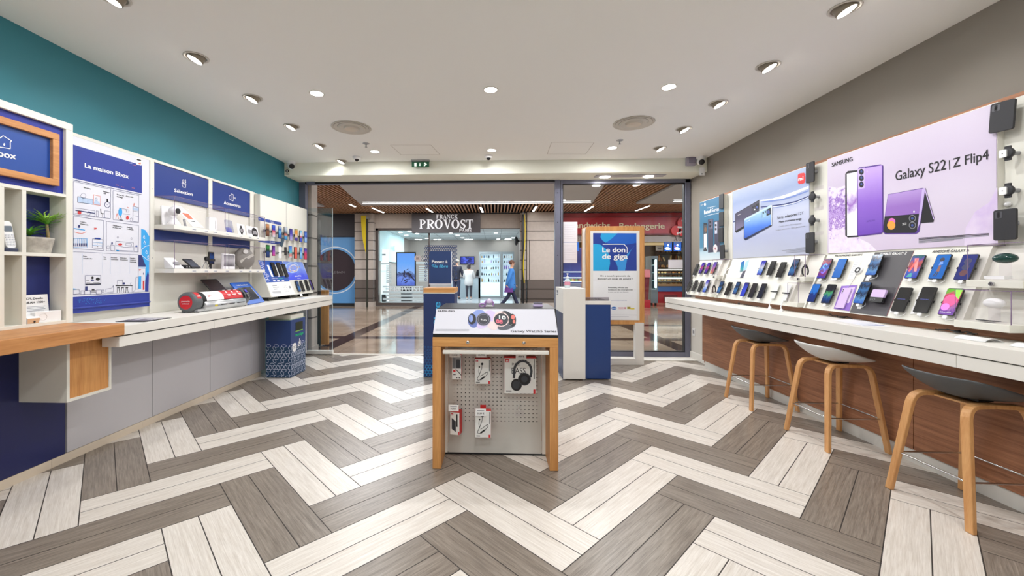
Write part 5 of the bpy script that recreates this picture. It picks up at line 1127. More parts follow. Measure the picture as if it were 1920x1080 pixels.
for i, (b, tp) in enumerate((((606, 960), (632, 838)), ((684, 975), (700, 846)))):
    u, v0 = A.at(*b); _, v1 = A.at(*tp); H = v1-v0
    t_ = thing('empty_holder', 'empty white phone holder with a hanging plug, %s of two beside the clear case' % ('left', 'right')[i], 'holder', FSR(u, v0), 'empty white phone holders')
    F2 = Fr(FSR(u, v0, .016), FSR.x, FSR.y); G().rrect(F2, -.03, .03, .03, H, .006, 0, .004, mat('holder_white', (214, 216, 214), .5)).obj('plate', t_); G().box_f(F2, -.045, .045, H*.52, H*.57, .004, .012, dark).obj('clamp', t_)
    g = G(); g.tube([F2(0, .03, .004), F2(.01, -.03, .01), F2(.02, -.06, .0)], .004, whitepl); g.rrect(F2, .005, .035, -.085, -.05, .006, -.004, .006, whitepl); g.obj('plug', t_); G().cyl(FSR(u, v0+H*.5, 0), FSR(u, v0+H*.5, .016), .014, greypl, seg=10).obj('post', t_)
A = Art(G(), FSR, 1480, 440, 4.364); GS = 'phones on the near right display'
def prints_face(kind):
    def fn(g, F, W, H, w):
        if kind == 'dots':
            for k, m in ((.72, MATS['indigo_dot']), (.5, MATS['indigo_dot']), (.27, MATS['maroon_dot'])): g.disc(F, 0, H*k, W*.24, w, m, 20)
        if kind == 'run':
            o_ = mat('run_skin', (40, 34, 60), .5); g.disc(F, .0, H*.78, W*.17, w, o_, 14); g.poly([F(-W*.1, H*.3, w), F(W*.12, H*.3, w), F(W*.1, H*.55, w), F(-W*.06, H*.55, w)], mat('run_brown', (130, 84, 70), .5)); g.poly([F(-W*.1, H*.55, w), F(W*.18, H*.6, w), F(W*.1, H*.72, w), F(-W*.08, H*.7, w)], mat('run_blue', (110, 150, 230), .5)); g.line(F, [(-.05*W, H*.3), (-.2*W, H*.1)], W*.07, w, o_); g.line(F, [(.06*W, H*.3), (.0, H*.1)], W*.07, w, o_)
        if kind == 'A':
            m = mat('prism_red', (214, 74, 72), .4, 0, .5); g.poly([F(-W*.36, H*.3, w), F(-W*.18, H*.3, w), F(W*.08, H*.86, w), F(-W*.05, H*.86, w)], m); g.poly([F(W*.12, H*.3, w), F(W*.3, H*.3, w), F(W*.08, H*.86, w), F(-.02, H*.86, w)], mat('prism_pink', (226, 120, 120), .4, 0, .5)); g.poly([F(-W*.36, H*.06, w), F(W*.1, H*.06, w), F(0, H*.24, w), F(-W*.2, H*.2, w)], mat('prism_teal', (40, 130, 130), .4, 0, .5))
        if kind == 'S': g.ring(F, 0, H*.62, W*.13, W*.26, w, mat('s_blue', (70, 140, 240), .4, 0, .7), 16, 20, 270); g.ring(F, 0, H*.38, W*.13, W*.26, w, mat('s_violet', (90, 70, 220), .4, 0, .7), 16, -160, 90)
        if kind == 'petal': g.disc(F, -W*.02, H*.56, W*.42, w, mat('petal_pink', (244, 70, 124), .4, 0, .6), 24); g.poly([F(.0, H*.95, w+.0003), F(W*.44, H*.95, w+.0003), F(W*.44, H*.6, w+.0003), F(W*.2, H*.7, w+.0003)], mat('petal_green', (130, 220, 60), .4, 0, .6)); g.disc(F, -W*.18, H*.3, W*.26, w+.0005, mat('petal_violet', (214, 110, 210), .4, 0, .6), 20); g.text('Galaxy A03s', F, -W*.04, H*.09, inkw, wid=W*.7, h=H*.05, w=w+.0006)
        if kind == 'name': g.text('SAMSUNG', F, 0, H*.5, mat('name_blue', (90, 100, 190), .4, 0, .5), wid=W*.6, h=H*.03, w=w)
    return fn
mat('indigo_dot', (26, 30, 80), .4); mat('maroon_dot', (84, 30, 46), .4)
for b, tp, s, kind, d in (((280, 370), (338, 206), S_('s_red'), 'S', 'phone with a glowing S picture, far end of the upper row under the lilac poster'), ((405, 365), (465, 207), S_('plain'), None, 'plain bright blue phone second in the upper row under the lilac poster'),
    ((195, 560), (248, 412), S_('twoblue'), None, 'two tone blue phone in the lower row below the phone with S picture'), ((315, 573), (370, 416), S_('aurora'), None, 'phone with a green aurora screen in the lower row near the purple card'),
    ((690, 345), (748, 172), S_('fold'), None, 'wide dark blue phone at the top of the graphite board'), ((590, 576), (648, 398), S_('fold'), None, 'blue patterned phone low on the graphite board'),
    ((1020, 372), (1092, 180), S_('prism'), 'A', 'phone with a red letter A screen, upper left on the white right board'), ((1225, 378), (1298, 174), S_('cobalt'), 'run', 'phone with a dancing figure on blue, upper middle of the white right board'), ((1440, 386), (1530, 174), S_('indigo'), 'dots', 'indigo phone with three dark dots, upper right on the white right board'),
    ((910, 642), (988, 444), off, 'name', 'black phone left in the lower row of the white right board'), ((1100, 652), (1185, 441), off, 'name', 'black phone in the middle of the lower row of the white right board'), ((1312, 674), (1412, 453), S_('petals'), 'petal', 'phone with pink and green petals, right in the lower row of the white right board')):
    ph2(A, FSR, b, tp, s, d, GS, .5, prints=prints_face(kind) if kind else None)
# mock-up phone on the purple card, folding phone, ring tag
u, v0 = A.at(418, 604); _, v1 = A.at(478, 440)
t_ = thing('smartphone', 'lilac phone shown from its back on the purple card of the sloped board', 'phone', FSR(u, v0), GS); H = v1-v0; F2 = Fr(FSR(u, v0, .004), FSR.x, FSR.y); lila = mat('lilac_phone', (206, 180, 226), .3)
G().rrect(F2, -H*.23, H*.23, 0, H, H*.05, 0, .008, lila).obj('body', t_, bevel=.001); g = G()
for k in (.9, .82, .74): g.disc(F2, -H*.15, H*k, H*.03, .0092, inkk, 16)
g.obj('cameras', t_)
u, v0 = A.at(738, 566); _, v1 = A.at(772, 462); t_ = thing('folding_phone', 'small lilac folding phone lying in a clear tray on the graphite board', 'phone', FSR(u, v0), GS); H = v1-v0; F2 = Fr(FSR(u, v0, .02), FSR.x, FSR.y)
G().rrect(F2, -H*.55, H*.5, H*.38, H, .008, 0, .014, lila).obj('lid', t_, bevel=.001); G().rrect(F2, -H*.55, H*.5, 0, H*.39, .008, -.001, .0145, black).obj('cover_screen', t_, bevel=.001); g = G(); g.disc(F2, -H*.36, H*.2, H*.09, .0155, inkg, 16); g.disc(F2, -H*.14, H*.2, H*.09, .0155, inkg, 16); g.disc(F2, -H*.36, H*.2, H*.07, .016, inkk, 16); g.disc(F2, -H*.14, H*.2, H*.07, .016, inkk, 16); g.obj('cameras', t_)
g = G(); g.box_f(F2, -H*.8, H*.75, -H*.55, H*1.3, -.019, -.014, acry); g.obj('tray', t_)
u, v0 = A.at(572, 294); t_ = thing('ring_tag', 'round black and white ring tag on the white board left of the graphite field', 'tag', FSR(u, v0)); F2 = Fr(FSR(u, v0, .0), FSR.x, FSR.y); g = G(); g.lathe([(.0, .012), (.03, .012), (.032, .004), (.032, 0)], F2.o, whitepl, 24, F2.z); g.obj('base', t_); g = G(); g.ring(F2, 0, 0, .011, .024, .0135, inkk); g.obj('ring', t_); g = G(); g.tube([F2(0, -.03, .006), F2(-.01, -.09, .006), F2(-.03, -.16, .006)], .0012, greypl, 5); g.obj('tether', t_)

# ---- accessories on the vertical strips
case = mat('case_black', (40, 40, 44), .55)
def cover(x, yt, yb, wpx, label, gr, tilt=0, lens=True):
    u, v0 = FST.px(x, yb); _, v1 = FST.px(x, yt); uw = abs(FST.px(x+wpx/2, yb)[0]-FST.px(x-wpx/2, yb)[0]); H = v1-v0
    t_ = thing('phone_cover', label, 'phone cover', FST(u, v0), gr); F2 = Fr(FST(u, v0, .05), FST.x*math.cos(tilt)+FST.y*math.sin(tilt), FST.y*math.cos(tilt)-FST.x*math.sin(tilt))
    G().rrect(F2, -uw/2, uw/2, 0, H, uw*.1, 0, .012, case).obj('shell', t_, bevel=.002); G().cyl(FST(u, v0+H*.55, 0), FST(u, v0+H*.55, .05), .016, greypl, seg=12).obj('holder', t_)
    if lens:
        g = G(); g.rrect(F2, -uw*.42, -uw*.08, H*.72, H*.94, uw*.06, .012, .0126, mat('cutout', (76, 76, 82), .4)); 
        for k in (.89, .83, .77): g.disc(F2, -uw*.25, H*k, uw*.07, .0134, inkk, 12)
        g.obj('camera_cutout', t_)
GC = 'black phone covers on the right displays'
for i, (a, b, x) in enumerate(((364, 391, 1361.5), (397.5, 424, 1361.5), (427, 454, 1360.5), (459, 485, 1363.5))): cover(x, a, b, 8.5, 'black phone cover beside the teal poster, %s' % ('topmost of four', 'second from the top', 'third from the top', 'lowest of four')[i], GC, 0 if i < 3 else .06, False)
cover(1531.5, 304, 342, 15, 'black phone cover at the top of the strip between the two big posters', GC); cover(1531, 436, 474, 16, 'black phone cover at the bottom of the strip between the two big posters', GC)
cover(1897, 191, 246, 47, 'black phone cover at the upper right edge of the picture', GC, -.07); cover(1905, 392, 450, 44, 'black phone cover right of the lilac poster above the clear case', GC)
def watch(x, y, s, label, pale):
    u, v = FST.px(x, y); t_ = thing('smartwatch', label, 'watch', FST(u, v), 'watches on the right accessory strips'); c = FST(u, v, .05); F2 = Fr(c, FST.x, FST.y)
    G().cyl(FST(u, v, 0), FST(u, v, .045), s*.4, greypl, seg=14).obj('holder', t_)
    g = G(); g.lathe([(0, 0), (s, 0), (s*1.05, .006), (s, .014), (s*.8, .016), (0, .016)], c, case, 24, FST.z); g.obj('body', t_)
    if pale: G().rrect(F2, -s*1.0, s*.2, -s*.75, s*.75, s*.2, .016, .022, whitepl).obj('sensor_cap', t_); G().disc(F2, -s*.4, 0, s*.1, .0225, inkk).obj('sensor', t_)
    g = G(); g.rrect(F2, -s*.5, s*.5, s*.8, s*1.45, .004, .002, .008, case); g.rrect(F2, -s*.5, s*.5, -s*1.45, -s*.8, .004, .002, .008, case); g.obj('strap_stub', t_)
watch(1535.5, 369, .033, 'black watch body, upper of two on the strip between the big posters', 0); watch(1535, 413, .033, 'black watch body, lower of two on the strip between the big posters', 0)
watch(1910, 287, .028, 'watch with a pale sensor cap right of the lilac poster, upper of two', 1); watch(1910, 357, .028, 'watch with a pale sensor cap right of the lilac poster, lower of two', 1)
u, v = FST.px(1892, 383); t_ = thing('push_button', 'small white round push button below the pale capped watches', 'button', FST(u, v)); G().lathe([(0, .02), (.01, .018), (.014, .008), (.012, 0)], FST(u, v), whitepl, 20, FST.z).obj('cap', t_); G().lathe([(.016, .002), (.016, 0)], FST(u, v), whitepl, 20, FST.z).obj('collar', t_)
for y, k_ in ((352, 'uppermost'), (390, 'middle'), (437, 'lowest')):
    t_ = thing('label_holder', 'clear label holder on the strip between the two big posters, %s of three' % k_, 'label holder', FST(*FST.px(1536, y)), 'clear label holders'); u, v = FST.px(1536, y); G().box_f(FST, u-.05, u+.05, v-.018, v+.012, .001, .006, acry).obj('holder', t_)

# ---- clear cases beside the boards
def bay_case(ya, yb, za, zb, xf0, xf1, label, knob=None, shelf=True):
    """case with a sloped back: front at xf0..xf1"""
    t_ = thing('display_case', label, 'display case', ((xf0+2.8)/2, (ya+yb)/2, za), 'clear cases on the right displays'); k = .003
    g = G(); x0, x1 = xf0, 2.875
    def back(z): return 2.66+.04+(z-.988)*.3675
    pts = lambda y: [V((x0, y, za)), V((x0, y, zb)), V((back(zb)-.004, y, zb)), V((back(za)-.004, y, za))]
    a_, b_ = pts(ya), pts(yb); g.poly(a_, acry); g.poly(b_, acry); g.poly([a_[0], a_[1], b_[1], b_[0]], acry); g.poly([a_[1], a_[2], b_[2], b_[1]], acry); g.obj('cover', t_)
    g = G(); e = .002
    for y in (ya, yb): g.tube([(x0, y, za), (x0, y, zb), (back(zb), y, zb)], e, acryedge, 5)
    g.tube([(x0, ya, zb), (x0, yb, zb)], e, acryedge, 5); g.obj('edge', t_, label='tinted edges')
    if shelf: G().box(x0-.008, back(za-.02)-.003, yb-.0, ya+.0, za-.04, za-.001, lam).obj('shelf_block', t_, bevel=.002)
    if knob:
        g = G(); g.cyl((x0-.008, (ya+yb)/2, za-.02), (x0-.02, (ya+yb)/2, za-.02), .011, chrome, seg=18); g.cyl((x0-.02, (ya+yb)/2, za-.02), (x0-.0205, (ya+yb)/2, za-.02), .004, dark, seg=10); g.obj('lock', t_)
    return t_
bay_case(2.415, 2.165, 1.255, 1.45, 2.665, 2.7, 'upper clear case with a lock below it, right of the board with black phones', True)
bay_case(2.415, 2.165, 1.03, 1.20, 2.60, 2.7, 'lower clear case with white earbuds, right of the board with black phones')
bay_case(3.795, 3.665, 1.255, 1.45, 2.70, 2.7, 'upper clear case with a watch strap between the silver and lilac posters', True)
bay_case(3.795, 3.665, 1.03, 1.20, 2.64, 2.7, 'empty lower clear case beside the white phone holders')
bay_case(5.175, 5.08, 1.255, 1.45, 2.70, 2.7, 'empty upper clear case beside the teal poster board', True)
bay_case(5.175, 5.08, 1.03, 1.20, 2.64, 2.7, 'lower clear case holding a slim band beside the teal poster board')
# contents
c = V((2.72, 2.29, 1.257)); t_ = thing('headphone_case', 'dark green oval earbud case on a clear stand in the upper right case', 'earbud case', c); g = G(); g.ball(c+V((0, 0, .115)), .05, mat('bottle_green', (16, 62, 54), .12), 24, 14, (.75, 1.0, .55)); g.obj('shell', t_); g = G(); g.box(c.x-.03, c.x+.03, c.y-.03, c.y+.03, .0+c.z, c.z+.004, acry); g.box(c.x-.003, c.x+.003, c.y-.025, c.y+.025, c.z+.004, c.z+.09, acry); g.obj('stand', t_); G().box(c.x-.04, c.x-.0, c.y-.03, c.y+.06, c.z+.0042, c.z+.02, paper).obj('card', t_)
c = V((2.665, 2.29, 1.032)); t_ = thing('headphone_case', 'white oval earbud case on a clear stand in the lower right case', 'earbud case', c); g = G(); g.ball(c+V((0, 0, .10)), .045, whitepl, 24, 14, (.7, 1.0, .6)); g.obj('shell', t_); g = G(); g.box(c.x-.03, c.x+.03, c.y-.03, c.y+.03, c.z, c.z+.004, acry); g.box(c.x-.003, c.x+.003, c.y-.025, c.y+.025, c.z+.004, c.z+.078, acry); g.obj('stand', t_); G().box(c.x-.04, c.x, c.y-.03, c.y+.05, c.z+.0042, c.z+.007, inkk).obj('card', t_)
def band(c, label, m):
    t_ = thing('fitness_band', label, 'wristband', c); g = G(); g.tube([V(c)+V((0, .036*math.cos(a), .05+.045*math.sin(a))) for a in [math.radians(-60+i*22) for i in range(14)]], .006, m, 8); g.obj('strap', t_); G().rrect(Fr(V(c)+V((-.008, -.03, .075)), (0, -1, 0), (0, .5, 1)), -.012, .012, 0, .035, .005, -.004, .006, black).obj('tracker', t_); G().box(c[0]-.02, c[0]+.02, c[1]-.03, c[1]+.03, c[2], c[2]+.004, acry).obj('stand', t_)
band((2.745, 3.73, 1.257), 'black watch strap standing in the case between the silver and lilac posters', case); band((2.69, 5.13, 1.032), 'slim brown black band in the case beside the teal poster board', mat('band_brown', (60, 40, 40), .5))

# cables and papers on the right counter
def clump(y, label, n):
    t_ = thing('cable', label, 'cable', (2.70, y, ZT)); R = random.Random(n); g = G(); pts = [V((2.69+R.uniform(-.012, .012), y+.10-.2*i/14+R.uniform(-.02, .02), ZT+.006+R.uniform(0, .016))) for i in range(15)]; g.tube(pts, .0035, black, 6); g.obj('cord', t_)
    g = G(); g.tube([V((2.69+.018*math.cos(a), y-.02+.02*math.sin(a), ZT+.012)) for a in [i*.5 for i in range(13)]], .004, black, 6, True); g.obj('tie', t_)
clump(2.50, 'black cable knot lying under the board with black phones', 3); clump(3.30, 'black cable lying under the graphite field of the near board', 5)
t_ = thing('cable', 'short dark cable loop under the middle display board', 'cable', (2.68, 4.55, ZT)); g = G(); g.tube([(2.69, 4.62, ZT+.006), (2.67, 4.6, ZT+.02), (2.68, 4.5, ZT+.008), (2.69, 4.3, ZT+.006)], .0035, black, 6); g.obj('cord', t_); G().cyl((2.69, 4.62, ZT), (2.69, 4.62, ZT+.02), .008, black, seg=10).obj('grommet', t_)
t_ = thing('leaflet', 'printed leaflet with pale blue pictures flat on the near right counter', 'leaflet', (2.55, 2.75, ZT)); P4 = [uZ(*p, ZT+.001) for p in ((1562, 601), (1606, 597), (1672, 613), (1620, 612))]; g = G(); g.prism(P4, (0, 0, .0015), paper); so = g.obj('sheet', t_); c_ = sum(P4, V())/4
g = G(); g.poly([c_+(p-c_)*.82+V((0, 0, .0022)) for p in P4], gradmat('leaf_print', [(0, (236, 238, 244)), (.45, (206, 212, 232)), (.55, (120, 130, 190)), (.65, (226, 230, 240)), (1, (240, 240, 246))], 'y', -.2, .3, 1.2, .5, 22)); g.obj('print', so)
for k, (y, lab) in enumerate(((2.26, 'curled white paper sheet on the right counter below the lower clear case'), (2.02, 'curled white paper sheet on the right counter at the picture edge'))):
    t_ = thing('paper_sheet', lab, 'paper', (2.58, y, ZT), 'curled paper sheets'); g = G(); vs = []
    for i in range(9):
        a = i/8; z = ZT+.002+.022*math.sin(math.pi*a)*(1-.5*a); vs += [V((2.50+.10*a, y+.07, z)), V((2.50+.10*a, y-.07, z))]
    g.add(vs, [(2*i, 2*i+1, 2*i+3, 2*i+2) for i in range(8)], paper, True); o_ = g.obj('sheet', t_); md = o_.modifiers.new('s', 'SOLIDIFY'); md.thickness = .001
# socket and plate on the wall
t_ = thing('wall_socket', 'white socket on the pale wall below the counter end', 'socket', (WR-.004, 6.18, .40)); F = Fr((WR-.0045, 6.18, .405), (0, -1, 0), (0, 0, 1)); G().rrect(F, -.04, .04, -.055, .055, .006, 0, .008, whitepl).obj('plate', t_, bevel=.001); g = G(); g.rrect(F, -.024, .024, -.024, .024, .004, .008, .0086, greypl); g.obj('insert', t_)
t_ = thing('wall_plate', 'tall thin white plate on the grey wall left of the teal poster', 'plate', (WR-.002, 6.0, 1.74)); G().box(WR-.02, WR-.001, 5.93, 5.985, 1.52, 1.95, whitepl).obj('plate', t_, bevel=.002); g = G(); g.cyl((WR-.02, 5.957, 1.62), (WR-.0225, 5.957, 1.62), .008, greypl, seg=10); g.obj('screw', t_)

# ---- stools
sg_ = mat('stool_grey', (84, 86, 88), .5); sw_ = mat('stool_white', (222, 222, 220), .5); ash = wood('ash_wood', (220, 168, 112), (200, 142, 86), 2, .45, 1.2, 16)
def stool(loc, shell, label, rz=0):
    t_ = thing('bar_stool', label, 'stool', (0, 0, 0), 'bar stools at the right counter')
    nr, na = 12, 40; vs = [V((0, 0, 0))]; fs = []
    def zf(x, y):
        return .632
    vs[0] = V((0, 0, zf(0, 0)))
    for i in range(1, nr+1):
        r_ = i/nr
        for k in range(na):
            a = 2*math.pi*k/na; c_, s_ = math.cos(a), math.sin(a); e = 2.6; q_ = (abs(c_)**e+abs(s_)**e)**(-1/e); wd = .235 if c_ < 0 else .235-.03*c_
            x, y = .213*r_*c_*q_, wd*r_*s_*q_; tt_ = min(1, (1-c_)/1.7); vs.append(V((x, y, .630+(.014+.112*tt_**1.15)*r_**2.3)))
    for k in range(na): fs.append((0, 1+k, 1+(k+1) % na))
    for i in range(nr-1):
        for k in range(na): a, b = 1+i*na+k, 1+i*na+(k+1) % na; fs.append((a, a+na, b+na, b))
    g = G(); g.add(vs, fs, shell, True); o_ = g.obj('seat_shell', t_); md = o_.modifiers.new('s', 'SOLIDIFY'); md.thickness = .014; md.offset = -1
    md2 = o_.modifiers.new('sub', 'SUBSURF'); md2.levels = 1; md2.render_levels = 1
    for sx in (-1, 1):
        for sy in (-1, 1):
            P_ = [V((0, sy*.115, .604)), V((sx*.06, sy*.12, .604))]; A_ = V((sx*.15, sy*.135, .604)); B_ = V((sx*.21, sy*.21, 0))
            d = (B_-A_).normalized(); h = (A_-P_[1]).normalized()
            c0, c1 = A_-h*.055, A_+d*.075
            for i in range(7): q_ = i/6; P_.append(c0.lerp(A_, q_).lerp(A_.lerp(c1, q_), q_))
            P_.append(B_); vs = []; fs = []
            side = V((0, 1, 0))
            for i, p in enumerate(P_):
                tg = (P_[min(i+1, len(P_)-1)]-P_[max(i-1, 0)]).normalized(); sd = (side-tg*side.dot(tg)).normalized(); nn = tg.cross(sd)
                w_, h_ = .0215, .0115
                if i == len(P_)-1: w_ = .0185
                vs += [p+sd*w_+nn*h_, p-sd*w_+nn*h_, p-sd*w_-nn*h_, p+sd*w_-nn*h_]
            for p in vs[-4:]: p.z = 0.001
            for i in range(len(P_)-1):
                for k in range(4): a, b = i*4+k, i*4+(k+1) % 4; fs.append((a, b, b+4, a+4))
            fs += [(3, 2, 1, 0), tuple(range(len(vs)-4, len(vs)))]
            g = G(); g.add(vs, fs, ash); g.obj('leg', t_, bevel=.004)
    z = .235; k = .21-.06*z/.604; kx, ky = .21-(.06)*z/.604, .21-.075*z/.604
    for a, b, m in (((-kx, -ky), (-kx, ky), chrome), ((kx, -ky), (kx, ky), chrome), ((-kx, -ky), (kx, -ky), chrome), ((-kx, ky), (kx, ky), chrome)): g = G(); g.cyl((*a, z), (*b, z), .0055, m, seg=12); g.obj('foot_rail', t_)
    g = G(); g.box(-.07, .07, -.1, .1, .592, .603, ash); g.box(-.04, .04, -.09, .09, .6155, .63, dark); g.obj('seat_mount', t_, bevel=.003)
    t_.location = loc; t_.rotation_euler = (0, 0, rz); return t_
st = stool((2.60, 3.243, 0), sw_, 'pale grey bar stool in the middle of the three with oak coloured legs')
a = stool((2.60, 4.12, 0), sg_, 'dark grey bar stool farthest from the camera')
b = dup(a, (2.572, 2.335, 0), .0, 'dark grey bar stool nearest the camera, its seat cut by the picture edge')
# ================================================================== centre: kiosk, totem, pedestal, poster stand
kf = 2.675; FK = FY(kf)
def kx(x, y=760, Y=kf): return uY(x, y, Y)
t0 = thing('kiosk', 'oak display kiosk with smartwatch sign and perforated white panel in the middle of the floor', 'kiosk', (0, 3.0, 0))
xl, xr = -.412, .412; kb = 3.32
for a in (xl, xr-.056): G().box(a, a+.056, kf, kb, .002, .806, oakv).obj('side_panel', t0, bevel=.002)
G().box(xl, xr, kf, kb, .8065, .868, oakx).obj('top_rail', t0, bevel=.002)
g = G()
for x, y in ((877, 642), (982.5, 643)): c = uY(x, y, kf); g.lathe([(.0, .003), (.006, .004), (.009, .002), (.011, 0)], c, chrome, 16, (0, -1, 0)); g.cyl(c+V((0, -.003, 0)), c+V((0, -.0045, 0)), .004, dark, seg=6)
g.obj('cam_lock', t0)
g = G(); g.prism([V((xl+.002, kf+.002, .869)), V((xl+.002, kf+.002, .894)), V((xl+.012, 2.835, 1.045)), V((xl+.012, kb-.02, 1.045)), V((xl+.002, kb-.02, .869))], (.82, 0, 0), black); hd = g.obj('sign_body', t0, bevel=.002, label='black sign housing')
FS_ = Fr((0, kf+.002, .894), (1, 0, 0), (0, .16, .151)); p0 = lambda x, y: FS_.px(x, y)
g = G(); q4 = [p0(811.5, 626), p0(1051, 628.5), p0(1044.5, 580), p0(817.5, 580)]; g.prism([FS_(max(-.408, min(.408, u)), v, .0005) for u, v in q4], FS_.z*.0025, mat('kiosk_sign', (212, 212, 221), .4)); sg0 = g.obj('sign_face', t0, label='pale smartwatch sign')
g = G(); A = Art(g, FS_, 680, 440, 4.5, .0034)
A.t('SAMSUNG', (634, 654), (774, 654), 14, inkk, bold=.028); A.t('Galaxy Watch5 Series', (1250, 826), (1636, 828), 20, inkk, bold=.006)
wk = mat('watch_ink', (50, 52, 60), .4); st1 = mat('strap_blue', (130, 150, 210), .5); st2 = mat('strap_lilac', (206, 190, 226), .5); st3 = mat('strap_pink', (236, 208, 206), .5); st4 = mat('strap_slate', (84, 86, 96), .5)
A.c(990, 700, 70, 62, st1, 0, 24, .5); A.c(930, 740, 40, 50, mat('strap_navy', (96, 112, 176), .5), 0, 20, -.5); A.c(1075, 690, 56, 48, st2, .0003, 24, .2); A.c(1010, 760, 50, 34, st2, .0002, 20, -.4); A.c(1160, 700, 60, 50, st3, .0004, 24, -.5); A.c(1100, 770, 46, 34, st3, .0004, 20, .3); A.c(1215, 770, 80, 34, st4, .0005, 24, -.25); A.c(1215, 680, 50, 30, wk, .0004, 20, .5)
A.c(922, 714, 32, 46, inkk, .0008, 22); A.c(914, 710, 18, 32, st1, .001, 18); A.o(930, 714, 26, 40, .002, wk, .0012)
A.c(1020, 718, 62, 56, mat('bezel_grey', (150, 150, 170), .4), .0012); A.c(1020, 718, 56, 50, wk, .0015); A.o(1020, 718, 46, 42, .002, MATS['bezel_grey'], .0018); A.t('8:30', (996, 724), (1044, 734), 12, inkw, dw=.0019)
A.c(1168, 720, 68, 60, st3, .0016); A.c(1168, 720, 60, 53, wk, .0019); A.t('10', (1152, 716), (1206, 722), 32, inkw, bold=.034, dw=.0023); A.t('08', (1128, 750), (1180, 756), 32, mat('digit_pink', (240, 110, 130), .5), bold=.034, dw=.0023)
A.c(1262, 724, 32, 52, inkk, .0021, 22); A.c(1268, 700, 16, 20, mat('coral_face', (236, 120, 110), .5), .0024, 16); A.c(1276, 738, 10, 16, MATS['coral_face'], .0024, 14); A.l([(1240, 770), (1260, 764)], .002, inkw, .0024)
for i in range(4): A.l([(614, 800+i*5), (898, 801+i*5)], .0012, inkg, .0002)
g.obj('print', sg0)
G().box(-.356+.01, .352, kf-.0, kf+.045, .757, .783, white).obj('light_rail', t0, bevel=.006, label='white light rail')
pbm = mat('pegboard', (206, 204, 198), .5); t = NT(pbm); sp = t.n('ShaderNodeSeparateXYZ'); t.l(t.pos(), sp.inputs[0]); PH = .0282
def dot(o, off): return t.math('SUBTRACT', t.math('FLOORED_MODULO', t.math('ADD', o, off), PH), PH/2)
dx, dz = dot(sp.outputs[0], .0), dot(sp.outputs[2], .0)
inx = t.math('MULTIPLY', t.math('GREATER_THAN', sp.outputs[0], -.294), t.math('LESS_THAN', sp.outputs[0], .300)); inz = t.math('MULTIPLY', t.math('GREATER_THAN', sp.outputs[2], .232), t.math('LESS_THAN', sp.outputs[2], .775))
h = t.math('LESS_THAN', t.math('MAXIMUM', t.math('ABSOLUTE', dx), t.math('ABSOLUTE', dz)), .0034); h = t.math('MULTIPLY', h, t.math('MULTIPLY', inx, inz))
t.l(t.mix(h, lin((206, 204, 198)), lin((24, 24, 24))), t.b.inputs['Base Color'])
pY = 2.90; G().box(-.334, .328, pY, pY+.018, .012, .80, pbm).obj('perforated_panel', t0, label='white panel with rows of small square holes')
for a, b in ((-.3555, -.338), (.332, .3555)): G().box(a, b, pY-.004, pY+.018, .012, .80, white).obj('edge_strip', t0)
g = G(); g.box(-.3555, .3555, pY-.002, pY+.016, .002, .012, dark); g.obj('shadow_gap', t0)
g = G(); g.cyl((-.334, pY-.01, .768), (.30, pY-.01, .768), .0045, dark, seg=10)
for i in range(9): x = -.3+i*.072; g.box(x-.002, x+.002, pY-.012, pY, .764, .80, dark)
g.obj('hook_rail', t0)
FB = FY(pY)
whb = mat('box_white', (232, 232, 230), .4); rdb = mat('box_red', (198, 40, 40), .45)
def tagcard(root, x0, x1, y0, y1, Y, txt):
    a, b = uY(x0, y1, Y), uY(x1, y0, Y); F = FY(Y); p = G().box(a.x, b.x, Y, Y+.001, a.z, b.z, paper).obj('price_card', root); g = G(); g.text(txt, F, (a.x+b.x)/2, a.z+(b.z-a.z)*.25, inkk, h=(b.z-a.z)*.22, w=.0008, bold=.026); g.box_f(F, a.x+.012, b.x-.012, a.z+(b.z-a.z)*.68, a.z+(b.z-a.z)*.76, .0003, .0008, inkg); g.obj('card_lettering', p)
def pack(name, label, x0, x1, y0, y1, depth, back, card, txt, art, skew=0, hookz=None, body=None):
    Y = pY-.02-back-depth; a, b = uY(x0, y1, Y), uY(x1, y0, Y)
    t_ = thing(name, label, 'package', ((a.x+b.x)/2, Y+depth/2, a.z), 'packages hanging on the perforated panel'); T = M.Translation(V(((a.x+b.x)/2, Y, 0))) @ M.Rotation(skew, 4, 'Z') @ M.Translation(-V(((a.x+b.x)/2, Y, 0)))
    g = G(); g.T = T; g.box(a.x, b.x, Y, Y+depth, a.z, b.z, rdb); o_ = g.obj('carton', t_, bevel=.0012, label='red carton')
    F = FY(Y); g = G(); g.T = T; g.box_f(F, a.x+.0005, b.x-.0005, a.z+.0005, b.z-(b.z-a.z)*.03, .0003, .001, body or whb); art(g, F, a.x, b.x, a.z, b.z); g.obj('front_print', o_)
    hz = (b.z+.012); g = G(); g.T = T; g.box((a.x+b.x)/2-.02, (a.x+b.x)/2+.02, Y+depth*.5, Y+depth*.5+.001, b.z, b.z+.03, rdb); g.obj('hang_tab', t_)
    Yc = Y-.02; 
    g = G(); xm = (card[0]+card[1])/2; cz = uY(xm, card[3]-3, Yc); g.tube([(cz.x, pY, cz.z+.02), (cz.x, Yc+.002, cz.z+.012), (cz.x, Yc+.001, cz.z)], .0025, whitepl, 8); g.obj('hook', t_); tagcard(t_, *card, Yc, txt)
    return t_
def jbl(g, F, x0, x1, z0, z1, s=.018): g.box_f(F, x0+.006, x0+.006+s*1.2, z1-.012-s, z1-.012, .0011, .0016, red); g.text('JBL', F, x0+.006+s*.6, z1-.012-s*.72, inkw, h=s*.42, w=.0021, bold=.034)
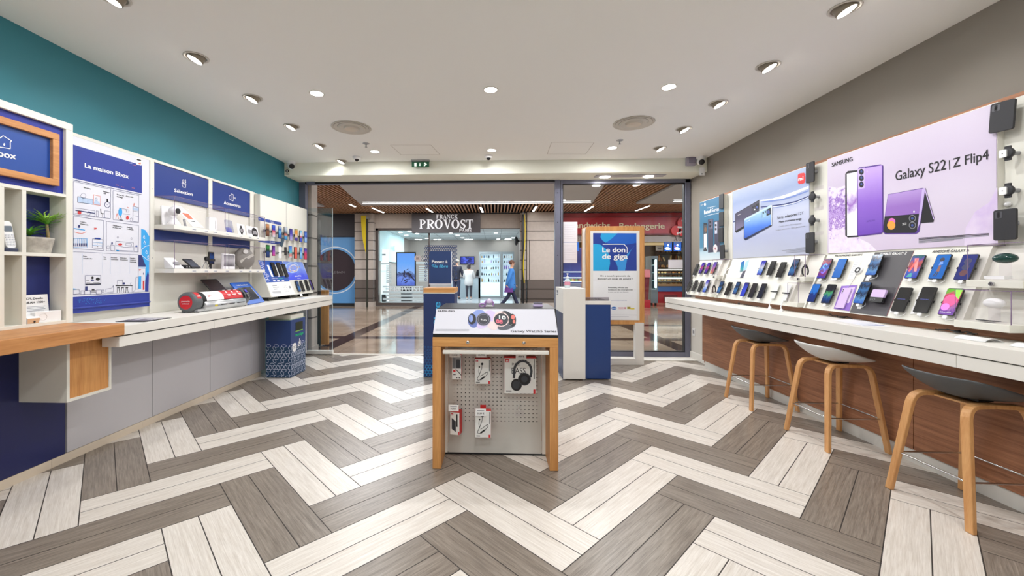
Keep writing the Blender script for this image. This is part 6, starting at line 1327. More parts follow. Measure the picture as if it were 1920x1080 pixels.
def buds(g, F, x0, x1, z0, z1):
    W, H = x1-x0, z1-z0; jbl(g, F, x0, x1, z0, z1, .013); g.box_f(F, x1-.016, x1-.004, z0, z0+.02, .0011, .0016, red); g.box_f(F, x1-.011, x1-.007, z0+H*.5, z0+H*.93, .0011, .0016, inkk); g.box_f(F, x0+.008, x0+.034, z0+.008, z0+.013, .0011, .0016, inkk)
    def P(a, b): return (x0+W*a, z0+H*b)
    g.disc(F, *P(.46, .78), W*.08, .0018, inkk); g.disc(F, *P(.28, .66), W*.05, .0018, inkk)
    g.line(F, [P(.46, .78), P(.44, .62), P(.28, .36), P(.14, .2), P(.2, .13), P(.4, .17), P(.7, .32), P(.84, .42), P(.78, .48), P(.5, .36), P(.34, .3)], .0035, .0017, inkk); g.line(F, [P(.27, .66), P(.22, .5), P(.3, .34)], .002, .0017, inkk); g.line(F, [P(.34, .16), P(.62, .28)], .011, .0019, inkk)
def small(g, F, x0, x1, z0, z1):
    W, H = x1-x0, z1-z0; g.box_f(F, x0+.003, x1-.003, z0+H*.42, z0+H*.93, .0011, .0016, mat('blister_grey', (150, 152, 156), .2)); g.rrect(F, x0+W*.45, x0+W*.85, z0+H*.45, z0+H*.78, .006, .0016, .006, wk); g.rrect(F, x0+W*.08, x0+W*.36, z0+H*.45, z0+H*.84, .005, .0016, .005, mat('bud_grey', (110, 112, 118), .4)); g.line(F, [(x0+W*.4, z0+H*.4), (x0+W*.62, z0+H*.32), (x0+W, z0+H*.16)], .005, .0017, inkk); g.box_f(F, x0+W*.12, x0+W*.38, z0+H*.28, z0+H*.38, .0011, .0016, red)
    for k in range(3): g.disc(F, x0+W*(.5+.16*k), z0+H*.06, .004, .0016, inkk, 10)
    g.box_f(F, x0+W*.12, x0+W*.4, z0+H*.17, z0+H*.2, .0011, .0016, inkk)
def speaker_art(g, F, x0, x1, z0, z1):
    W, H = x1-x0, z1-z0; jbl(g, F, x0, x1, z0, z1, .014); g.poly([F(x0+W*.18, z0+H*.24, .0016), F(x0+W*.62, z0+H*.12, .0016), F(x0+W*.62, z0+H*.58, .0016), F(x0+W*.18, z0+H*.72, .0016)], wk); g.box_f(F, x1-W*.14, x1-W*.02, z0+.002, z0+.024, .0011, .0016, red); g.box_f(F, x0+W*.66, x0+W*.8, z0+H*.35, z0+H*.9, .0011, .0016, inkk)
def phones_art(g, F, x0, x1, z0, z1):
    W, H = x1-x0, z1-z0; jbl(g, F, x0, x1, z0, z1, .024); g.box_f(F, x1-.02, x1-.006, z0, z0+.03, .0011, .0016, red); g.box_f(F, x0+.012, x0+.05, z0+.014, z0+.02, .0011, .0016, inkk); g.box_f(F, x1-.014, x1-.01, z0+H*.4, z0+H*.95, .0011, .0016, inkk); g.box_f(F, x1-.02, x1-.018, z0+H*.4, z0+H*.8, .0011, .0016, inkg)
    g.text('PURE', F, x0+W*.36, z0+H*.77, inkk, h=H*.075, wid=W*.24, w=.0017); g.text('BASS', F, x0+W*.45, z0+H*.55, inkk, h=H*.17, wid=W*.44, w=.0017)
    def P(a, b): return (x0+W*a, z0+H*b)
    arcp = [P(.3+.0, .42)]+[P(.58+.27*math.cos(a)*1.0, .62+.28*math.sin(a)) for a in [math.radians(165-i*17) for i in range(12)]]+[P(.82, .45)]
    g.line(F, arcp, .017, .0021, wk); g.disc(F, *P(.38, .24), W*.19, .0024, inkk, 26, W*.17); g.disc(F, *P(.37, .24), W*.13, .0028, wk, 22, W*.11); g.disc(F, *P(.63, .40), W*.20, .0032, wk, 28); g.disc(F, *P(.63, .40), W*.17, .0036, inkk, 28); g.disc(F, *P(.63, .40), W*.10, .004, wk, 22)
pack('headphone_package', 'slim boxed earphone package at the upper left of the perforated panel', 847.5, 865, 664, 711, .035, .02, (843, 862, 658, 670), '19,99 €', small)
pack('headphone_package', 'white neckband earphone box in the upper row of the perforated panel', 890.5, 920, 672, 719.5, .03, .03, (893, 912, 657, 670), '39,99 €', buds)
pack('headphone_package', 'large white headphone box reading PURE BASS on the perforated panel', 945.5, 1005.5, 670, 737.5, .05, .0, (967, 987, 661, 673), '49,99 €', phones_art)
pack('speaker_package', 'tilted white box with a black speaker picture at the lower left of the perforated panel', 843.5, 862, 772, 815, .06, .01, (841, 860, 759, 771), '19,99 €', speaker_art, -.25)
pack('headphone_package', 'white neckband earphone box in the lower row of the perforated panel', 891, 920.5, 769, 820, .035, .04, (891.5, 911, 766, 780), '39,99 €', buds)
c = uY(974, 770, pY-.06); t_ = thing('empty_hook', 'empty white hook with a clear label plate on the perforated panel', 'hook', (c.x, pY, c.z)); g = G(); g.tube([(c.x-.006, pY, c.z+.02), (c.x-.006, pY-.09, c.z+.008), (c.x-.006, pY-.095, c.z+.016)], .003, whitepl, 8); g.tube([(c.x+.01, pY, c.z-.0), (c.x+.01, pY-.06, c.z-.002)], .003, whitepl, 8); g.obj('hook', t_); G().box(c.x-.03, c.x+.03, pY-.098, pY-.096, c.z-.025, c.z+.012, acry).obj('label_plate', t_)
# demo watches on top of the kiosk (only their tops rise above the sign)
lilac = mat('watch_lilac', (176, 140, 196), .4)
c = uY(917, 578, 2.98); t_ = thing('smartwatch', 'lilac smartwatch on a stand behind the kiosk sign', 'watch', (c.x, 2.98, 1.046)); g = G(); g.tube([V((c.x+.03*math.cos(a), 2.98, 1.06+.032*math.sin(a))) for a in [math.radians(200-i*22) for i in range(11)]], .009, lilac, 10); g.obj('strap', t_); g = G(); g.lathe([(0, .012), (.018, .012), (.021, .006), (.02, 0), (0, 0)], (c.x+.002, 2.955, 1.083), mat('watch_pale', (214, 196, 226), .3), 20, (0, -1, .5)); g.obj('body', t_); G().box(c.x-.025, c.x+.03, 2.96, 3.0, 1.0455, 1.055, whitepl).obj('stand', t_)
g = G(); g.tube([V((c.x-.05+.02*math.cos(a), 2.97, 1.056+.012*math.sin(a))) for a in [math.radians(i*30) for i in range(12)]], .007, lilac, 8, True); g.obj('loose_strap', t_)
c = uY(1008, 575, 2.98); t_ = thing('display_stand', 'small lilac earbud case in a clear box at the right of the kiosk top', 'stand', (c.x, 2.98, 1.046)); G().box(c.x-.03, c.x+.035, 2.96, 3.02, 1.0455, 1.062, mat('case_lilac', (206, 190, 230), .4)).obj('earbud_case', t_, bevel=.004); g = G(); g.box(c.x-.03, c.x+.035, 2.956, 2.958, 1.062, 1.08, acry); g.box(c.x-.028, c.x+.033, 2.97, 3.0, 1.064, 1.078, mat('grey_top', (120, 118, 130), .4)); g.obj('clear_box', t_)

# ---- blue totem with the fibre sign
t0 = thing('totem', 'dark blue totem with an oak top behind the left side of the kiosk', 'totem', (-.68, 5.2, 0)); tx0, tx1, ty0, ty1 = -.882, -.50, 5.0, 5.40
nv = mat('totem_blue', (32, 52, 104), .4)
so = G().box(tx0, tx1, ty0, ty1, .003, 1.03, nv).obj('body', t0, bevel=.002); G().box(tx0, tx1+.002, ty0-.003, ty1, 1.0305, 1.042, white).obj('white_band', t0)
g = G(); g.prism([V((tx0, ty0-.003, 1.0425)), V((tx1-.01, ty0-.003, 1.0425)), V((tx1+.008, ty0+.02, 1.0425)), V((tx1+.008, ty1, 1.0425)), V((tx0, ty1, 1.0425))], (0, 0, .056), oakx); g.obj('oak_top', t0, bevel=.002)
F = FY(ty0); g = G(); A = Art(g, F, 780, 450, 4.0, .001)
A.t('la fibre', (0, 0), (1, 0), 1, cyan) if 0 else None
Fv = Fr(F(-.675, .50, 0), (0, 0, 1), (-1, 0, 0)); g.text('la fibre', Fv, 0, 0, mat('totem_cyan', (60, 170, 224), .5), h=.085, wid=.425, w=.0012, align='l', bold=.028)
u, v = A.at(165, 491); g.ring(F, u, v, .016, .034, .001, MATS['totem_cyan'], 20, 20, 340) if 0 else None
tc = MATS['totem_cyan']
hx = mat('hex_cyan', (44, 150, 214), .5); hd_ = mat('hex_dim', (34, 92, 150), .5)
for r_ in range(11):
    for c_ in range(10):
        u = tx0+.02+c_*.04+(r_ % 2)*.02; v = .03+r_*.034
        if u > tx1-.015: continue
        m = hx if r_ < 4 else hd_; s = .019 if r_ < 8 else .012
        for k in range(6):
            a0, a1 = math.radians(60*k+30), math.radians(60*k+90); g.line(F, [(u+s*math.cos(a0), v+s*math.sin(a0)), (u+s*math.cos(a1), v+s*math.sin(a1))], .005, .0008, m)
g.obj('print', so)
t0 = thing('sign', 'clear upright sign with a dark blue notice about fibre standing on the totem', 'sign', (-.69, 5.1, 1.099)); Fq = FY(5.12)
a, b = uY(796, 540, 5.12), uY(857, 459, 5.12); G().box(a.x, b.x, 5.12, 5.126, 1.0995, b.z, acry).obj('clear_sheet', t0)
g = G(); hxm = mat('hex_navy', (40, 62, 112), .4)
for r_ in range(20):
    for c_ in range(15):
        u = a.x+.014+c_*.0285+(r_ % 2)*.01425; v = 1.20+r_*.0247
        if u > b.x-.012 or v > b.z-.012: continue
        px0, py0 = a.x+.05, b.x-.075
        if px0 < u < py0 and v < b.z-.075: continue
        if v < 1.33 and (r_+c_) % 2: continue
        for k in range(6):
            a0, a1 = math.radians(60*k+30), math.radians(60*k+90); s = .0135; g.line(Fq, [(u+s*math.cos(a0), v+s*math.sin(a0)), (u+s*math.cos(a1), v+s*math.sin(a1))], .006, .0006, hxm)
g.obj('hexagon_print', t0)
a, b = uY(804.5, 531.5, 5.11), uY(845.5, 471, 5.11); F = FY(5.108); ct = .02
so = G().prism([F(a.x, a.z), F(b.x, a.z), F(b.x, b.z), F(a.x+ct, b.z), F(a.x, b.z-ct)], (0, .004, 0), mat('notice_navy', (34, 62, 116), .45)).obj('notice', t0)
G().prism([F(b.x, a.z), F(b.x+.012, a.z-.008), F(b.x+.012, b.z-.01), F(b.x, b.z)], (0, .008, 0), mat('notice_edge', (214, 220, 236), .4)).obj('notice_edge', t0); G().box(a.x, b.x+.01, 5.106, 5.114, a.z-.012, a.z-.001, MATS['notice_edge']).obj('notice_foot', t0)
g = G(); A = Art(g, F, 780, 450, 4.0, .0008); A.t('Passez à', (120, 172), (236, 172), 22, inkw, bold=.026); A.t('la fibre', (140, 206), (240, 206), 22, mat('notice_cyan', (80, 186, 232), .5), bold=.026, shear=.2)
for i, (x0, x1) in enumerate(((122, 138), (116, 136), (124, 140))): A.l([(x0, 186+i*7), (x1, 186+i*7)], .006, MATS['notice_cyan'])
g.obj('lettering', so)
# lilac carton and tissue on the totem
# ---- white and blue pedestal
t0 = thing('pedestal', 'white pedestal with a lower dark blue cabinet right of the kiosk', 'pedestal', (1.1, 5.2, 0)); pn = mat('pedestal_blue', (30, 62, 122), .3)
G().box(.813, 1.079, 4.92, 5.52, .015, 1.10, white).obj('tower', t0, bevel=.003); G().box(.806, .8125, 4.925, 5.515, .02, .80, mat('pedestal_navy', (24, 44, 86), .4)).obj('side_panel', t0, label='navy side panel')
G().box(1.0795, 1.385, 4.955, 5.50, .015, .905, pn).obj('cabinet', t0, bevel=.002, label='glossy dark blue cabinet'); G().box(1.0795, 1.39, 4.95, 5.51, .9055, .95, white).obj('cabinet_top', t0, bevel=.002)
g = G()
for x, y in ((.83, 4.94), (1.06, 4.94), (1.1, 4.98), (1.36, 4.98), (.83, 5.5), (1.36, 5.48)): g.cyl((x, y, 0), (x, y, .016), .012, greypl, seg=10)
g.obj('feet', t0)
g = G(); Fs = Fr((.8125, 5.3, 0), (0, -1, 0), (0, 0, 1)); g.box_f(Fs, -.12, .0, 1.0, 1.06, .0003, .001, mat('side_print', (90, 92, 100), .5)); g.box_f(Fs, -.11, -.01, 1.01, 1.018, .0011, .0015, inkw); g.box_f(Fs, -.11, -.04, 1.03, 1.036, .0011, .0015, inkw); g.obj('side_label', t0)
t0 = thing('acrylic_tray', 'clear smoky tray lying on the lower top of the white pedestal', 'tray', (1.2, 5.2, .95)); g = G(); sm = glass('smoke', (.70, .68, .70), .6, 0, .04); g.box(1.09, 1.37, 4.97, 5.45, .9505, .954, sm); g.box(1.09, 1.37, 4.97, 4.973, .954, .99, sm); g.obj('tray', t0); G().tube([(1.09, 4.97, .99), (1.37, 4.97, .99)], .002, acryedge, 5).obj('edge', t0)
c = uZ(1061.5, 541.5, 1.10); c = V((.90, 5.12, 1.1005)); t0 = thing('sanitiser_bottle', 'clear pump bottle of hand gel on top of the white pedestal', 'bottle', c)
g = G(); g.lathe([(0, 0), (.034, .0), (.036, .006), (.036, .085), (.028, .105), (.013, .115), (.013, .12)], c, mat('gel_bottle', (206, 222, 228), .1), 24); b_ = g.obj('bottle', t0); g = G(); g.lathe([(.014, .118), (.016, .12), (.016, .138), (.006, .142), (.006, .165), (.012, .168), (.012, .178), (0, .18)], c, whitepl, 18); g.box(c.x-.004, c.x+.004, c.y-.04, c.y+.005, c.z+.166, c.z+.176, whitepl); g.obj('pump', t0); g = G(); g.lathe([(.0364, .03), (.0364, .075)], c, mat('gel_label', (222, 150, 170), .5), 24); g.obj('label_sleeve', t0)
# ---- poster stand "Le don de giga"
sY = 5.80; FQ = FY(sY)
def sb(g, x0, x1, y0, y1, d0, d1, m): a, b = uY(x0, y1, sY), uY(x1, y0, sY); return g.box(a.x, b.x, sY+d0, sY+d1, a.z, b.z, m)
t0 = thing('poster_stand', 'oak framed poster stand on white legs behind the white pedestal', 'poster stand', (1.75, 5.85, 0))
a, b = uY(1099, 608, sY), uY(1208.5, 424, sY)
g = G(); g.rrect(FQ, a.x, b.x, a.z, b.z, .03, -.045, .0, oakv); fr_ = g.obj('oak_frame', t0, bevel=.002)
g = G(); g.rrect(FQ, a.x-.035, b.x-.02, a.z+.02, b.z-.02, .02, -.10, -.046, white); g.obj('back_case', t0, bevel=.002); g = G(); g.rrect(FQ, a.x-.04, b.x-.02, a.z+.0, b.z-.01, .02, -.115, -.101, oakv); g.obj('rear_panel', t0)
g = G(); sb(g, 1107, 1199, 433, 600, -.003, .01, white); mt = g.obj('mount', t0, bevel=.001)
g = G(); sb(g, 1112, 1193.5, 437, 599, -.0042, -.0031, paper); ps = g.obj('poster_sheet', t0)
FQ2 = FY(sY-.0043); g = G(); A = Art(g, FQ2, 1080, 420, 5.4, .0006)
bg_ = gradmat('giga_bg', [(0, (40, 70, 160)), (.5, (36, 62, 150)), (1, (30, 60, 150))], 'z', .4, .7, .2); b1 = gradmat('giga_light', [(0, (30, 130, 214)), (.5, (22, 110, 206)), (1, (34, 170, 226))], 'z', .6, 1.2, .3)
A.p([(173, 92), (612, 94), (614, 474), (174, 474)], bg_)
A.p([(256, 94), (612, 95), (612, 190), (540, 205), (470, 212), (400, 200), (320, 195), (268, 170), (247, 135)], mat('giga_mid', (24, 96, 196), .5), .0004); A.p([(256, 94), (420, 94), (360, 150), (300, 190), (262, 160), (247, 130)], mat('giga_aqua', (30, 160, 220), .5), .0006)
A.p([(174, 204), (200, 200), (250, 210), (310, 260), (340, 320), (345, 400), (330, 474), (174, 474)], b1, .0005); A.p([(612, 200), (560, 260), (520, 340), (496, 474), (424, 474), (420, 430), (396, 372), (480, 350), (540, 280)], mat('giga_sky', (54, 150, 222), .5), .0005)
A.t('Le don', (268, 285), (496, 285), 52, inkw, bold=.034, dw=.0012); A.t('de giga', (266, 352), (522, 352), 52, inkw, bold=.034, dw=.0012); A.l([(270, 205), (486, 205), (518, 242), (517, 296)], .010, inkw, .0012)
A.t('On a tous le pouvoir de', (243, 532), (546, 532), 15, inkk, bold=.016); A.t('donner un coup de pouce !', (218, 561), (572, 561), 15, inkk, bold=.016)
A.t('Ensemble, offrons des', (326, 648), (525, 650), 12, inkk, bold=.016); A.t('forfaits et des smartphones', (326, 671), (574, 671), 12, inkk, bold=.016); A.t('à ceux qui en ont besoin.', (326, 694), (534, 694), 11, inkg)
A.t('Rendez-vous en boutique', (216, 770), (345, 774), 10, inkk, bold=.026); A.t('ou sur le site pour en savoir plus', (350, 776), (514, 776), 9, royal)
A.c(384, 852, 27, 15, mat('logo_blue', (36, 110, 190), .5)); A.t('emmaüs', (362, 857), (406, 857), 9, inkw, bold=.026, dw=.0005); A.l([(426, 846), (482, 846)], .006, mat('logo_rose', (206, 140, 150), .5)); A.l([(430, 858), (482, 858)], .006, MATS['logo_rose']); A.p([(488, 842), (508, 842), (508, 860), (488, 860)], MATS['logo_rose']); A.p([(518, 838), (552, 838), (552, 860), (518, 860)], mat('logo_mustard', (190, 170, 30), .5)); A.p([(552, 850), (592, 850), (592, 864), (552, 864)], mat('logo_yellow', (226, 210, 90), .5)); A.l([(522, 845), (548, 845)], .004, inkk, .0004); A.l([(522, 854), (548, 854)], .004, inkk, .0004)
A.l([(352, 920), (618, 922)], .0025, inkg); A.l([(352, 938), (534, 938)], .0025, inkg); g.obj('print', ps)
g = G(); a, b = uY(1190, 683.5, sY), uY(1206, 605, sY); g.box(a.x, b.x, sY-.03, sY+.05, .0, b.z, white); g.obj('leg', t0, bevel=.002); a2 = uY(1101, 683, sY); g = G(); g.box(a2.x, a2.x+.1, sY-.03, sY+.05, 0, b.z, white); g.obj('leg', t0, bevel=.002); g = G(); g.box(a2.x+.1, a.x, sY-.03, sY+.05, 0.0, .09, white); g.obj('foot_bar', t0, bevel=.002)
# papers on the fixed pane
for k, (x0, x1, y0, y1, lab) in enumerate(((1055, 1082.5, 416, 454, 'white notice sheet taped on the fixed pane, upper of the pair at its left edge'), (1055, 1082, 454.5, 493, 'white notice sheet taped on the fixed pane, lower of the pair at its left edge'), (1253, 1280, 487, 503.5, 'small white card taped on the fixed pane before the bread shelves'))):
    a, b = uY(x0, y1, 6.308), uY(x1, y0, 6.308); t_ = thing('notice', lab, 'notice', ((a.x+b.x)/2, 6.308, a.z), 'notices on the fixed pane'); o_ = G().box(a.x, b.x, 6.3065, 6.3085, a.z, b.z, mat('sheet_white', (222, 220, 228), .6)).obj('sheet', t_); g = G(); F = FY(6.306)
    if k < 2:
        for i in range(7): g.box_f(F, a.x+.02, b.x-.02-.05*(i % 3 == 2), b.z-.05-i*.035, b.z-.046-i*.035, .0002, .0006, mat('faint_print', (204, 202, 212), .6))
    else: g.box_f(F, a.x+.01, b.x-.01, b.z-.012, b.z-.009, .0002, .0006, MATS['faint_print'])
    g.obj('print', o_)
# ================================================================== ceiling and bulkhead fittings
ringm = mat('fitting_white', (214, 208, 198), .45); inner = mat('fitting_inner', (150, 140, 124), .4, .3); lampm = mat('lamp_face', (255, 250, 240), .4, 0, 14)
GT, GD = 'tilted recessed spots in two rows', 'round flush downlights'
def spot(x, y, side, label, r=.067):
    c = uZ(x, y, ZC); t_ = thing('recessed_spot', label, 'ceiling light', (c.x, c.y, ZC), GT)
    g = G(); g.lathe([(r, 0), (r*1.22, -.001), (r*1.25, -.005), (r*1.2, -.008), (r*1.02, -.006), (r*.98, .0)], c, ringm, 32); g.obj('rim', t_)
    g = G(); g.lathe([(r*1.0, -.006), (r*.9, -.0015), (0, -.001)], c, inner, 28); g.obj('recess', t_)
    ax = V((side*.36, -.18, -.9)).normalized(); hc = c+V((-side*.004, 0, .004)); k = r*.80
    g = G(); g.lathe([(k, -.03), (k*1.02, .0), (k, .030), (k*.93, .032)], hc, inner, 28, ax); g.obj('swivel_head', t_)
    g = G(); g.lathe([(k*.93, .031), (k*.5, .030), (0, .030)], hc, lampm, 28, ax); g.obj('lamp', t_)
    lp = hc+ax*.05; area_light('spot_light', lp, lp+V((side*.56, 0, -.83)), SP_P, .11, color=(.985, .99, 1), spread=84)
def down(x, y, label, r=.056, Z=ZC):
    c = uZ(x, y, Z); t_ = thing('downlight', label, 'ceiling light', (c.x, c.y, Z), GD)
    g = G(); g.lathe([(r*.98, -.001), (r*1.12, -.001), (r*1.15, -.004), (r*1.1, -.006), (r*.98, -.004)], c, ringm, 32); g.obj('rim', t_); g = G(); g.lathe([(r*.98, -.003), (r*.5, -.0035), (0, -.0035)], c, lampm, 28); g.obj('lamp', t_)
    area_light('down_light', c+V((0, 0, -.02)), c+V((0, 0, -1)), DL_P, .13, color=(.985, .99, 1))
n_ = ('nearest the camera', 'second from the camera', 'third from the camera', 'fourth from the camera', 'fifth from the camera', 'farthest, at the bulkhead')
for i, p in enumerate(((213, -6), (368, 107), (474, 183), (547, 236), (599, 272), (640, 301))): spot(*p, -1, 'tilted recessed spot in the left ceiling row, '+n_[i])
for i, p in enumerate(((1584, 15), (1440, 123), (1347, 193), (1282, 241), (1237, 277))): spot(*p, 1, 'tilted recessed spot in the right ceiling row, '+n_[i] if i < 4 else 'tilted recessed spot in the right ceiling row, farthest')
for p, l in (((594, 175), 'left in the near row of three'), ((920, 168), 'middle in the near row of three'), ((1254, 163), 'right in the near row of three'), ((703, 284), 'left in the far row of three'), ((922, 281.5), 'middle in the far row of three'), ((1148, 277), 'right in the far row of three')): down(*p, 'round flush downlight in the ceiling, '+l)
# unseen lamps added behind the camera to brighten the fronts, no fittings modelled
for X in (-1.45, .0, 1.5):
    for Y in (-1.6, .2, 1.9): area_light('down_light', (X, Y, ZC-.02), (X, Y, 0), DL_P, .13, color=(.985, .99, 1))
for Y in (-1.4, -.2, .9): area_light('spot_light', (2.1, Y, ZC-.05), (2.66, Y, 2.06), SP_P, .11, spread=84); area_light('spot_light', (-2.0, Y, ZC-.05), (-2.56, Y, 2.06), SP_P, .11, spread=84)
def vent(x, y, label):
    c = uZ(x, y, ZC); t_ = thing('air_diffuser', label, 'air vent', (c.x, c.y, ZC), 'round ceiling air diffusers'); vm = mat('vent_white', (206, 200, 188), .45); vi = mat('vent_shadow', (120, 112, 100), .6)
    g = G(); g.lathe([(.208, 0), (.214, -.004), (.208, -.009), (.195, -.006), (.187, .0)], c, vm, 40); g.obj('rim', t_)
    G().lathe([(.19, -.001), (0, -.001)], c, vi, 32).obj('back', t_)
    for r0, r1, z0, z1 in ((.187, .15, -.006, -.0012), (.132, .148, -.018, -.004), (.132, .08, -.018, -.0015)): g = G(); g.lathe([(r0, z0), (r1, z1)], c, vm, 40); g.obj('cone', t_)
    g = G(); g.lathe([(.076, -.022), (.056, -.011), (.018, -.004), (0, -.004)], c, mat('vent_core', (216, 206, 190), .3, .3), 32); g.lathe([(.076, -.022), (.084, -.003)], c, vm, 32); g.obj('core', t_)
vent(659, 239, 'round air diffuser in the ceiling on the left'); vent(1188, 230.5, 'round air diffuser in the ceiling on the right')
for x, y, l in ((686.5, 269, 'left'), (1162, 263, 'right')):
    c = uZ(x, y, ZC); t_ = thing('sprinkler', 'small ceiling sprinkler head beyond the %s air diffuser' % l, 'sprinkler', (c.x, c.y, ZC)); g = G(); g.lathe([(.0, -.012), (.02, -.012), (.042, -.003), (.042, 0)], c, silver, 24); g.obj('plate', t_); g = G(); g.cyl(c+V((0, 0, -.012)), c+V((0, 0, -.045)), .007, silver, seg=10); g.cyl(c+V((0, 0, -.045)), c+V((0, 0, -.048)), .016, silver, seg=14); g.obj('nozzle', t_)
for x, y, l in ((669, 297, 'left of the exit sign'), (916, 294.5, 'in the middle of the bulkhead')):
    c = uZ(x, y-3, ZC); c.y = min(c.y, YS-.07); t_ = thing('dome_camera', 'small white dome camera on the ceiling %s' % l, 'camera', (c.x, c.y, ZC)); g = G(); g.lathe([(.058, 0), (.058, -.012), (.05, -.03), (.03, -.036)], c, whitepl, 28); g.obj('base', t_); g = G(); g.lathe([(.03, -.034), (.026, -.052), (.012, -.062), (0, -.063)], c, mat('dome_dark', (16, 16, 18), .1), 24); g.obj('dome', t_)
# exit sign
a, b = uY(772, 315, YS-.06), uY(805, 300, YS-.06); t_ = thing('exit_sign', 'green emergency exit sign with arrow and running figure under the ceiling edge', 'exit sign', ((a.x+b.x)/2, YS-.06, ZC-.14)); F = FY(YS-.065); gx = mat('exit_green', (14, 80, 52), .3, 0, .25); ew = mat('exit_white', (226, 236, 226), .4, 0, .8)
zt = uY(790, 303, YS-.065).z; G().box(a.x-.005, b.x+.005, YS-.09, YS-.03, zt, zt+.04, silver).obj('housing', t_, bevel=.004); G().box((a.x+b.x)/2-.04, (a.x+b.x)/2+.04, YS-.07, YS-.05, zt+.04, ZC, silver).obj('mount', t_)
za, zb = uY(790, 313, YS-.065).z, zt-.003; so = G().box(a.x+.002, b.x-.002, YS-.065, YS-.057, za, zb, gx).obj('panel', t_); g = G(); A = Art(g, F, 560, 290, 5.683, .001)
A.p([(1232, 86), (1256, 86), (1256, 124), (1232, 124)], ew); A.l([(1292, 86), (1292, 112)], .008, ew); A.p([(1282, 106), (1302, 106), (1292, 124)], ew); A.c(1346, 88, 5, 5, ew); A.l([(1344, 94), (1352, 106), (1342, 122)], .009, ew); A.l([(1334, 98), (1346, 96), (1366, 100)], .006, ew); A.l([(1352, 106), (1366, 106)], .007, ew); A.l([(1344, 110), (1334, 122)], .007, ew); g.obj('pictogram', so)
# bulkhead corner devices
def eyeball(x, y, label, d):
    c = uY(x, y, YS-.06); c = V((c.x, YS-.06, ZC)); t_ = thing('security_camera', label, 'camera', (c.x, c.y, ZC)); g = G(); g.lathe([(.06, 0), (.062, -.02), (.05, -.035), (0, -.036)], c, whitepl, 28); g.obj('base', t_); hc = c+V((0, 0, -.062)); g = G(); g.ball(hc, .052, whitepl, 24, 14); g.obj('head', t_); dd = V(d).normalized(); g = G(); g.lathe([(.036, .036), (.038, .05), (.03, .054), (0, .054)], hc, black, 24, dd); g.obj('lens', t_)
eyeball(546, 310, 'white eyeball camera in the left ceiling corner above the teal wall', (.55, -.7, -.35)); eyeball(1314, 302, 'white eyeball camera in the right ceiling corner', (-.15, -.8, -.4))
a, b = uY(535.2, 330, YS-.002), uY(543, 314, YS-.002); t_ = thing('camera_notice', 'small cream video notice plate with a round black emblem in the left corner', 'sign', ((a.x+b.x)/2, YS, a.z)); F = FY(YS-.012); dx = max(0, WL+.005-a.x)
so = G().box(a.x+dx, b.x+dx, YS-.012, YS-.001, max(a.z, ZS+.01), b.z, mat('cream_plate', (226, 220, 200), .5)).obj('plate', t_); g = G(); u = (a.x+b.x)/2+dx; v = a.z+(b.z-a.z)*.56; g.disc(F, u, v, .024, .001, inkk); g.box_f(F, u-.01, u+.01, v-.008, v+.008, .001, .002, paper); g.box_f(F, u-.02, u+.02, v-.052, v-.036, .0005, .001, inkg); g.obj('emblem', so)
a, b = uY(1285, 311.5, YS-.01), uY(1303, 294.5, YS-.01); t_ = thing('alarm_sounder', 'square lavender grey alarm box on the bulkhead beside the right camera', 'alarm', ((a.x+b.x)/2, YS, a.z)); am = mat('alarm_grey', (168, 162, 176), .4); G().box(a.x, b.x, YS-.05, YS-.001, a.z, b.z, am).obj('box', t_, bevel=.008); F = FY(YS-.05); G().rrect(F, a.x+.03, b.x-.006, a.z+.03, b.z-.012, .005, 0, .004, mat('alarm_dark', (130, 124, 142), .5)).obj('grille', t_)
a, b = uY(1311.5, 329, YS-.06), uY(1321, 314, YS-.06); t_ = thing('camera_notice', 'small white label hanging below the right corner camera', 'sign', ((a.x+b.x)/2, YS-.06, a.z)); G().box(a.x, b.x, YS-.062, YS-.058, a.z, b.z, paper).obj('plate', t_); G().box((a.x+b.x)/2-.012, (a.x+b.x)/2+.012, YS-.0635, YS-.0625, a.z+.012, a.z+.03, inkg).obj('emblem', t_); G().tube([((a.x+b.x)/2, YS-.06, b.z), ((a.x+b.x)/2, YS-.06, ZC-.1)], .004, whitepl, 6).obj('hanger', t_)
# twin lamp fitting under the bulkhead at right
a, b = uZ(1119, 326.5, ZS), uZ(1250, 326.5, ZS); yc = 6.03; t_ = thing('twin_spot', 'long grey recessed fitting with two bright lamps under the bulkhead at right', 'ceiling light', ((a.x+b.x)/2, yc, ZS)); G().box(a.x, b.x, yc-.07, yc+.07, ZS-.008, ZS-.001, mat('fitting_grey', (176, 172, 176), .5)).obj('tray', t_, bevel=.002)
for x in (1136, 1217): c = uZ(x, 331, ZS-.014); c.y = yc+.03; g = G(); g.lathe([(.075, .0), (.07, -.006), (0, -.007)], (c.x, c.y, ZS-.009), lampm, 24); g.obj('lamp', t_); area_light('twin_light', (c.x, c.y, ZS-.03), (c.x, c.y, 0), DL_P*.8, .12)
# ================================================================== across the mall: shop fronts, people
def fb(g, x0, y0, x1, y1, Y, th, m):
    """box standing at depth Y..Y+th whose front covers a rectangle of the elevation"""
    a, b = uY(x0, y1, Y), uY(x1, y0, Y); return g.box(a.x, b.x, Y, Y+th, a.z, b.z, m)
